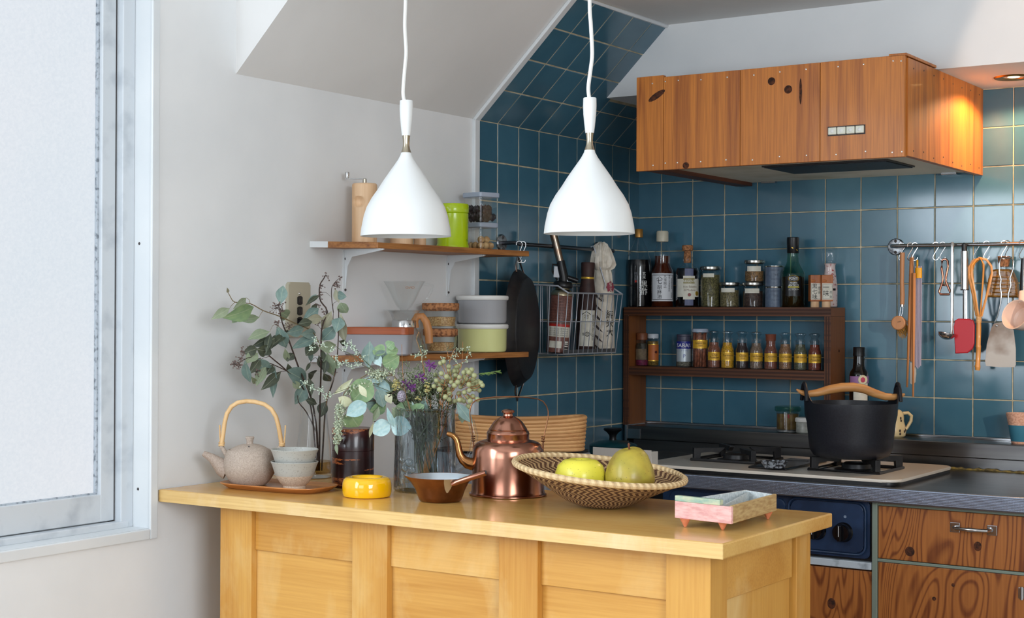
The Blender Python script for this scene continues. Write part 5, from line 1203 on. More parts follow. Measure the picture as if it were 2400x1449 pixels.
ob('jar', G().lathe(S2(k, [(0, 0), (18, 0), (20, 2), (20, 24), (19, 26)]), 36), speckle('cloudy_jar', (176, 178, 170), (150, 152, 144), 90, .4, .6, .3), t)
ob('lid', G().lathe(S2(k, [(19, 25), (22, 26), (22.5, 29), (22, 34), (20, 36), (0, 36)]), 36), M['white'], t)
# spotted mug
p = at(2094, 1020, Y=-.072); p.z = ZLg; k = mpp(p)
t = thing('spotted_mug', 'cream mug with brown paw spots behind the black pot', 'mug', p, YAW)
M['mugc'] = pbr('cream_glaze', (222, 200, 150), .3, coat=.2); M['brownspot'] = pbr('brown_spot', (52, 32, 26), .4)
b = ob('cup', G().lathe(S2(k, [(0, 0), (22, 0), (27, 4), (29, 14), (27, 26), (24, 38), (24, 48), (22, 58), (16, 64), (13, 65), (14, 63), (20, 57), (22, 48), (22, 38), (25, 26), (27, 14), (24, 5), (0, 3)]), 40), M['mugc'], t)
ob('handle', G().tube([(22 * k, 0, 56 * k), (34 * k, 0, 57 * k), (42 * k, 0, 50 * k), (41 * k, 0, 38 * k), (32 * k, 0, 22 * k), (26 * k, 0, 16 * k)], [4 * k, 4 * k, 4 * k, 4 * k, 3.5 * k, 4 * k], 10), M['mugc'], t)
for a, z, r in ((.45, 46, 24), (.72, 15, 29), (.25, 17, 29), (.28, 10, 28.5), (.95, 18, 28.5), (.5, 40, 24)):
    ob('spot', G().ball((r * k * math.sin(a), -r * k * math.cos(a), z * k), 3.6 * k, 1, (.7, .5, 1)), M['brownspot'], b)
# beaker at the right edge
p = at(2392, 1042, Y=-.064); p.z = ZLg; k = mpp(p)
t = thing('ceramic_beaker', 'clay and turquoise ceramic beaker at the right edge of the ledge', 'cup', p, YAW)
def band(z0, z1):
    m = pbr('clay_with_blue_band', (206, 160, 134), .5); n = N(m)
    tc = n.new('ShaderNodeTexCoord'); sx = n.new('ShaderNodeSeparateXYZ'); n.link(tc.outputs['Object'], sx.inputs[0])
    f = n.noise(tc.outputs['Object'], 200, 3); f2 = n.math('MULTIPLY', n.math('GREATER_THAN', sx.outputs[2], z0), n.math('LESS_THAN', sx.outputs[2], z1))
    n.color(n.mix(f2, n.ramp(f, [(.4, (214, 170, 146)), (.6, (190, 140, 116))]), (52, 112, 134))); return m
ob('beaker', G().lathe(S2(k, [(0, 0), (20, 0), (21, 1), (27, 40), (33, 70), (32, 71), (30, 69), (24, 40), (18, 4), (0, 3.5)]), 44), band(5 * k, 43 * k), t)
# black casserole
p = at(1994, 1070, X=.826); p.z = .8567; k = mpp(p)
t = thing('iron_casserole', 'black cast iron casserole with arched wooden lift handle on the right burner', 'casserole', p, YAW)
M['cast'] = speckle('cast_iron_enamel', (20, 22, 30), (28, 30, 38), 260, .4, .6, .42, bump=.05)
def ears(r, z, a):
    h = z / k
    if h < 100: return r, z
    d = min(abs(((a - s + PI) % (2 * PI)) - PI) for s in (PI / 2, 1.5 * PI))
    e = max(0, 1 - d / .42); e = e * e * (3 - 2 * e)
    return r * (1 + .03 * e), z + 38 * k * e * min(1, (h - 100) / 26)
pr = [(0, 2), (74, 0), (86, 5), (94, 18), (97, 40), (101, 80), (104, 100), (105.5, 115), (106.5, 126), (106.5, 128), (104.5, 128), (104, 124), (102.5, 112), (101, 100), (98, 80), (94, 40), (88, 18), (70, 8), (0, 8)]
ob('pot', G().lathe(S2(k, pr), 96, fn=ears), M['cast'], t)
M['potlid'] = M['cast']
ob('lid', G().lathe(S2(k, [(0, 118), (60, 119), (96, 117), (102, 114), (102, 111), (0, 111)]), 56), M['cast'], t)
hp = [(-128, 160), (-118, 154), (-104, 149), (-80, 152), (-50, 160), (-22, 165), (5, 166), (30, 162), (55, 152), (80, 144), (100, 143), (116, 146), (126, 150)]
ob('wooden_handle', G().tube([(x * k, 0, (z - 2) * k) for x, z in hp], [2 * k, 5 * k, 7.5 * k, 9 * k, 10.5 * k, 11 * k, 11 * k, 10.5 * k, 10 * k, 9 * k, 8 * k, 6 * k, 2.5 * k], 14), wood('lift_handle_wood', (206, 148, 88), (170, 110, 58), axis=0, scale=14, rings=5, rough=.45), t)
for s in (-1, 1):
    ob('ear_loop', G().tube([(s * (109.5) * k, d * k, z * k) for d, z in ((-26, 132), (-18, 158), (-8, 170), (0, 173), (8, 170), (18, 158), (26, 132))], 4.5 * k, 8), M['cast'], t)

# ------------------------------------------------------------------ left end of the worktop
M['grey_app'] = speckle('grey_metal_cabinet', (150, 154, 160), (138, 142, 148), 30, .4, .6, .4, .2, rnd=False)
t = thing('grey_cabinet', 'low grey metal cabinet with dark top under the coiled basket', 'cabinet', (0, 0, 0))
ob('body', G().box(.01, .331, -1.06, -.852, .0, .868, .004), M['grey_app'], t)
ob('dark_top', G().box(.012, .326, -1.055, -.857, .868, .875, .002), M['iron'], t)
t = thing('paper_carton', 'plain white paper carton at the left end of the worktop', 'carton', (.292, -.56, .8085))
ob('carton', G().box(-.083, .083, -.07, -.035, 0, .046, .001), pbr('white_card', (206, 200, 192), .7), t)
ob('flap', G().box(-.083, .083, -.0715, -.070, .024, .0505, .0004), pbr('card_flap', (214, 206, 198), .7), t)
ob('flap', G().box(-.02, .083, -.0725, -.0718, .014, .032, .0003, m=MX.Rotation(.05, 4, 'Y')), pbr('card_flap', (220, 210, 202), .7), t)
# coiled rattan basket
M['rattan'] = wood('rattan_cane', (218, 168, 112), (184, 128, 76), axis=0, scale=16, rings=3, stretch=.15, rough=.55, grain=.4)
t = thing('coiled_basket', 'long oval bread proofing basket of coiled cane behind the kettle', 'basket', (.207, -.978, .8755), YAW)
hx_, hy_ = .150, .060; n_c = 9; dz = .0084
for i in range(n_c):
    gx = hx_ + .006 * i / n_c; gy = hy_ + .010 * i / n_c; z = .0055 + i * dz
    def loop(s):
        out = []
        for j in range(72):
            a = 2 * PI * j / 72; c, d = math.cos(a), math.sin(a); q_ = (abs(c) ** 3.2 + abs(d) ** 3.2) ** (-1 / 3.2)
            out.append((gx * c * q_, gy * d * q_, z + (.010 * (c * q_) ** 2 - .004) * (i / n_c)))
        return out
    ob('cane_coil', G().tube(loop(1), .0050, 8, closed=True), M['rattan'], t)
ob('cane_floor', G().rings(oval_loops(hx_, hy_, [(1, .001, 0), (1, .004, 0)], n=48, e=3.2), cap0=True, cap1=True), M['rattan'], t)
# teal pot lid with knob
t = thing('teal_saucepan', 'dark teal enamel pot with a black flared lid knob, left end of worktop', 'pot', (.155, -.43, .8085), YAW)
k = 1.135e-3
M['teal'] = pbr('dark_teal_enamel', (16, 62, 70), .3, coat=.2)
ob('pot', G().lathe(S2(k, [(0, 0), (50, 0), (54, 4), (55, 32), (56, 33)]), 48), M['teal'], t)
ob('lid', G().lathe(S2(k, [(56, 33), (57, 34), (54, 37), (34, 43), (12, 46), (0, 46)]), 48), M['teal'], t)
ob('lid_knob', G().lathe(S2(k, [(0, 45), (9, 45), (8, 52), (9, 58), (15, 65), (21, 69), (22, 72), (20, 74), (10, 75), (0, 75)]), 36), M['black'], t)

# ------------------------------------------------------------------ utensils on the right rail
HG = 'hooks on the right rail'
def hooks(*px):
    for i, (x, lbl) in enumerate(px): s_hook(hang(x), QY, QZ, R.uniform(.2, .9), 1, lbl, HG)
hooks((2113, 'steel S-hook carrying the dish brush'), (2133, 'steel S-hook carrying the cooking chopsticks'), (2144, 'steel S-hook carrying the grey straw bundle'),
      (2193, 'empty steel S-hook left of the copper opener'), (2209, 'steel S-hook carrying the copper opener'),
      (2288, 'steel S-hook left of two over the bamboo whisk'), (2312, 'steel S-hook right of two over the bamboo whisk'),
      (2353, 'steel S-hook left of two over the slotted turner'), (2361, 'steel S-hook right of two over the slotted turner'), (2395, 'steel S-hook at the right edge of the photo'))
UY = QY - .008
def up(px, py, dy=0): return at(px, py, Y=UY + dy)
def utensil(name, label, cat, px, py, dy=0):
    p = up(px, py, dy); return thing(name, label, cat, p, 0), p, mpp(p) / .8213   # x of the wall grows slower than x of the picture
def rel(p, dy=0): return lambda px, py, d=0: up(px, py, dy + d) - p
M['beech'] = wood('beech_handle', (186, 134, 92), (152, 102, 66), axis=2, scale=14, rings=4, rough=.5)
M['stick'] = wood('chopstick_wood', (192, 128, 74), (150, 92, 50), axis=2, scale=20, rings=4, rough=.5)
t, p, k = utensil('dish_brush', 'wooden dish brush with round bristle head, leftmost on the right rail', 'brush', 2114, 590); q = rel(p)
ob('handle', G().tube([q(2115, 592), q(2114.5, 612), q(2114, 660), q(2115, 690), q(2114.5, 714)], [.0065, .0062, .0055, .0062, .0058], 12), M['beech'], t)
ob('ferrule', G().tube([q(2114.5, 713), q(2114.5, 719)], .0048, 12), M['chrome'], t)
ob('neck_wire', G().tube([q(2112, 718), q(2110, 730), q(2109, 742)], .0012, 6).tube([q(2117, 718), q(2116, 730), q(2113, 742)], .0012, 6), M['chrome'], t)
c_ = q(2108, 757); hm = MX.Translation(c_) @ XZ
hb = ob('brush_head', G().lathe([(0, .013), (.016, .013), (.0185, .011), (.0185, .002), (.017, 0), (0, 0)], 32, m=hm), M['beech'], t)
ob('lettering', G().text('IXM', .0055, lambda a, b: (c_.x + .004 + a, c_.y - .0133, c_.z + .003 + b + a * .2)), M['ink'], hb)
g = G()
for i in range(150):
    a = R.uniform(0, 2 * PI); r = .017 * math.sqrt(R.random()); x, z = c_.x + r * math.cos(a), c_.z + r * math.sin(a)
    g.tube([(x, c_.y, z), (x + .006 + R.uniform(-.003, .003), c_.y + .012, z - .012 + R.uniform(-.004, .004)), (x + .004, c_.y + .016, z - .022 + R.uniform(-.005, .003))], .0006, 4)
stuff(ob('bristles', g, pbr('tampico_bristle', (176, 128, 54), .7), t))
t = None
for i, (a_, b_, lbl) in enumerate((((2136, 604), (2126, 908), 'long wooden cooking chopstick, left of the pair, on the right rail'), ((2142, 640), (2140, 930), 'long wooden cooking chopstick, right of the pair, on the right rail'))):
    p = up(*a_, -.004 - .007 * i); q = rel(p, -.004 - .007 * i)
    t = thing('cooking_chopstick', lbl, 'chopstick', p, 0, 'cooking chopsticks')
    ob('stick', G().tube([q(*a_), q((a_[0] * 2 + b_[0]) / 3, (a_[1] * 2 + b_[1]) / 3), q(*b_)], [.0048, .0045, .0026], 4), M['stick'], t)
    ob('string', G().tube([q(a_[0] + 1, a_[1] + 6), q(2137, 606), q(2136, 596)], .0006, 4), M['copper_old'], t)
t, p, k = utensil('wooden_spatula', 'thin dark wooden spatula with pale tip behind the chopsticks', 'spatula', 2138, 600, .006); q = rel(p, .006)
ob('blade', G().tube([q(2138, 602), q(2137, 700), q(2137, 848)], [.004, .005, .005], 8, flat=.4), M['beech'], t)
ob('pale_tip', G().prism([(q(2140, 850).x + dx, q(2140, 850).z + dz_) for dx, dz_ in ((-.007, 0), (.007, 0), (.008, -.03), (.006, -.052), (-.001, -.058), (-.007, -.054))], -.002, .002, m=MX.Translation((0, q(2140, 850).y, 0)) @ XZ), pbr('cream_rubber', (206, 200, 188), .5), t)
t, p, k = utensil('straw_bundle', 'bundle of mauve grey drinking straws in a yellow collar on the right rail', 'straws', 2150, 600); q = rel(p, 0)
M['straw'] = pbr('mauve_grey_silicone', (150, 146, 166), .4)
for i in range(5):
    x = 2146 + i * 3.2
    s_ = ob('straw', G().tube([q(x, 624), q(x, 640), q(x - .5, 760), q(x - 1.5, 864 - abs(i - 2) * 3)], .0020, 8), M['straw'], t)
ob('yellow_collar', G().tube([q(2153, 628), q(2153, 652)], .0088, 16, flat=.7), pbr('yellow_rubber', (222, 160, 24), .45), t)
ob('yellow_loop', G().tube([q(2150, 628), q(2150, 609)], .0028, 8), pbr('yellow_rubber', (222, 160, 24), .45), t)
# copper opener
t, p, k = utensil('bottle_opener', 'bent copper rod bottle opener hanging left of the ladle', 'opener', 2213, 607, -.002); q = rel(p, -.002)
ob('rod', G().tube([q(2208, 612), q(2211, 608), q(2217, 608), q(2221, 612), q(2222, 625), q(2217, 650), q(2217, 660), q(2227, 684), q(2225, 690), q(2204, 690), q(2201, 684), q(2209, 662), q(2210, 650), q(2207, 628)], .0031, 10, closed=True), M['copper'], t)
ob('cross_bar', G().tube([q(2207, 668), q(2220, 669)], .0022, 8), M['copper'], t)
# ladle
t, p, k = utensil('ladle', 'small stainless steel ladle with long flat handle on the right rail', 'ladle', 2232, 570, -.004); q = rel(p, -.004)
ob('handle', G().tube([q(2229, 578, .012), q(2230, 570, .006), q(2232, 569, -.004), q(2232.5, 580, -.006), q(2232, 620, -.006), q(2231.5, 700, -.006), q(2231, 772, -.010), q(2229, 786, -.014)], [.0025, .003, .0042, .0042, .0042, .0036, .0034, .004], 8, flat=.45), M['chrome'], t)
c_ = q(2219, 781, -.016)
def bowl(r0): return [(r0 * math.sin(i / 10 * PI / 2), -r0 * .78 * math.cos(i / 10 * PI / 2)) for i in range(11)]
ob('bowl', G().lathe(bowl(.0215) + [(.0225, .0005), (.0205, 0)] + [(r * .94, z * .94) for r, z in bowl(.0215)[::-1][1:]], 36, m=MX.Translation(c_) @ MX.Rotation(math.radians(10), 4, 'Y')), M['steel_plain'], t)
# red spatula
t, p, k = utensil('spatula', 'red silicone spatula with steel and black handle on the right rail', 'spatula', 2261, 580, -.003); q = rel(p, -.003)
ob('hang_tip', G().tube([q(2259, 572, .004), q(2260, 574), q(2260.5, 590)], [.004, .0068, .0068], 16), M['black'], t)
hs = ob('handle', G().tube([q(2261, 589), q(2261, 679)], .0098, 24), M['steel_plain'], t)
ob('handle_end', G().tube([q(2261, 678.5), q(2261, 680.5)], .0102, 24), M['black'], hs)
ob('shaft', G().tube([q(2261.5, 680), q(2261.5, 750)], .0055, 8, flat=.35), M['steel_plain'], t)
z = lambda px, py: (q(px, py).x, q(px, py).z)
ob('blade', G().prism([z(*c) for c in ((2239, 829), (2236.5, 765), (2238, 752), (2246, 747), (2272, 747.5), (2281, 751), (2285, 762), (2284, 806), (2280, 818), (2268, 828))], -.004, .004, m=MX.Translation((0, q(2261, 780).y, 0)) @ XZ, bev=.0025), pbr('red_silicone', (178, 30, 44), .38), t)
# bamboo whisk
t, p, k = utensil('bamboo_whisk', 'bamboo whisk with open loops hanging right of the red spatula', 'whisk', 2300, 605, -.004); q = rel(p, -.004)
M['bamboo'] = wood('honey_bamboo', (216, 150, 72), (176, 108, 44), axis=2, scale=14, rings=4, rough=.35, coat=.2)
def strip(pts, wd=.0030): return G().tube([q(*c) for c in pts], wd, 6, flat=.45)
ob('loop_strip', strip([(2289, 742), (2280, 690), (2271, 650), (2271, 628), (2280, 612), (2297, 605), (2312, 609), (2323, 624), (2325, 640), (2316, 680), (2300, 742)]), M['bamboo'], t)
ob('loop_strip', strip([(2293, 742, -.006), (2285, 690, -.012), (2276, 645, -.016), (2277, 622, -.014), (2288, 608, -.006), (2301, 609, .004), (2304, 630, .006), (2302, 670, .004), (2297, 742, .002)]), M['bamboo'], t)
ob('loop_strip', strip([(2290, 742, .004), (2283, 680, .010), (2277, 636, .010), (2284, 616, .006), (2298, 606, -.004), (2306, 620, -.012), (2305, 650, -.014), (2297, 742, -.006)]), M['bamboo'], t)
hb = ob('handle', G().tube([q(2294, 740), q(2294, 772), q(2293, 808), q(2293, 812), q(2293.5, 816), q(2291.5, 855), q(2291, 858), q(2291.5, 862), q(2291, 868)], [.0058, .0062, .0058, .0068, .006, .006, .0072, .0066, .0058], 14), M['bamboo'], t)
for i in range(5): ob('binding', G().tube([(q(2294, 742 + i * 3.2).x + .0066 * math.cos(2 * PI * j / 14), q(2294, 742).y + .0066 * math.sin(2 * PI * j / 14), q(2294, 742 + i * 3.2).z) for j in range(14)], .0011, 5, closed=True), M['cane'], hb)
# amber flask with cork
t = thing('amber_flask', 'ribbed amber glass flask with cork stopper against the tiles', 'flask', at(2352, 698, Y=-.030), 0)
p = at(2352, 698, Y=-.030); z = lambda px, py: ((at(px, py, Y=-.03) - p).x, (at(px, py, Y=-.03) - p).z)
def amber():
    m = pbr('ribbed_amber_glass', (150, 104, 40), .25, trans=.25, coat=.3); n = N(m); v = n.coord(scale=(.15, 1, 1), rnd=False); f = n.noise(v, 330, 2)
    n.color(n.ramp(f, [(.3, (112, 74, 28)), (.65, (176, 128, 52))])); n.bump(f, .8, .002); return m
fb = ob('flask_body', G().prism([z(*c) for c in ((2312, 697), (2390, 698), (2384, 660), (2374, 636), (2366, 631), (2336, 631), (2326, 634), (2318, 655))], -.014, .014, m=XZ, bev=.005), amber(), t)
for i in range(5):
    a_, b_ = z(2330, 650 + i * 9), z(2374, 650 + i * 9); ob('glass_rib', G().tube([(a_[0], -.0145, a_[1]), (b_[0], -.0145, b_[1])], .0018, 6), amber(), fb)
a_ = z(2353, 631); ob('neck', G().lathe([(.013, 0), (.0125, .010), (.0135, .011), (0, .011)], 24, m=MX.Translation((a_[0], 0, a_[1] - .001))), M['thin'], t)
ob('cork_stopper', G().lathe([(0, 0), (.0125, 0), (.0155, .026), (.0145, .027), (0, .027)], 24, m=MX.Translation((a_[0], 0, a_[1] + .006))), M['cork'], t)
# turner
t, p, k = utensil('turner', 'worn steel turner with bent wire handle hanging before the amber flask', 'turner', 2358, 605, -.010); q = rel(p, -.010)
ob('wire_handle', G().tube([q(2331, 756), q(2338, 740), q(2345, 710), q(2347, 690), q(2344, 670), q(2346, 655), q(2342, 640), q(2342, 618), q(2345, 606), q(2355, 603), q(2370, 605), q(2376, 612), q(2374, 632), q(2367, 652), q(2369, 668), q(2363, 690), q(2363, 712), q(2366, 726), q(2368, 745), q(2366, 758)], .0019, 8), M['chrome'], t)
z = lambda px, py: (q(px, py).x, q(px, py).z)
M['worn_steel'] = speckle('worn_matt_steel', (172, 160, 148), (122, 102, 88), 9, .45, .62, .42, .8, detail=4, rnd=False)
ob('blade', G().prism([z(*c) for c in ((2311, 858), (2309, 848), (2313, 806), (2323, 770), (2330, 758), (2350, 756), (2369, 759), (2376, 775), (2381, 818), (2381, 855), (2378, 861), (2345, 861))], -.0006, .0006, m=MX.Translation((0, q(2345, 800).y, 0)) @ MX.Rotation(.0, 4, 'X') @ XZ), M['worn_steel'], t)
for x in (2336, 2366): ob('rivet', G().ball(q(x, 764, -.002), .0032, 1, (1, .4, 1)), M['chrome'], t)
# enamel dipper
t, p, k = utensil('enamel_dipper', 'pinkish white enamel dipper with black handle at the right edge', 'dipper', 2398, 600, -.012); q = rel(p, -.012)
ob('handle', G().tube([q(2399, 606), q(2398, 640), q(2397, 686)], [.006, .007, .0075], 12), M['black_gloss'], t)
ob('handle_socket', G().tube([q(2397, 684), q(2397, 712, -.012)], [.009, .011], 14), pbr('pink_white_enamel', (232, 206, 190), .3, coat=.2), t)
c_ = q(2391, 738, -.034)
ob('bowl', G().lathe([(0, 0), (.026, .001), (.031, .006), (.037, .040), (.0385, .041), (.0385, .043), (.036, .042), (.0295, .008), (.024, .0035), (0, .003)], 44, m=MX.Translation(c_ + V((.004, .036, -.012))) @ MX.Rotation(math.radians(-24), 4, 'Z') @ MX.Rotation(math.radians(72), 4, 'X')), pbr('pink_white_enamel', (232, 206, 190), .3, coat=.2), t)

# ------------------------------------------------------------------ vases and plants
def leafmesh(name, shape, mat, fold=.12, bend=.10):
    """a leaf one unit long and one unit wide, folded along its midrib and arched"""
    g = G(); n = len(shape) - 1; L = []
    for s in (-1, 0, 1):
        L.append([g.bm.verts.new((i / n, s * shape[i] * .5, abs(s) * shape[i] * fold - bend * (i / n) ** 2 * 1.5 + bend * .5 * math.sin(PI * i / n))) for i in range(n + 1)])
    for a, b in zip(L, L[1:]):
        for i in range(n):
            try: g.bm.faces.new((a[i], a[i + 1], b[i + 1], b[i])).smooth = True
            except ValueError: pass
    bmesh.ops.remove_doubles(g.bm, verts=g.bm.verts, dist=1e-4)
    return mesh(name, g, mat, -180)
POINTED = [.02, .30, .66, .92, 1.0, .90, .66, .34, .03]
ROUND = [.10, .62, .90, 1.0, 1.0, .94, .78, .48, .05]
def leafmat(name, a, b, rough=.5):
    m = pbr(name, a, rough); n = N(m); v = n.coord('Object', (1, 1, 1)); f = n.noise(v, 5, 4)
    oi = n.new('ShaderNodeObjectInfo'); mr = n.math('MULTIPLY_ADD', oi.outputs['Random'], .3, n.math('SUBTRACT', f, .15))
    tc = n.new('ShaderNodeTexCoord'); sx = n.new('ShaderNodeSeparateXYZ'); n.link(tc.outputs['Object'], sx.inputs[0])
    rib = n.math('LESS_THAN', n.math('ABSOLUTE', sx.outputs[1]), .018)
    n.color(n.mix(n.math('MULTIPLY', rib, .35), n.ramp(mr, [(.3, a), (.7, b)]), (196, 200, 170))); return m
LM = {'t': leafmat('blue_green_leaf', (106, 130, 124), (130, 152, 144)), 'o': leafmat('grey_olive_leaf', (122, 138, 110), (142, 152, 124)),
      'd': leafmat('dark_leaf', (58, 66, 54), (78, 84, 66)), 'b': leafmat('dry_leaf', (146, 146, 124), (160, 156, 132)),
      'w': leafmat('pale_blue_leaf', (150, 184, 186), (186, 210, 208), .42), 'g': leafmat('green_leaf', (116, 146, 108), (142, 166, 120)), 'c': leafmat('cream_leaf', (202, 204, 166), (214, 216, 188))}
ME = {c: (leafmesh('leaf', POINTED, m), leafmesh('leaf', ROUND, m)) for c, m in LM.items()}
class Plant:
    def __init__(s, name, label, cat, root, ox, oy, sc, D, group=None):
        s.o = at(*root, D=D); s.t = thing(name, label, cat, s.o, 0, group); s.f = (ox, oy, sc, D); s.lean = .0010 if ox < 700 else 0
    def q(s, x, y, d=0):
        ox, oy, sc, D = s.f; px = ox + x / sc; D += d - s.lean * max(0, 740 - px); return at(px, oy + y / sc, D=D) - s.o
    def leaf(s, x0, y0, x1, y1, wpx, c='t', rnd=False, d=0, dd=None, roll=None):
        dd = R.uniform(-.022, .022) if dd is None else dd; roll = R.uniform(-.5, .5) if roll is None else roll
        a, b = s.q(x0, y0, d), s.q(x1, y1, d + dd); X = b - a; L = X.length; X.normalize()
        n0 = (EYE - (a + s.o)).normalized(); n0 = (n0 - X * n0.dot(X)).normalized(); n0 = MX.Rotation(roll, 3, X) @ n0
        Yv = n0.cross(X); w = 1.36 * wpx / s.f[2] * (s.f[3] + d) / F / max(.55, math.cos(roll))
        m = MX((X, Yv, n0)).transposed().to_4x4()
        o = bpy.data.objects.new('leaf', ME[c][1 if rnd else 0]); COL.objects.link(o); o.parent = s.t
        o.matrix_local = MX.Translation(a) @ m @ MX.Diagonal((L * 1.06, w, (L + w) / 2, 1)); return o
    def stem(s, pts, r, mat, name='stem', taper=.5):
        P = [s.q(*p) for p in pts]; fine = []
        for i in range(len(P) - 1):
            a, b, c, d = P[max(i - 1, 0)], P[i], P[i + 1], P[min(i + 2, len(P) - 1)]
            for j in range(3):
                u = j / 3; fine.append(.5 * ((2 * b) + (c - a) * u + (2 * a - 5 * b + 4 * c - d) * u * u + (3 * b - a - 3 * c + d) * u ** 3))
        fine.append(P[-1]); n = len(fine)
        return ob(name, G().tube(fine, [r * (1 - (1 - taper) * i / (n - 1)) for i in range(n)], 6), mat, s.t)
M['twig'] = speckle('dark_twig', (52, 40, 36), (74, 56, 46), 200, .4, .6, .7)
M['twig_green'] = speckle('olive_twig', (112, 96, 66), (134, 116, 84), 200, .4, .6, .7)
M['bud'] = speckle('brown_bud', (92, 74, 68), (124, 104, 98), 300, .4, .6, .7)

# tall clear vase
p = at(735, 1119, Z=ZI); k = mpp(p)
vs_ = thing('tall_glass_vase', 'tall flared clear glass vase behind the stacked tea cups', 'vase', p, YAW)
prv = [(0, 0), (41, 0), (43.5, 2), (44, 12), (43, 40), (40, 74), (35, 112), (32, 140), (31, 162), (33, 185), (38, 206), (46, 228), (53, 244), (54, 246)]
ob('glass', G().lathe(S2(k, prv), 56), M['thick'], vs_)
ob('rim', G().tube([(54 * k * math.cos(2 * PI * i / 48), 54 * k * math.sin(2 * PI * i / 48), 246 * k) for i in range(48)], .0011, 6, closed=True), M['thick'], vs_)
ob('glass_base', G().lathe(S2(k, [(0, 1), (41, 1), (42.5, 3), (42.5, 9), (38, 11), (0, 10)]), 48), M['thick'], vs_)
ob('water', G().lathe(S2(k, [(0, 11.5), (42, 11.5), (42.6, 20), (41.8, 38), (0, 38)]), 48), thin('amber_water', (224, 196, 140), .8), vs_)
# eucalyptus branches in it
DV = dep_v = (p - EYE).dot(_d)
def EP(name, label): return Plant(name, label, 'branch', (740, 1112), 480, 640, 4.529, DV, 'eucalyptus branches in the tall vase')
def buds(P, pts, n=14, sp=26, mat=None, size=.0016):
    g = G()
    for x, y in pts:
        for i in range(n):
            a = P.q(x + R.gauss(0, .25) * sp * .5, y + R.gauss(0, .3) * sp * .5, R.uniform(-.006, .006)); b = P.q(x + R.gauss(0, 1) * sp, y + R.gauss(0, 1) * sp, R.uniform(-.02, .02))
            g.tube([a, b], .0004, 3); g.ball(b, size * R.uniform(.7, 1.2), 1)
    return stuff(ob('seed_buds', g, mat or M['bud'], P.t))
P = EP('eucalyptus_branch', 'dark eucalyptus branch leaning up-left past the socket plate')
P.stem([(1200, 2100), (1190, 1700), (1130, 1330), (1010, 1040), (930, 820), (870, 650), (820, 520), (790, 370), (780, 330)], .0022, M['twig'])
P.stem([(1240, 830, .01), (1180, 680, .01), (1110, 600, .005), (950, 530), (780, 455), (620, 400), (480, 325), (320, 310), (270, 250), (240, 190)], .0014, M['twig_green'])
P.stem([(480, 325), (470, 285), (440, 264)], .0006, M['twig_green']); P.stem([(620, 400), (590, 440), (580, 470)], .0006, M['twig_green']); P.stem([(320, 310), (285, 345), (265, 375)], .0006, M['twig_green'])
P.stem([(870, 650), (745, 545), (690, 625)], .0006, M['twig_green']); P.stem([(930, 820), (890, 740), (850, 800)], .0006, M['twig'])
P.stem([(1190, 1700), (1080, 1480), (1000, 1380), (985, 1300)], .0014, M['twig'])
for l in [(440, 264, 322, 372, 55, 'o'), (265, 375, 90, 478, 72, 'o'), (520, 360, 245, 475, 118, 'g', 0), (580, 470, 380, 500, 66, 'o'), (800, 340, 830, 135, 92, 't'), (800, 410, 890, 470, 96, 'o', True),
          (690, 622, 475, 690, 78, 'o'), (765, 565, 865, 792, 105, 't'), (860, 640, 1058, 592, 88, 't'), (985, 545, 1140, 515, 70, 'd'), (690, 680, 520, 780, 60, 'd'), (850, 800, 882, 945, 52, 'o'), (945, 850, 880, 925, 62, 'd'),
          (860, 660, 735, 745, 60, 'd'), (810, 622, 900, 618, 22, 'd'), (245, 210, 240, 165, 22, 'b'), (640, 770, 735, 690, 88, 'd'), (345, 470, 295, 525, 48, 'o'), (700, 640, 650, 830, 60, 'd'), (820, 640, 700, 790, 70, 'd')]: P.leaf(*l)
buds(P, [(790, 340), (760, 370), (775, 520), (900, 575), (830, 400)])
P = EP('eucalyptus_branch', 'eucalyptus branch spreading low to the left over the teapot')
P.stem([(1180, 2100), (1160, 1700), (1090, 1300), (870, 1040), (690, 885), (660, 830)], .0020, M['twig'])
P.stem([(870, 1040), (720, 970), (620, 935), (500, 890), (380, 940), (290, 975)], .0010, M['twig'])
P.stem([(870, 1040), (800, 1050), (760, 1080)], .0007, M['twig']); P.stem([(690, 885), (620, 905), (590, 920)], .0006, M['twig']); P.stem([(720, 970), (745, 1000)], .0006, M['twig'])
for l in [(660, 830, 575, 815, 92, 'd', True), (560, 800, 420, 850, 80, 'd'), (565, 850, 440, 945, 84, 'o'), (595, 900, 485, 1060, 76, 'd'), (430, 920, 470, 1165, 70, 't'), (560, 915, 668, 1092, 120, 't', True), (650, 990, 548, 1180, 84, 'o'),
          (720, 975, 650, 1070, 84, 'd'), (745, 985, 720, 1315, 60, 't'), (810, 1045, 620, 1225, 84, 'd'), (870, 1040, 1092, 1158, 130, 't', True), (880, 960, 905, 1050, 44, 'd'), (490, 1100, 545, 1180, 40, 'o'), (1060, 1185, 975, 1385, 108, 't'), (620, 880, 690, 780, 80, 'd'), (930, 1140, 1010, 1230, 60, 'o'), (1060, 1340, 1190, 1390, 60, 'd')]: P.leaf(*l)
buds(P, [(310, 970), (360, 960), (380, 905), (395, 840), (545, 1045)], 16, 22)
P = EP('eucalyptus_branch', 'upright eucalyptus branch with bare budded tip, tallest in the tall vase')
P.stem([(1215, 2100), (1222, 1400), (1235, 1000), (1240, 600), (1300, 410), (1230, 300), (1215, 200), (1225, 120), (1262, 60), (1285, 22)], .0021, M['twig'])
P.stem([(1235, 1000), (1180, 900), (1120, 950), (1090, 1010)], .0007, M['twig']); P.stem([(1240, 600), (1200, 560), (1170, 550)], .0005, M['twig'])
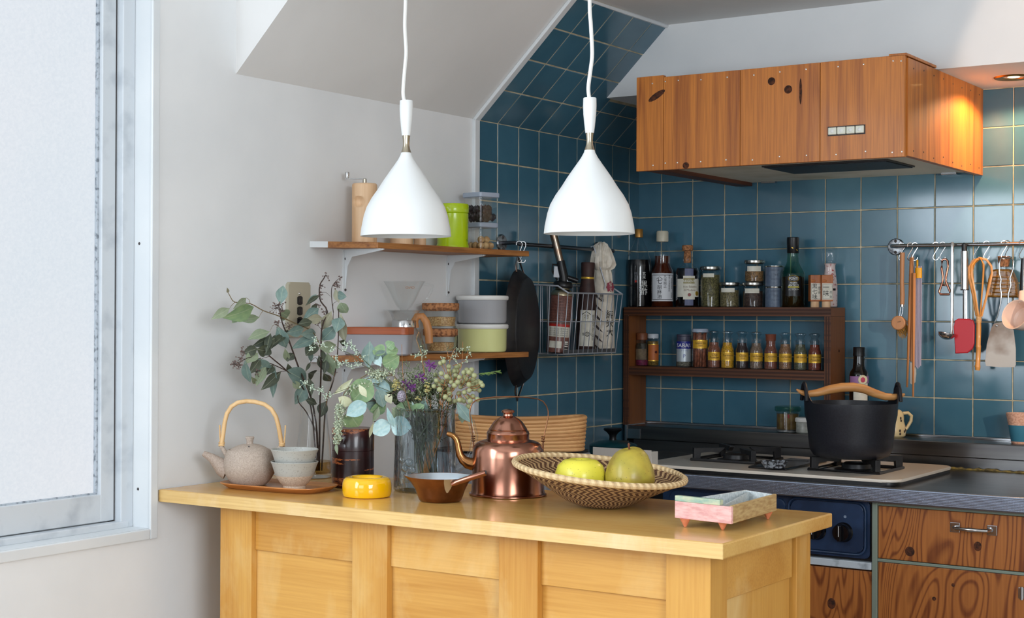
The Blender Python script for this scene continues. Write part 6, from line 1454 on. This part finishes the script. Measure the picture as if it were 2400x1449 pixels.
for l in [(1005, 650, 1190, 640, 84, 't'), (1185, 690, 945, 785, 84, 't'), (1190, 760, 1080, 860, 96, 'd', True), (1115, 785, 1128, 945, 42, 't'), (1212, 372, 1058, 490, 92, 't'), (1250, 480, 1088, 495, 80, 'b'), (1345, 405, 1250, 598, 90, 'b'), (1225, 232, 1080, 332, 38, 'd'), (1190, 222, 1092, 300, 24, 't'), (1200, 325, 1128, 395, 42, 'd'),
          (1395, 555, 1245, 715, 105, 't'), (1395, 760, 1225, 800, 96, 'o'), (1100, 1065, 1175, 1080, 84, 'd', True), (1120, 950, 1075, 1035, 28, 'd'), (1250, 820, 1260, 930, 40, 'd'), (1210, 870, 1250, 1030, 50, 'd'), (1100, 1110, 1135, 1290, 60, 'd')]: P.leaf(*l)
buds(P, [(1285, 28), (1240, 130), (1215, 225), (1200, 340), (1280, 410), (1200, 540)], 9, 20)
P = EP('eucalyptus_branch', 'eucalyptus branch at the right of the tall vase, before the butter case')
P.stem([(1240, 2100), (1275, 1500), (1300, 1340), (1370, 1120), (1405, 900), (1420, 600), (1420, 380)], .0020, M['twig'])
P.stem([(1365, 420), (1345, 250), (1350, 150), (1395, 85), (1455, 40)], .0010, M['twig']); P.stem([(1365, 420), (1362, 330), (1410, 300)], .0006, M['twig']); P.stem([(1420, 620), (1366, 520), (1365, 420)], .0012, M['twig']); P.stem([(1215, 215), (1280, 205), (1335, 250)], .0006, M['twig'])
for l in [(1440, 470, 1395, 610, 108, 't'), (1445, 425, 1475, 725, 88, 'b'), (1425, 320, 1385, 178, 56, 'b'), (1415, 225, 1485, 250, 66, 't', True), (1440, 315, 1500, 425, 86, 'o', True), (1300, 845, 1360, 1085, 110, 'o'), (1260, 1060, 1335, 1155, 64, 'd'), (1290, 1360, 1225, 1520, 90, 'd'), (1375, 1000, 1430, 960, 60, 'o'), (1290, 920, 1270, 1060, 60, 'd'), (1420, 720, 1510, 760, 50, 'd')]: P.leaf(*l)
buds(P, [(1440, 45), (1400, 110), (1410, 140), (1370, 130)], 8, 16)

# glass pitcher
p = at(996, 1150, Z=ZI); k = mpp(p)
def ice():
    m = thin('crackled_glass', (236, 241, 243), 2.6, .07); t = m.node_tree
    tc, nz, bp = t.nodes.new('ShaderNodeTexCoord'), t.nodes.new('ShaderNodeTexNoise'), t.nodes.new('ShaderNodeBump'); mp = t.nodes.new('ShaderNodeMapping')
    mp.inputs['Scale'].default_value = (1, 1, .4); nz.inputs['Scale'].default_value = 75; nz.inputs['Detail'].default_value = 4; nz.inputs['Distortion'].default_value = 1.2
    bp.inputs['Strength'].default_value = 1; bp.inputs['Distance'].default_value = .006
    t.links.new(tc.outputs['Object'], mp.inputs[0]); t.links.new(mp.outputs[0], nz.inputs['Vector']); t.links.new(nz.outputs['Fac'], bp.inputs['Height'])
    for n_ in t.nodes:
        if n_.bl_idname in ('ShaderNodeBsdfGlossy', 'ShaderNodeLayerWeight'): t.links.new(bp.outputs[0], n_.inputs['Normal'])
    return m
pt = thing('glass_pitcher', 'thick crackled glass pitcher holding the mixed bouquet', 'pitcher', p, YAW)
ob('glass', G().lathe(S2(k, [(0, 0), (70, 0), (74, 4), (74, 30), (72, 120), (71, 186), (73, 192), (71, 195), (68.5, 192), (68, 186), (69, 120), (70, 30), (66, 12), (0, 10)]), 64), ice(), pt)
ob('handle', G().tube([(70 * k, 0, 172 * k), (92 * k, 0, 176 * k), (108 * k, 0, 160 * k), (116 * k, 0, 128 * k), (112 * k, 0, 96 * k), (98 * k, 0, 66 * k), (72 * k, 0, 50 * k)], [10 * k, 9 * k, 8.5 * k, 8.5 * k, 8.5 * k, 9 * k, 10 * k], 14), M['thick'], pt)
gsr = ob('embossed_flower', G().ball((-36 * k, -66 * k, 72 * k), 10 * k, 2, (1, .5, 1)).ball((-46 * k, -59 * k, 58 * k), 9 * k, 2, (1, .6, 1)).ball((-28 * k, -69 * k, 56 * k), 9 * k, 2, (1, .5, 1)).ball((-37 * k, -65 * k, 42 * k), 9 * k, 2, (1, .5, 1)).ball((-52 * k, -54 * k, 76 * k), 8 * k, 2, (1, .6, 1)), ice(), pt)
DB = (p - EYE).dot(_d)
def BP(name, label, cat): return Plant(name, label, cat, (1000, 1120), 760, 780, 5.176, DB, 'stems of the mixed bouquet')
M['stem_g'] = speckle('green_stem', (96, 104, 74), (70, 74, 56), 200, .4, .6, .6)
P = BP('round_leaf_eucalyptus', 'pale blue round-leaved eucalyptus spilling left out of the glass pitcher', 'branch')
P.stem([(1180, 1780), (1120, 1400), (1060, 1080), (920, 1050), (760, 1090), (600, 1075)], .0016, M['twig'])
P.stem([(1200, 1780), (1150, 1300), (1000, 900), (880, 700), (740, 560), (560, 440), (530, 420)], .0016, M['stem_g'])
P.stem([(880, 700), (740, 800), (560, 830), (430, 850), (330, 860)], .0012, M['twig']); P.stem([(740, 560), (720, 420), (740, 240)], .0010, M['stem_g'])
P.stem([(920, 1050), (1000, 960), (1070, 930)], .001, M['twig'])
for l in [(540, 440, 545, 112, 128, 't'), (690, 412, 622, 250, 88, 'w'), (735, 250, 595, 190, 112, 'g', True), (745, 225, 640, 335, 118, 't', True), (755, 245, 885, 195, 112, 'g', True), (770, 190, 835, 118, 96, 'g', True), (712, 395, 900, 300, 150, 'g', True),
          (570, 590, 350, 820, 220, 'g', True, 0, 0, 0), (480, 560, 780, 530, 90, 'w'), (515, 785, 425, 640, 62, 'c', False, -.03, -.005), (335, 855, 178, 800, 92, 'c', True), (510, 860, 285, 990, 140, 'w', True, -.01, -.01, .1), (510, 880, 640, 870, 120, 't', True), (300, 950, 400, 1135, 205, 'g', True, .02, 0, .3),
          (650, 690, 720, 890, 112, 't', True), (735, 740, 815, 850, 74, 'c'), (745, 870, 575, 955, 110, 'g', True, .015), (660, 895, 598, 1075, 60, 'o'), (602, 1080, 545, 1272, 34, 'c'), (800, 1095, 600, 1215, 150, 'w', True, -.012, 0, .15), (810, 1110, 1035, 1150, 178, 'w', True, -.012, -.01, .1),
          (825, 915, 1020, 1085, 130, 'o', True, -.014), (850, 1150, 765, 930, 58, 'w', False, -.02), (1085, 980, 880, 880, 150, 'g', True), (1060, 830, 1172, 1052, 48, 'w'), (1085, 985, 1190, 885, 110, 'g', True), (110, 750, 335, 575, 58, 'c', False, .01), (665, 540, 610, 650, 70, 'o'), (780, 690, 870, 830, 120, 'd', True, .03), (860, 760, 960, 860, 120, 'd', True, .035), (980, 840, 1080, 760, 110, 'd', True, .04), (1080, 800, 1190, 760, 110, 'd', False, .045), (820, 600, 760, 720, 110, 'o', True, .03), (1250, 760, 1150, 700, 90, 'd', False, .045), (1330, 760, 1260, 620, 90, 'd', False, .045), (620, 560, 780, 700, 120, 'w', True, .02), (560, 760, 440, 900, 100, 't', True, .03)]: P.leaf(*l)
P = BP('eucalyptus_sprig', 'blue grey narrow leaf sprig bending right over the pitcher handle', 'sprig')
P.stem([(1240, 1780), (1300, 1300), (1420, 1000), (1520, 900), (1610, 850)], .0012, M['twig'])
for l in [(1605, 845, 1785, 1085, 100, 't', False, -.02), (1690, 950, 1670, 1085, 76, 'o'), (1170, 840, 1240, 930, 84, 't', True), (1540, 930, 1600, 870, 40, 'd')]: P.leaf(*l)
# seeded sprig hanging left
M['seed'] = speckle('silvery_seed', (168, 182, 158), (198, 206, 176), 200, .4, .6, .6)
P = BP('seeded_eucalyptus', 'silvery seeded eucalyptus arching left and hanging over the tea caddy', 'branch')
P.stem([(1160, 1780), (1100, 1300), (1000, 800), (840, 520), (640, 470), (480, 530), (300, 660), (210, 800), (185, 950), (165, 1150), (150, 1320)], .0013, M['twig_green'])
P.stem([(840, 520), (520, 560), (330, 720), (260, 860)], .0009, M['twig_green'])
P.leaf(150, 1330, 155, 1470, 34, 'o')
g = G()
for i in range(520):
    if i < 330:
        f_ = R.random(); x, y = 200 - 50 * f_ + R.gauss(0, 32) * (1.1 - .55 * f_), 870 + 480 * f_
    elif i < 440:
        f_ = R.random(); x, y = 240 + 600 * f_ + R.gauss(0, 26), 720 - 260 * f_ + R.gauss(0, 34)
    else: x, y = 640 + R.gauss(0, 60), 500 + R.gauss(0, 22)
    a = P.q(x, y, R.uniform(-.02, .02)); g.ball(a, R.uniform(.0014, .0024), 1); g.tube([a, a + V((R.uniform(-.004, .006), R.uniform(-.004, .004), R.uniform(.002, .008)))], .0004, 3)
stuff(ob('seeds', g, M['seed'], P.t))
# airy white sprigs, upper left
M['white_bud'] = speckle('pale_green_bud', (190, 212, 192), (214, 226, 206), 200, .4, .6, .6)
P = BP('airy_sprig', 'airy sprig of tiny pale green buds reaching left above the bouquet', 'sprig')
P.stem([(1150, 1780), (1080, 1200), (900, 760), (640, 480), (480, 330), (380, 190), (260, 130)], .0010, M['stem_g'])
P.stem([(640, 480), (480, 400), (340, 270), (200, 210), (90, 130), (-60, 90), (-160, 130)], .0008, M['stem_g']); P.stem([(900, 760), (500, 620), (100, 740), (-40, 700), (-240, 620)], .0007, M['stem_g'])
for x, y in ((260, 140), (330, 140), (240, 200), (390, 260), (400, 370), (260, 360), (150, 320), (90, 200), (-20, 150), (-120, 100), (-150, 190), (190, 390), (480, 290), (320, 410), (360, 190), (-40, 700), (-150, 660), (60, 760), (-250, 610), (20, 780)):
    buds(P, [(x, y)], 14, 22, M['white_bud'], .0014)
# berry branch
M['berry'] = speckle('pale_olive_berry', (178, 178, 132), (150, 156, 112), 130, .4, .6, .5)
M['rust'] = speckle('rusty_stalk', (150, 100, 58), (176, 124, 76), 200, .4, .6, .7)
P = BP('berry_branch', 'cluster of pale olive round berries on rusty stalks, right of the bouquet', 'branch')
P.stem([(1210, 1780), (1280, 1200), (1400, 900), (1560, 700), (1640, 560)], .0016, M['rust'])
bm_ = mesh('berry', G().ball((0, 0, 0), 1, 2), M['berry']); pts = []
fixed = [(1450, 350), (1410, 370), (1510, 410), (1510, 455), (1420, 495), (1485, 535), (1590, 520), (1695, 485), (1700, 535), (1350, 510), (1385, 615), (1470, 645), (1505, 690), (1520, 740), (1620, 600), (1690, 595), (1800, 565), (1755, 630), (1580, 640), (1655, 655), (1400, 690), (1470, 780), (1515, 810), (1330, 650), (1700, 725), (1760, 700), (1820, 685), (1880, 700), (1920, 640), (1860, 640), (1740, 785), (1695, 830), (1770, 830), (1800, 775), (1860, 810), (1640, 815), (1590, 830), (1750, 895), (1610, 470), (1755, 480), (1820, 520), (1540, 600), (1360, 580), (1900, 610), (1840, 600), (1720, 560), (1560, 560), (1640, 540)]
for x, y in fixed: pts.append((x, y, R.uniform(-.035, .01)))
while len(pts) < 86:
    x, y = R.uniform(1320, 1900), R.uniform(400, 860)
    if ((x - 1610) / 300) ** 2 + ((y - 630) / 230) ** 2 < 1: pts.append((x, y, R.uniform(0, .05)))
g = G()
for x, y, d in pts:
    a = P.q(x, y, d); o = bpy.data.objects.new('berry', bm_); COL.objects.link(o); o.parent = P.t
    r = R.uniform(.0046, .0055); o.matrix_local = MX.Translation(a) @ MX.Diagonal((r, r, r, 1))
    b = P.q(1600 + (x - 1600) * .55, 680 + (y - 660) * .45, d * .5); g.tube([a, (a + b) / 2 + V((0, 0, R.uniform(-.004, .002))), b], .0007, 4)
stuff(ob('stalks', g, M['rust'], P.t))
# purple flowers
M['purple'] = speckle('purple_petal', (126, 74, 134), (96, 52, 104), 200, .4, .6, .6)
P = BP('purple_flower', 'sprig of small tubular purple flowers in the middle of the bouquet', 'flower')
P.stem([(1190, 1780), (1160, 1200), (1080, 820), (1010, 620)], .0010, M['stem_g']); P.stem([(1080, 820), (1150, 560)], .0008, M['stem_g']); P.stem([(1080, 820), (1230, 560), (1280, 410)], .0008, M['stem_g'])
for x, y, s in ((1010, 620, 1), (1155, 545, 1.05), (1285, 395, .95), (1060, 670, .7)):
    for i in range(7):
        a = 2 * PI * i / 7 + R.uniform(-.3, .3); l = 75 * s * R.uniform(.7, 1.1); d2 = R.uniform(-.014, .008)
        ob('petal', G().tube([P.q(x, y), P.q(x + .6 * l * math.cos(a), y + .6 * l * math.sin(a), d2 * .6), P.q(x + l * math.cos(a) + 6, y + l * math.sin(a), d2)], [.0014, .0022, .0020], 6), M['purple'], P.t)
# conifer sprig and grassy tip
M['needle'] = speckle('conifer_needle', (70, 92, 58), (44, 62, 40), 200, .4, .6, .6)
P = BP('conifer_sprig', 'dark green conifer sprig at the rim of the glass pitcher', 'sprig')
g = G()
for bx, by, tx, ty in ((1300, 1150, 1290, 760), (1380, 1150, 1400, 720), (1450, 1150, 1520, 780), (1330, 1150, 1240, 640), (1400, 1150, 1460, 660), (1260, 1150, 1150, 700)):
    P.stem([(1230, 1780), (bx, by), ((bx + tx) / 2, (by + ty) / 2), (tx, ty)], .0014, M['rust'])
    for i in range(80):
        f_ = R.random(); x, y = bx + (tx - bx) * f_, by + (ty - by) * f_; a = P.q(x, y); g.tube([a, a + V((R.uniform(-.010, .010), R.uniform(-.010, .010), R.uniform(-.001, .010)))], [.0007, .0003], 3)
stuff(ob('needles', g, M['needle'], P.t))
g = G()
for i in range(46):      # stalks and wet foliage pressed against the inside of the pitcher
    x0, x1 = 1180 + R.uniform(-170, 230), 1220 + R.uniform(-130, 190); d0, d1 = R.uniform(-.035, .035), R.uniform(-.03, .03); y1 = R.uniform(1250, 1780)
    g.tube([P.q(x0, 930, d0), P.q((x0 + x1) / 2 + R.uniform(-30, 30), (930 + y1) / 2, (d0 + d1) / 2), P.q(x1, y1, d1)], [.0016, .0013, .0009], 5)
for i in range(220):
    a = P.q(1240 + R.uniform(-190, 210), R.uniform(960, 1330), R.uniform(-.045, .04)); g.tube([a, a + V((R.uniform(-.010, .010), R.uniform(-.008, .008), R.uniform(-.002, .012)))], [.0010, .0004], 3)
stuff(ob('wet_stalks', g, speckle('wet_stalk', (74, 82, 58), (44, 50, 38), 60, .4, .6, .4), P.t))
P = BP('fern_tip', 'thin bright green feathery tip poking right against the blue tiles', 'sprig')
P.stem([(1240, 1780), (1350, 1100), (1600, 640), (1850, 505), (2000, 485), (2130, 462)], .0009, M['stem_g']); g = G()
for i in range(46):
    f_ = R.random(); x, y = 1860 + 240 * f_, 503 - 36 * f_; a = P.q(x, y); b = P.q(x + 55, y + R.uniform(-16, 34), R.uniform(-.01, .01)); g.tube([a, b], [.0007, .0004], 3)
stuff(ob('needles', g, pbr('bright_needle', (128, 160, 84), .6), P.t))
# seed pod, twigs, small filler
P = BP('seed_pod', 'grey lavender textured seed pod standing in the bouquet', 'seed pod')
def pod():
    m = pbr('textured_pod', (134, 124, 138), .7); n = N(m); v = n.coord(rnd=False); vo = n.new('ShaderNodeTexVoronoi'); vo.inputs['Scale'].default_value = 420; n.link(v, vo.inputs['Vector'])
    n.color(n.ramp(vo.outputs['Distance'], [(.15, (74, 68, 78)), (.5, (172, 162, 176))])); n.bump(vo.outputs['Distance'], 1, .002); return m
ob('pod', G().ball(P.q(938, 772, -.02), .0088, 3, (1, 1, 1.3)), pod(), P.t)
P.stem([(1170, 1780), (1100, 1200), (980, 900), (945, 830, -.02)], .0012, M['stem_g'])
P = BP('twig', 'thin bare rusty twig standing straight up in the bouquet, leftmost', 'twig'); P.stem([(1190, 1780), (1060, 1000), (965, 640), (940, 140)], .0009, M['rust'])
P = BP('twig', 'thin bare rusty twig standing up in the bouquet, above the berries', 'twig'); P.stem([(1220, 1780), (1500, 800), (1660, 420), (1680, 110)], .0009, M['rust'])
P = BP('wispy_sprig', 'wispy grey green sprig with drooping buds, tall at the bouquet centre', 'sprig')
P.stem([(1200, 1780), (1250, 900), (1190, 330), (1160, 200), (1120, 80), (1150, -10)], .0010, M['rust'])
for a_ in ((1160, 200, 1110, 60), (1160, 200, 1180, 30), (1190, 330, 1240, 200), (1120, 80, 1140, 10), (1150, 160, 1210, 150)): P.stem([a_[:2], ((a_[0] + a_[2]) / 2 + 8, (a_[1] + a_[3]) / 2), a_[2:]], .0008, M['stem_g'])
buds(P, [(1180, 270)], 16, 52, M['seed'], .0017); buds(P, [(1230, 235), (1130, 280)], 7, 18, M['seed'], .0017)
P = BP('wispy_sprig', 'wispy grey green sprig with small round buds, above the berries', 'sprig')
P.stem([(1240, 1780), (1420, 800), (1520, 360), (1560, 240), (1590, 190)], .0010, M['rust']); P.stem([(1520, 360), (1490, 220), (1465, 130)], .0008, M['rust']); P.stem([(1560, 400), (1720, 330), (1740, 170)], .0008, M['rust'])
for a_ in ((1490, 220, 1460, 120), (1490, 220, 1600, 160), (1490, 200, 1510, 150), (1740, 200, 1700, 250)): P.stem([a_[:2], ((a_[0] + a_[2]) / 2 + 8, (a_[1] + a_[3]) / 2), a_[2:]], .0009, M['stem_g'])
buds(P, [(1600, 250), (1640, 220), (1740, 190), (1780, 245), (1550, 300), (1590, 340), (1720, 340), (1440, 320)], 7, 22, M['seed'], .0017)
P = BP('filler_foliage', 'fine grey green filler foliage between the flowers of the bouquet', 'foliage')
g = G()
for i in range(900):
    x, y = R.gauss(1130, 160), R.gauss(680, 130)
    if not (830 < x < 1420 and 400 < y < 940): continue
    a = P.q(x, y, R.uniform(-.01, .05)); b = a + V((R.uniform(-.008, .008), R.uniform(-.008, .008), R.uniform(0, .012))); g.tube([a, b], .0005, 3)
    if i % 2: g.ball(b, R.uniform(.0011, .0020), 1)
o = ob('fine_foliage', g, speckle('grey_green_filler', (150, 160, 126), (104, 120, 84), 120, .4, .6, .7), P.t); stuff(o)
g = G()
for x, y in ((880, 590), (850, 610), (890, 650), (1240, 640), (1270, 670), (1250, 690), (1130, 800), (860, 670)):
    for i in range(9): a = P.q(x + R.gauss(0, 16), y + R.gauss(0, 16), R.uniform(-.02, 0)); g.ball(a, R.uniform(.0018, .0028), 1, (1, 1, .6))
stuff(ob('cream_florets', g, speckle('cream_floret', (210, 200, 140), (176, 166, 100), 200, .4, .6, .7), P.t))
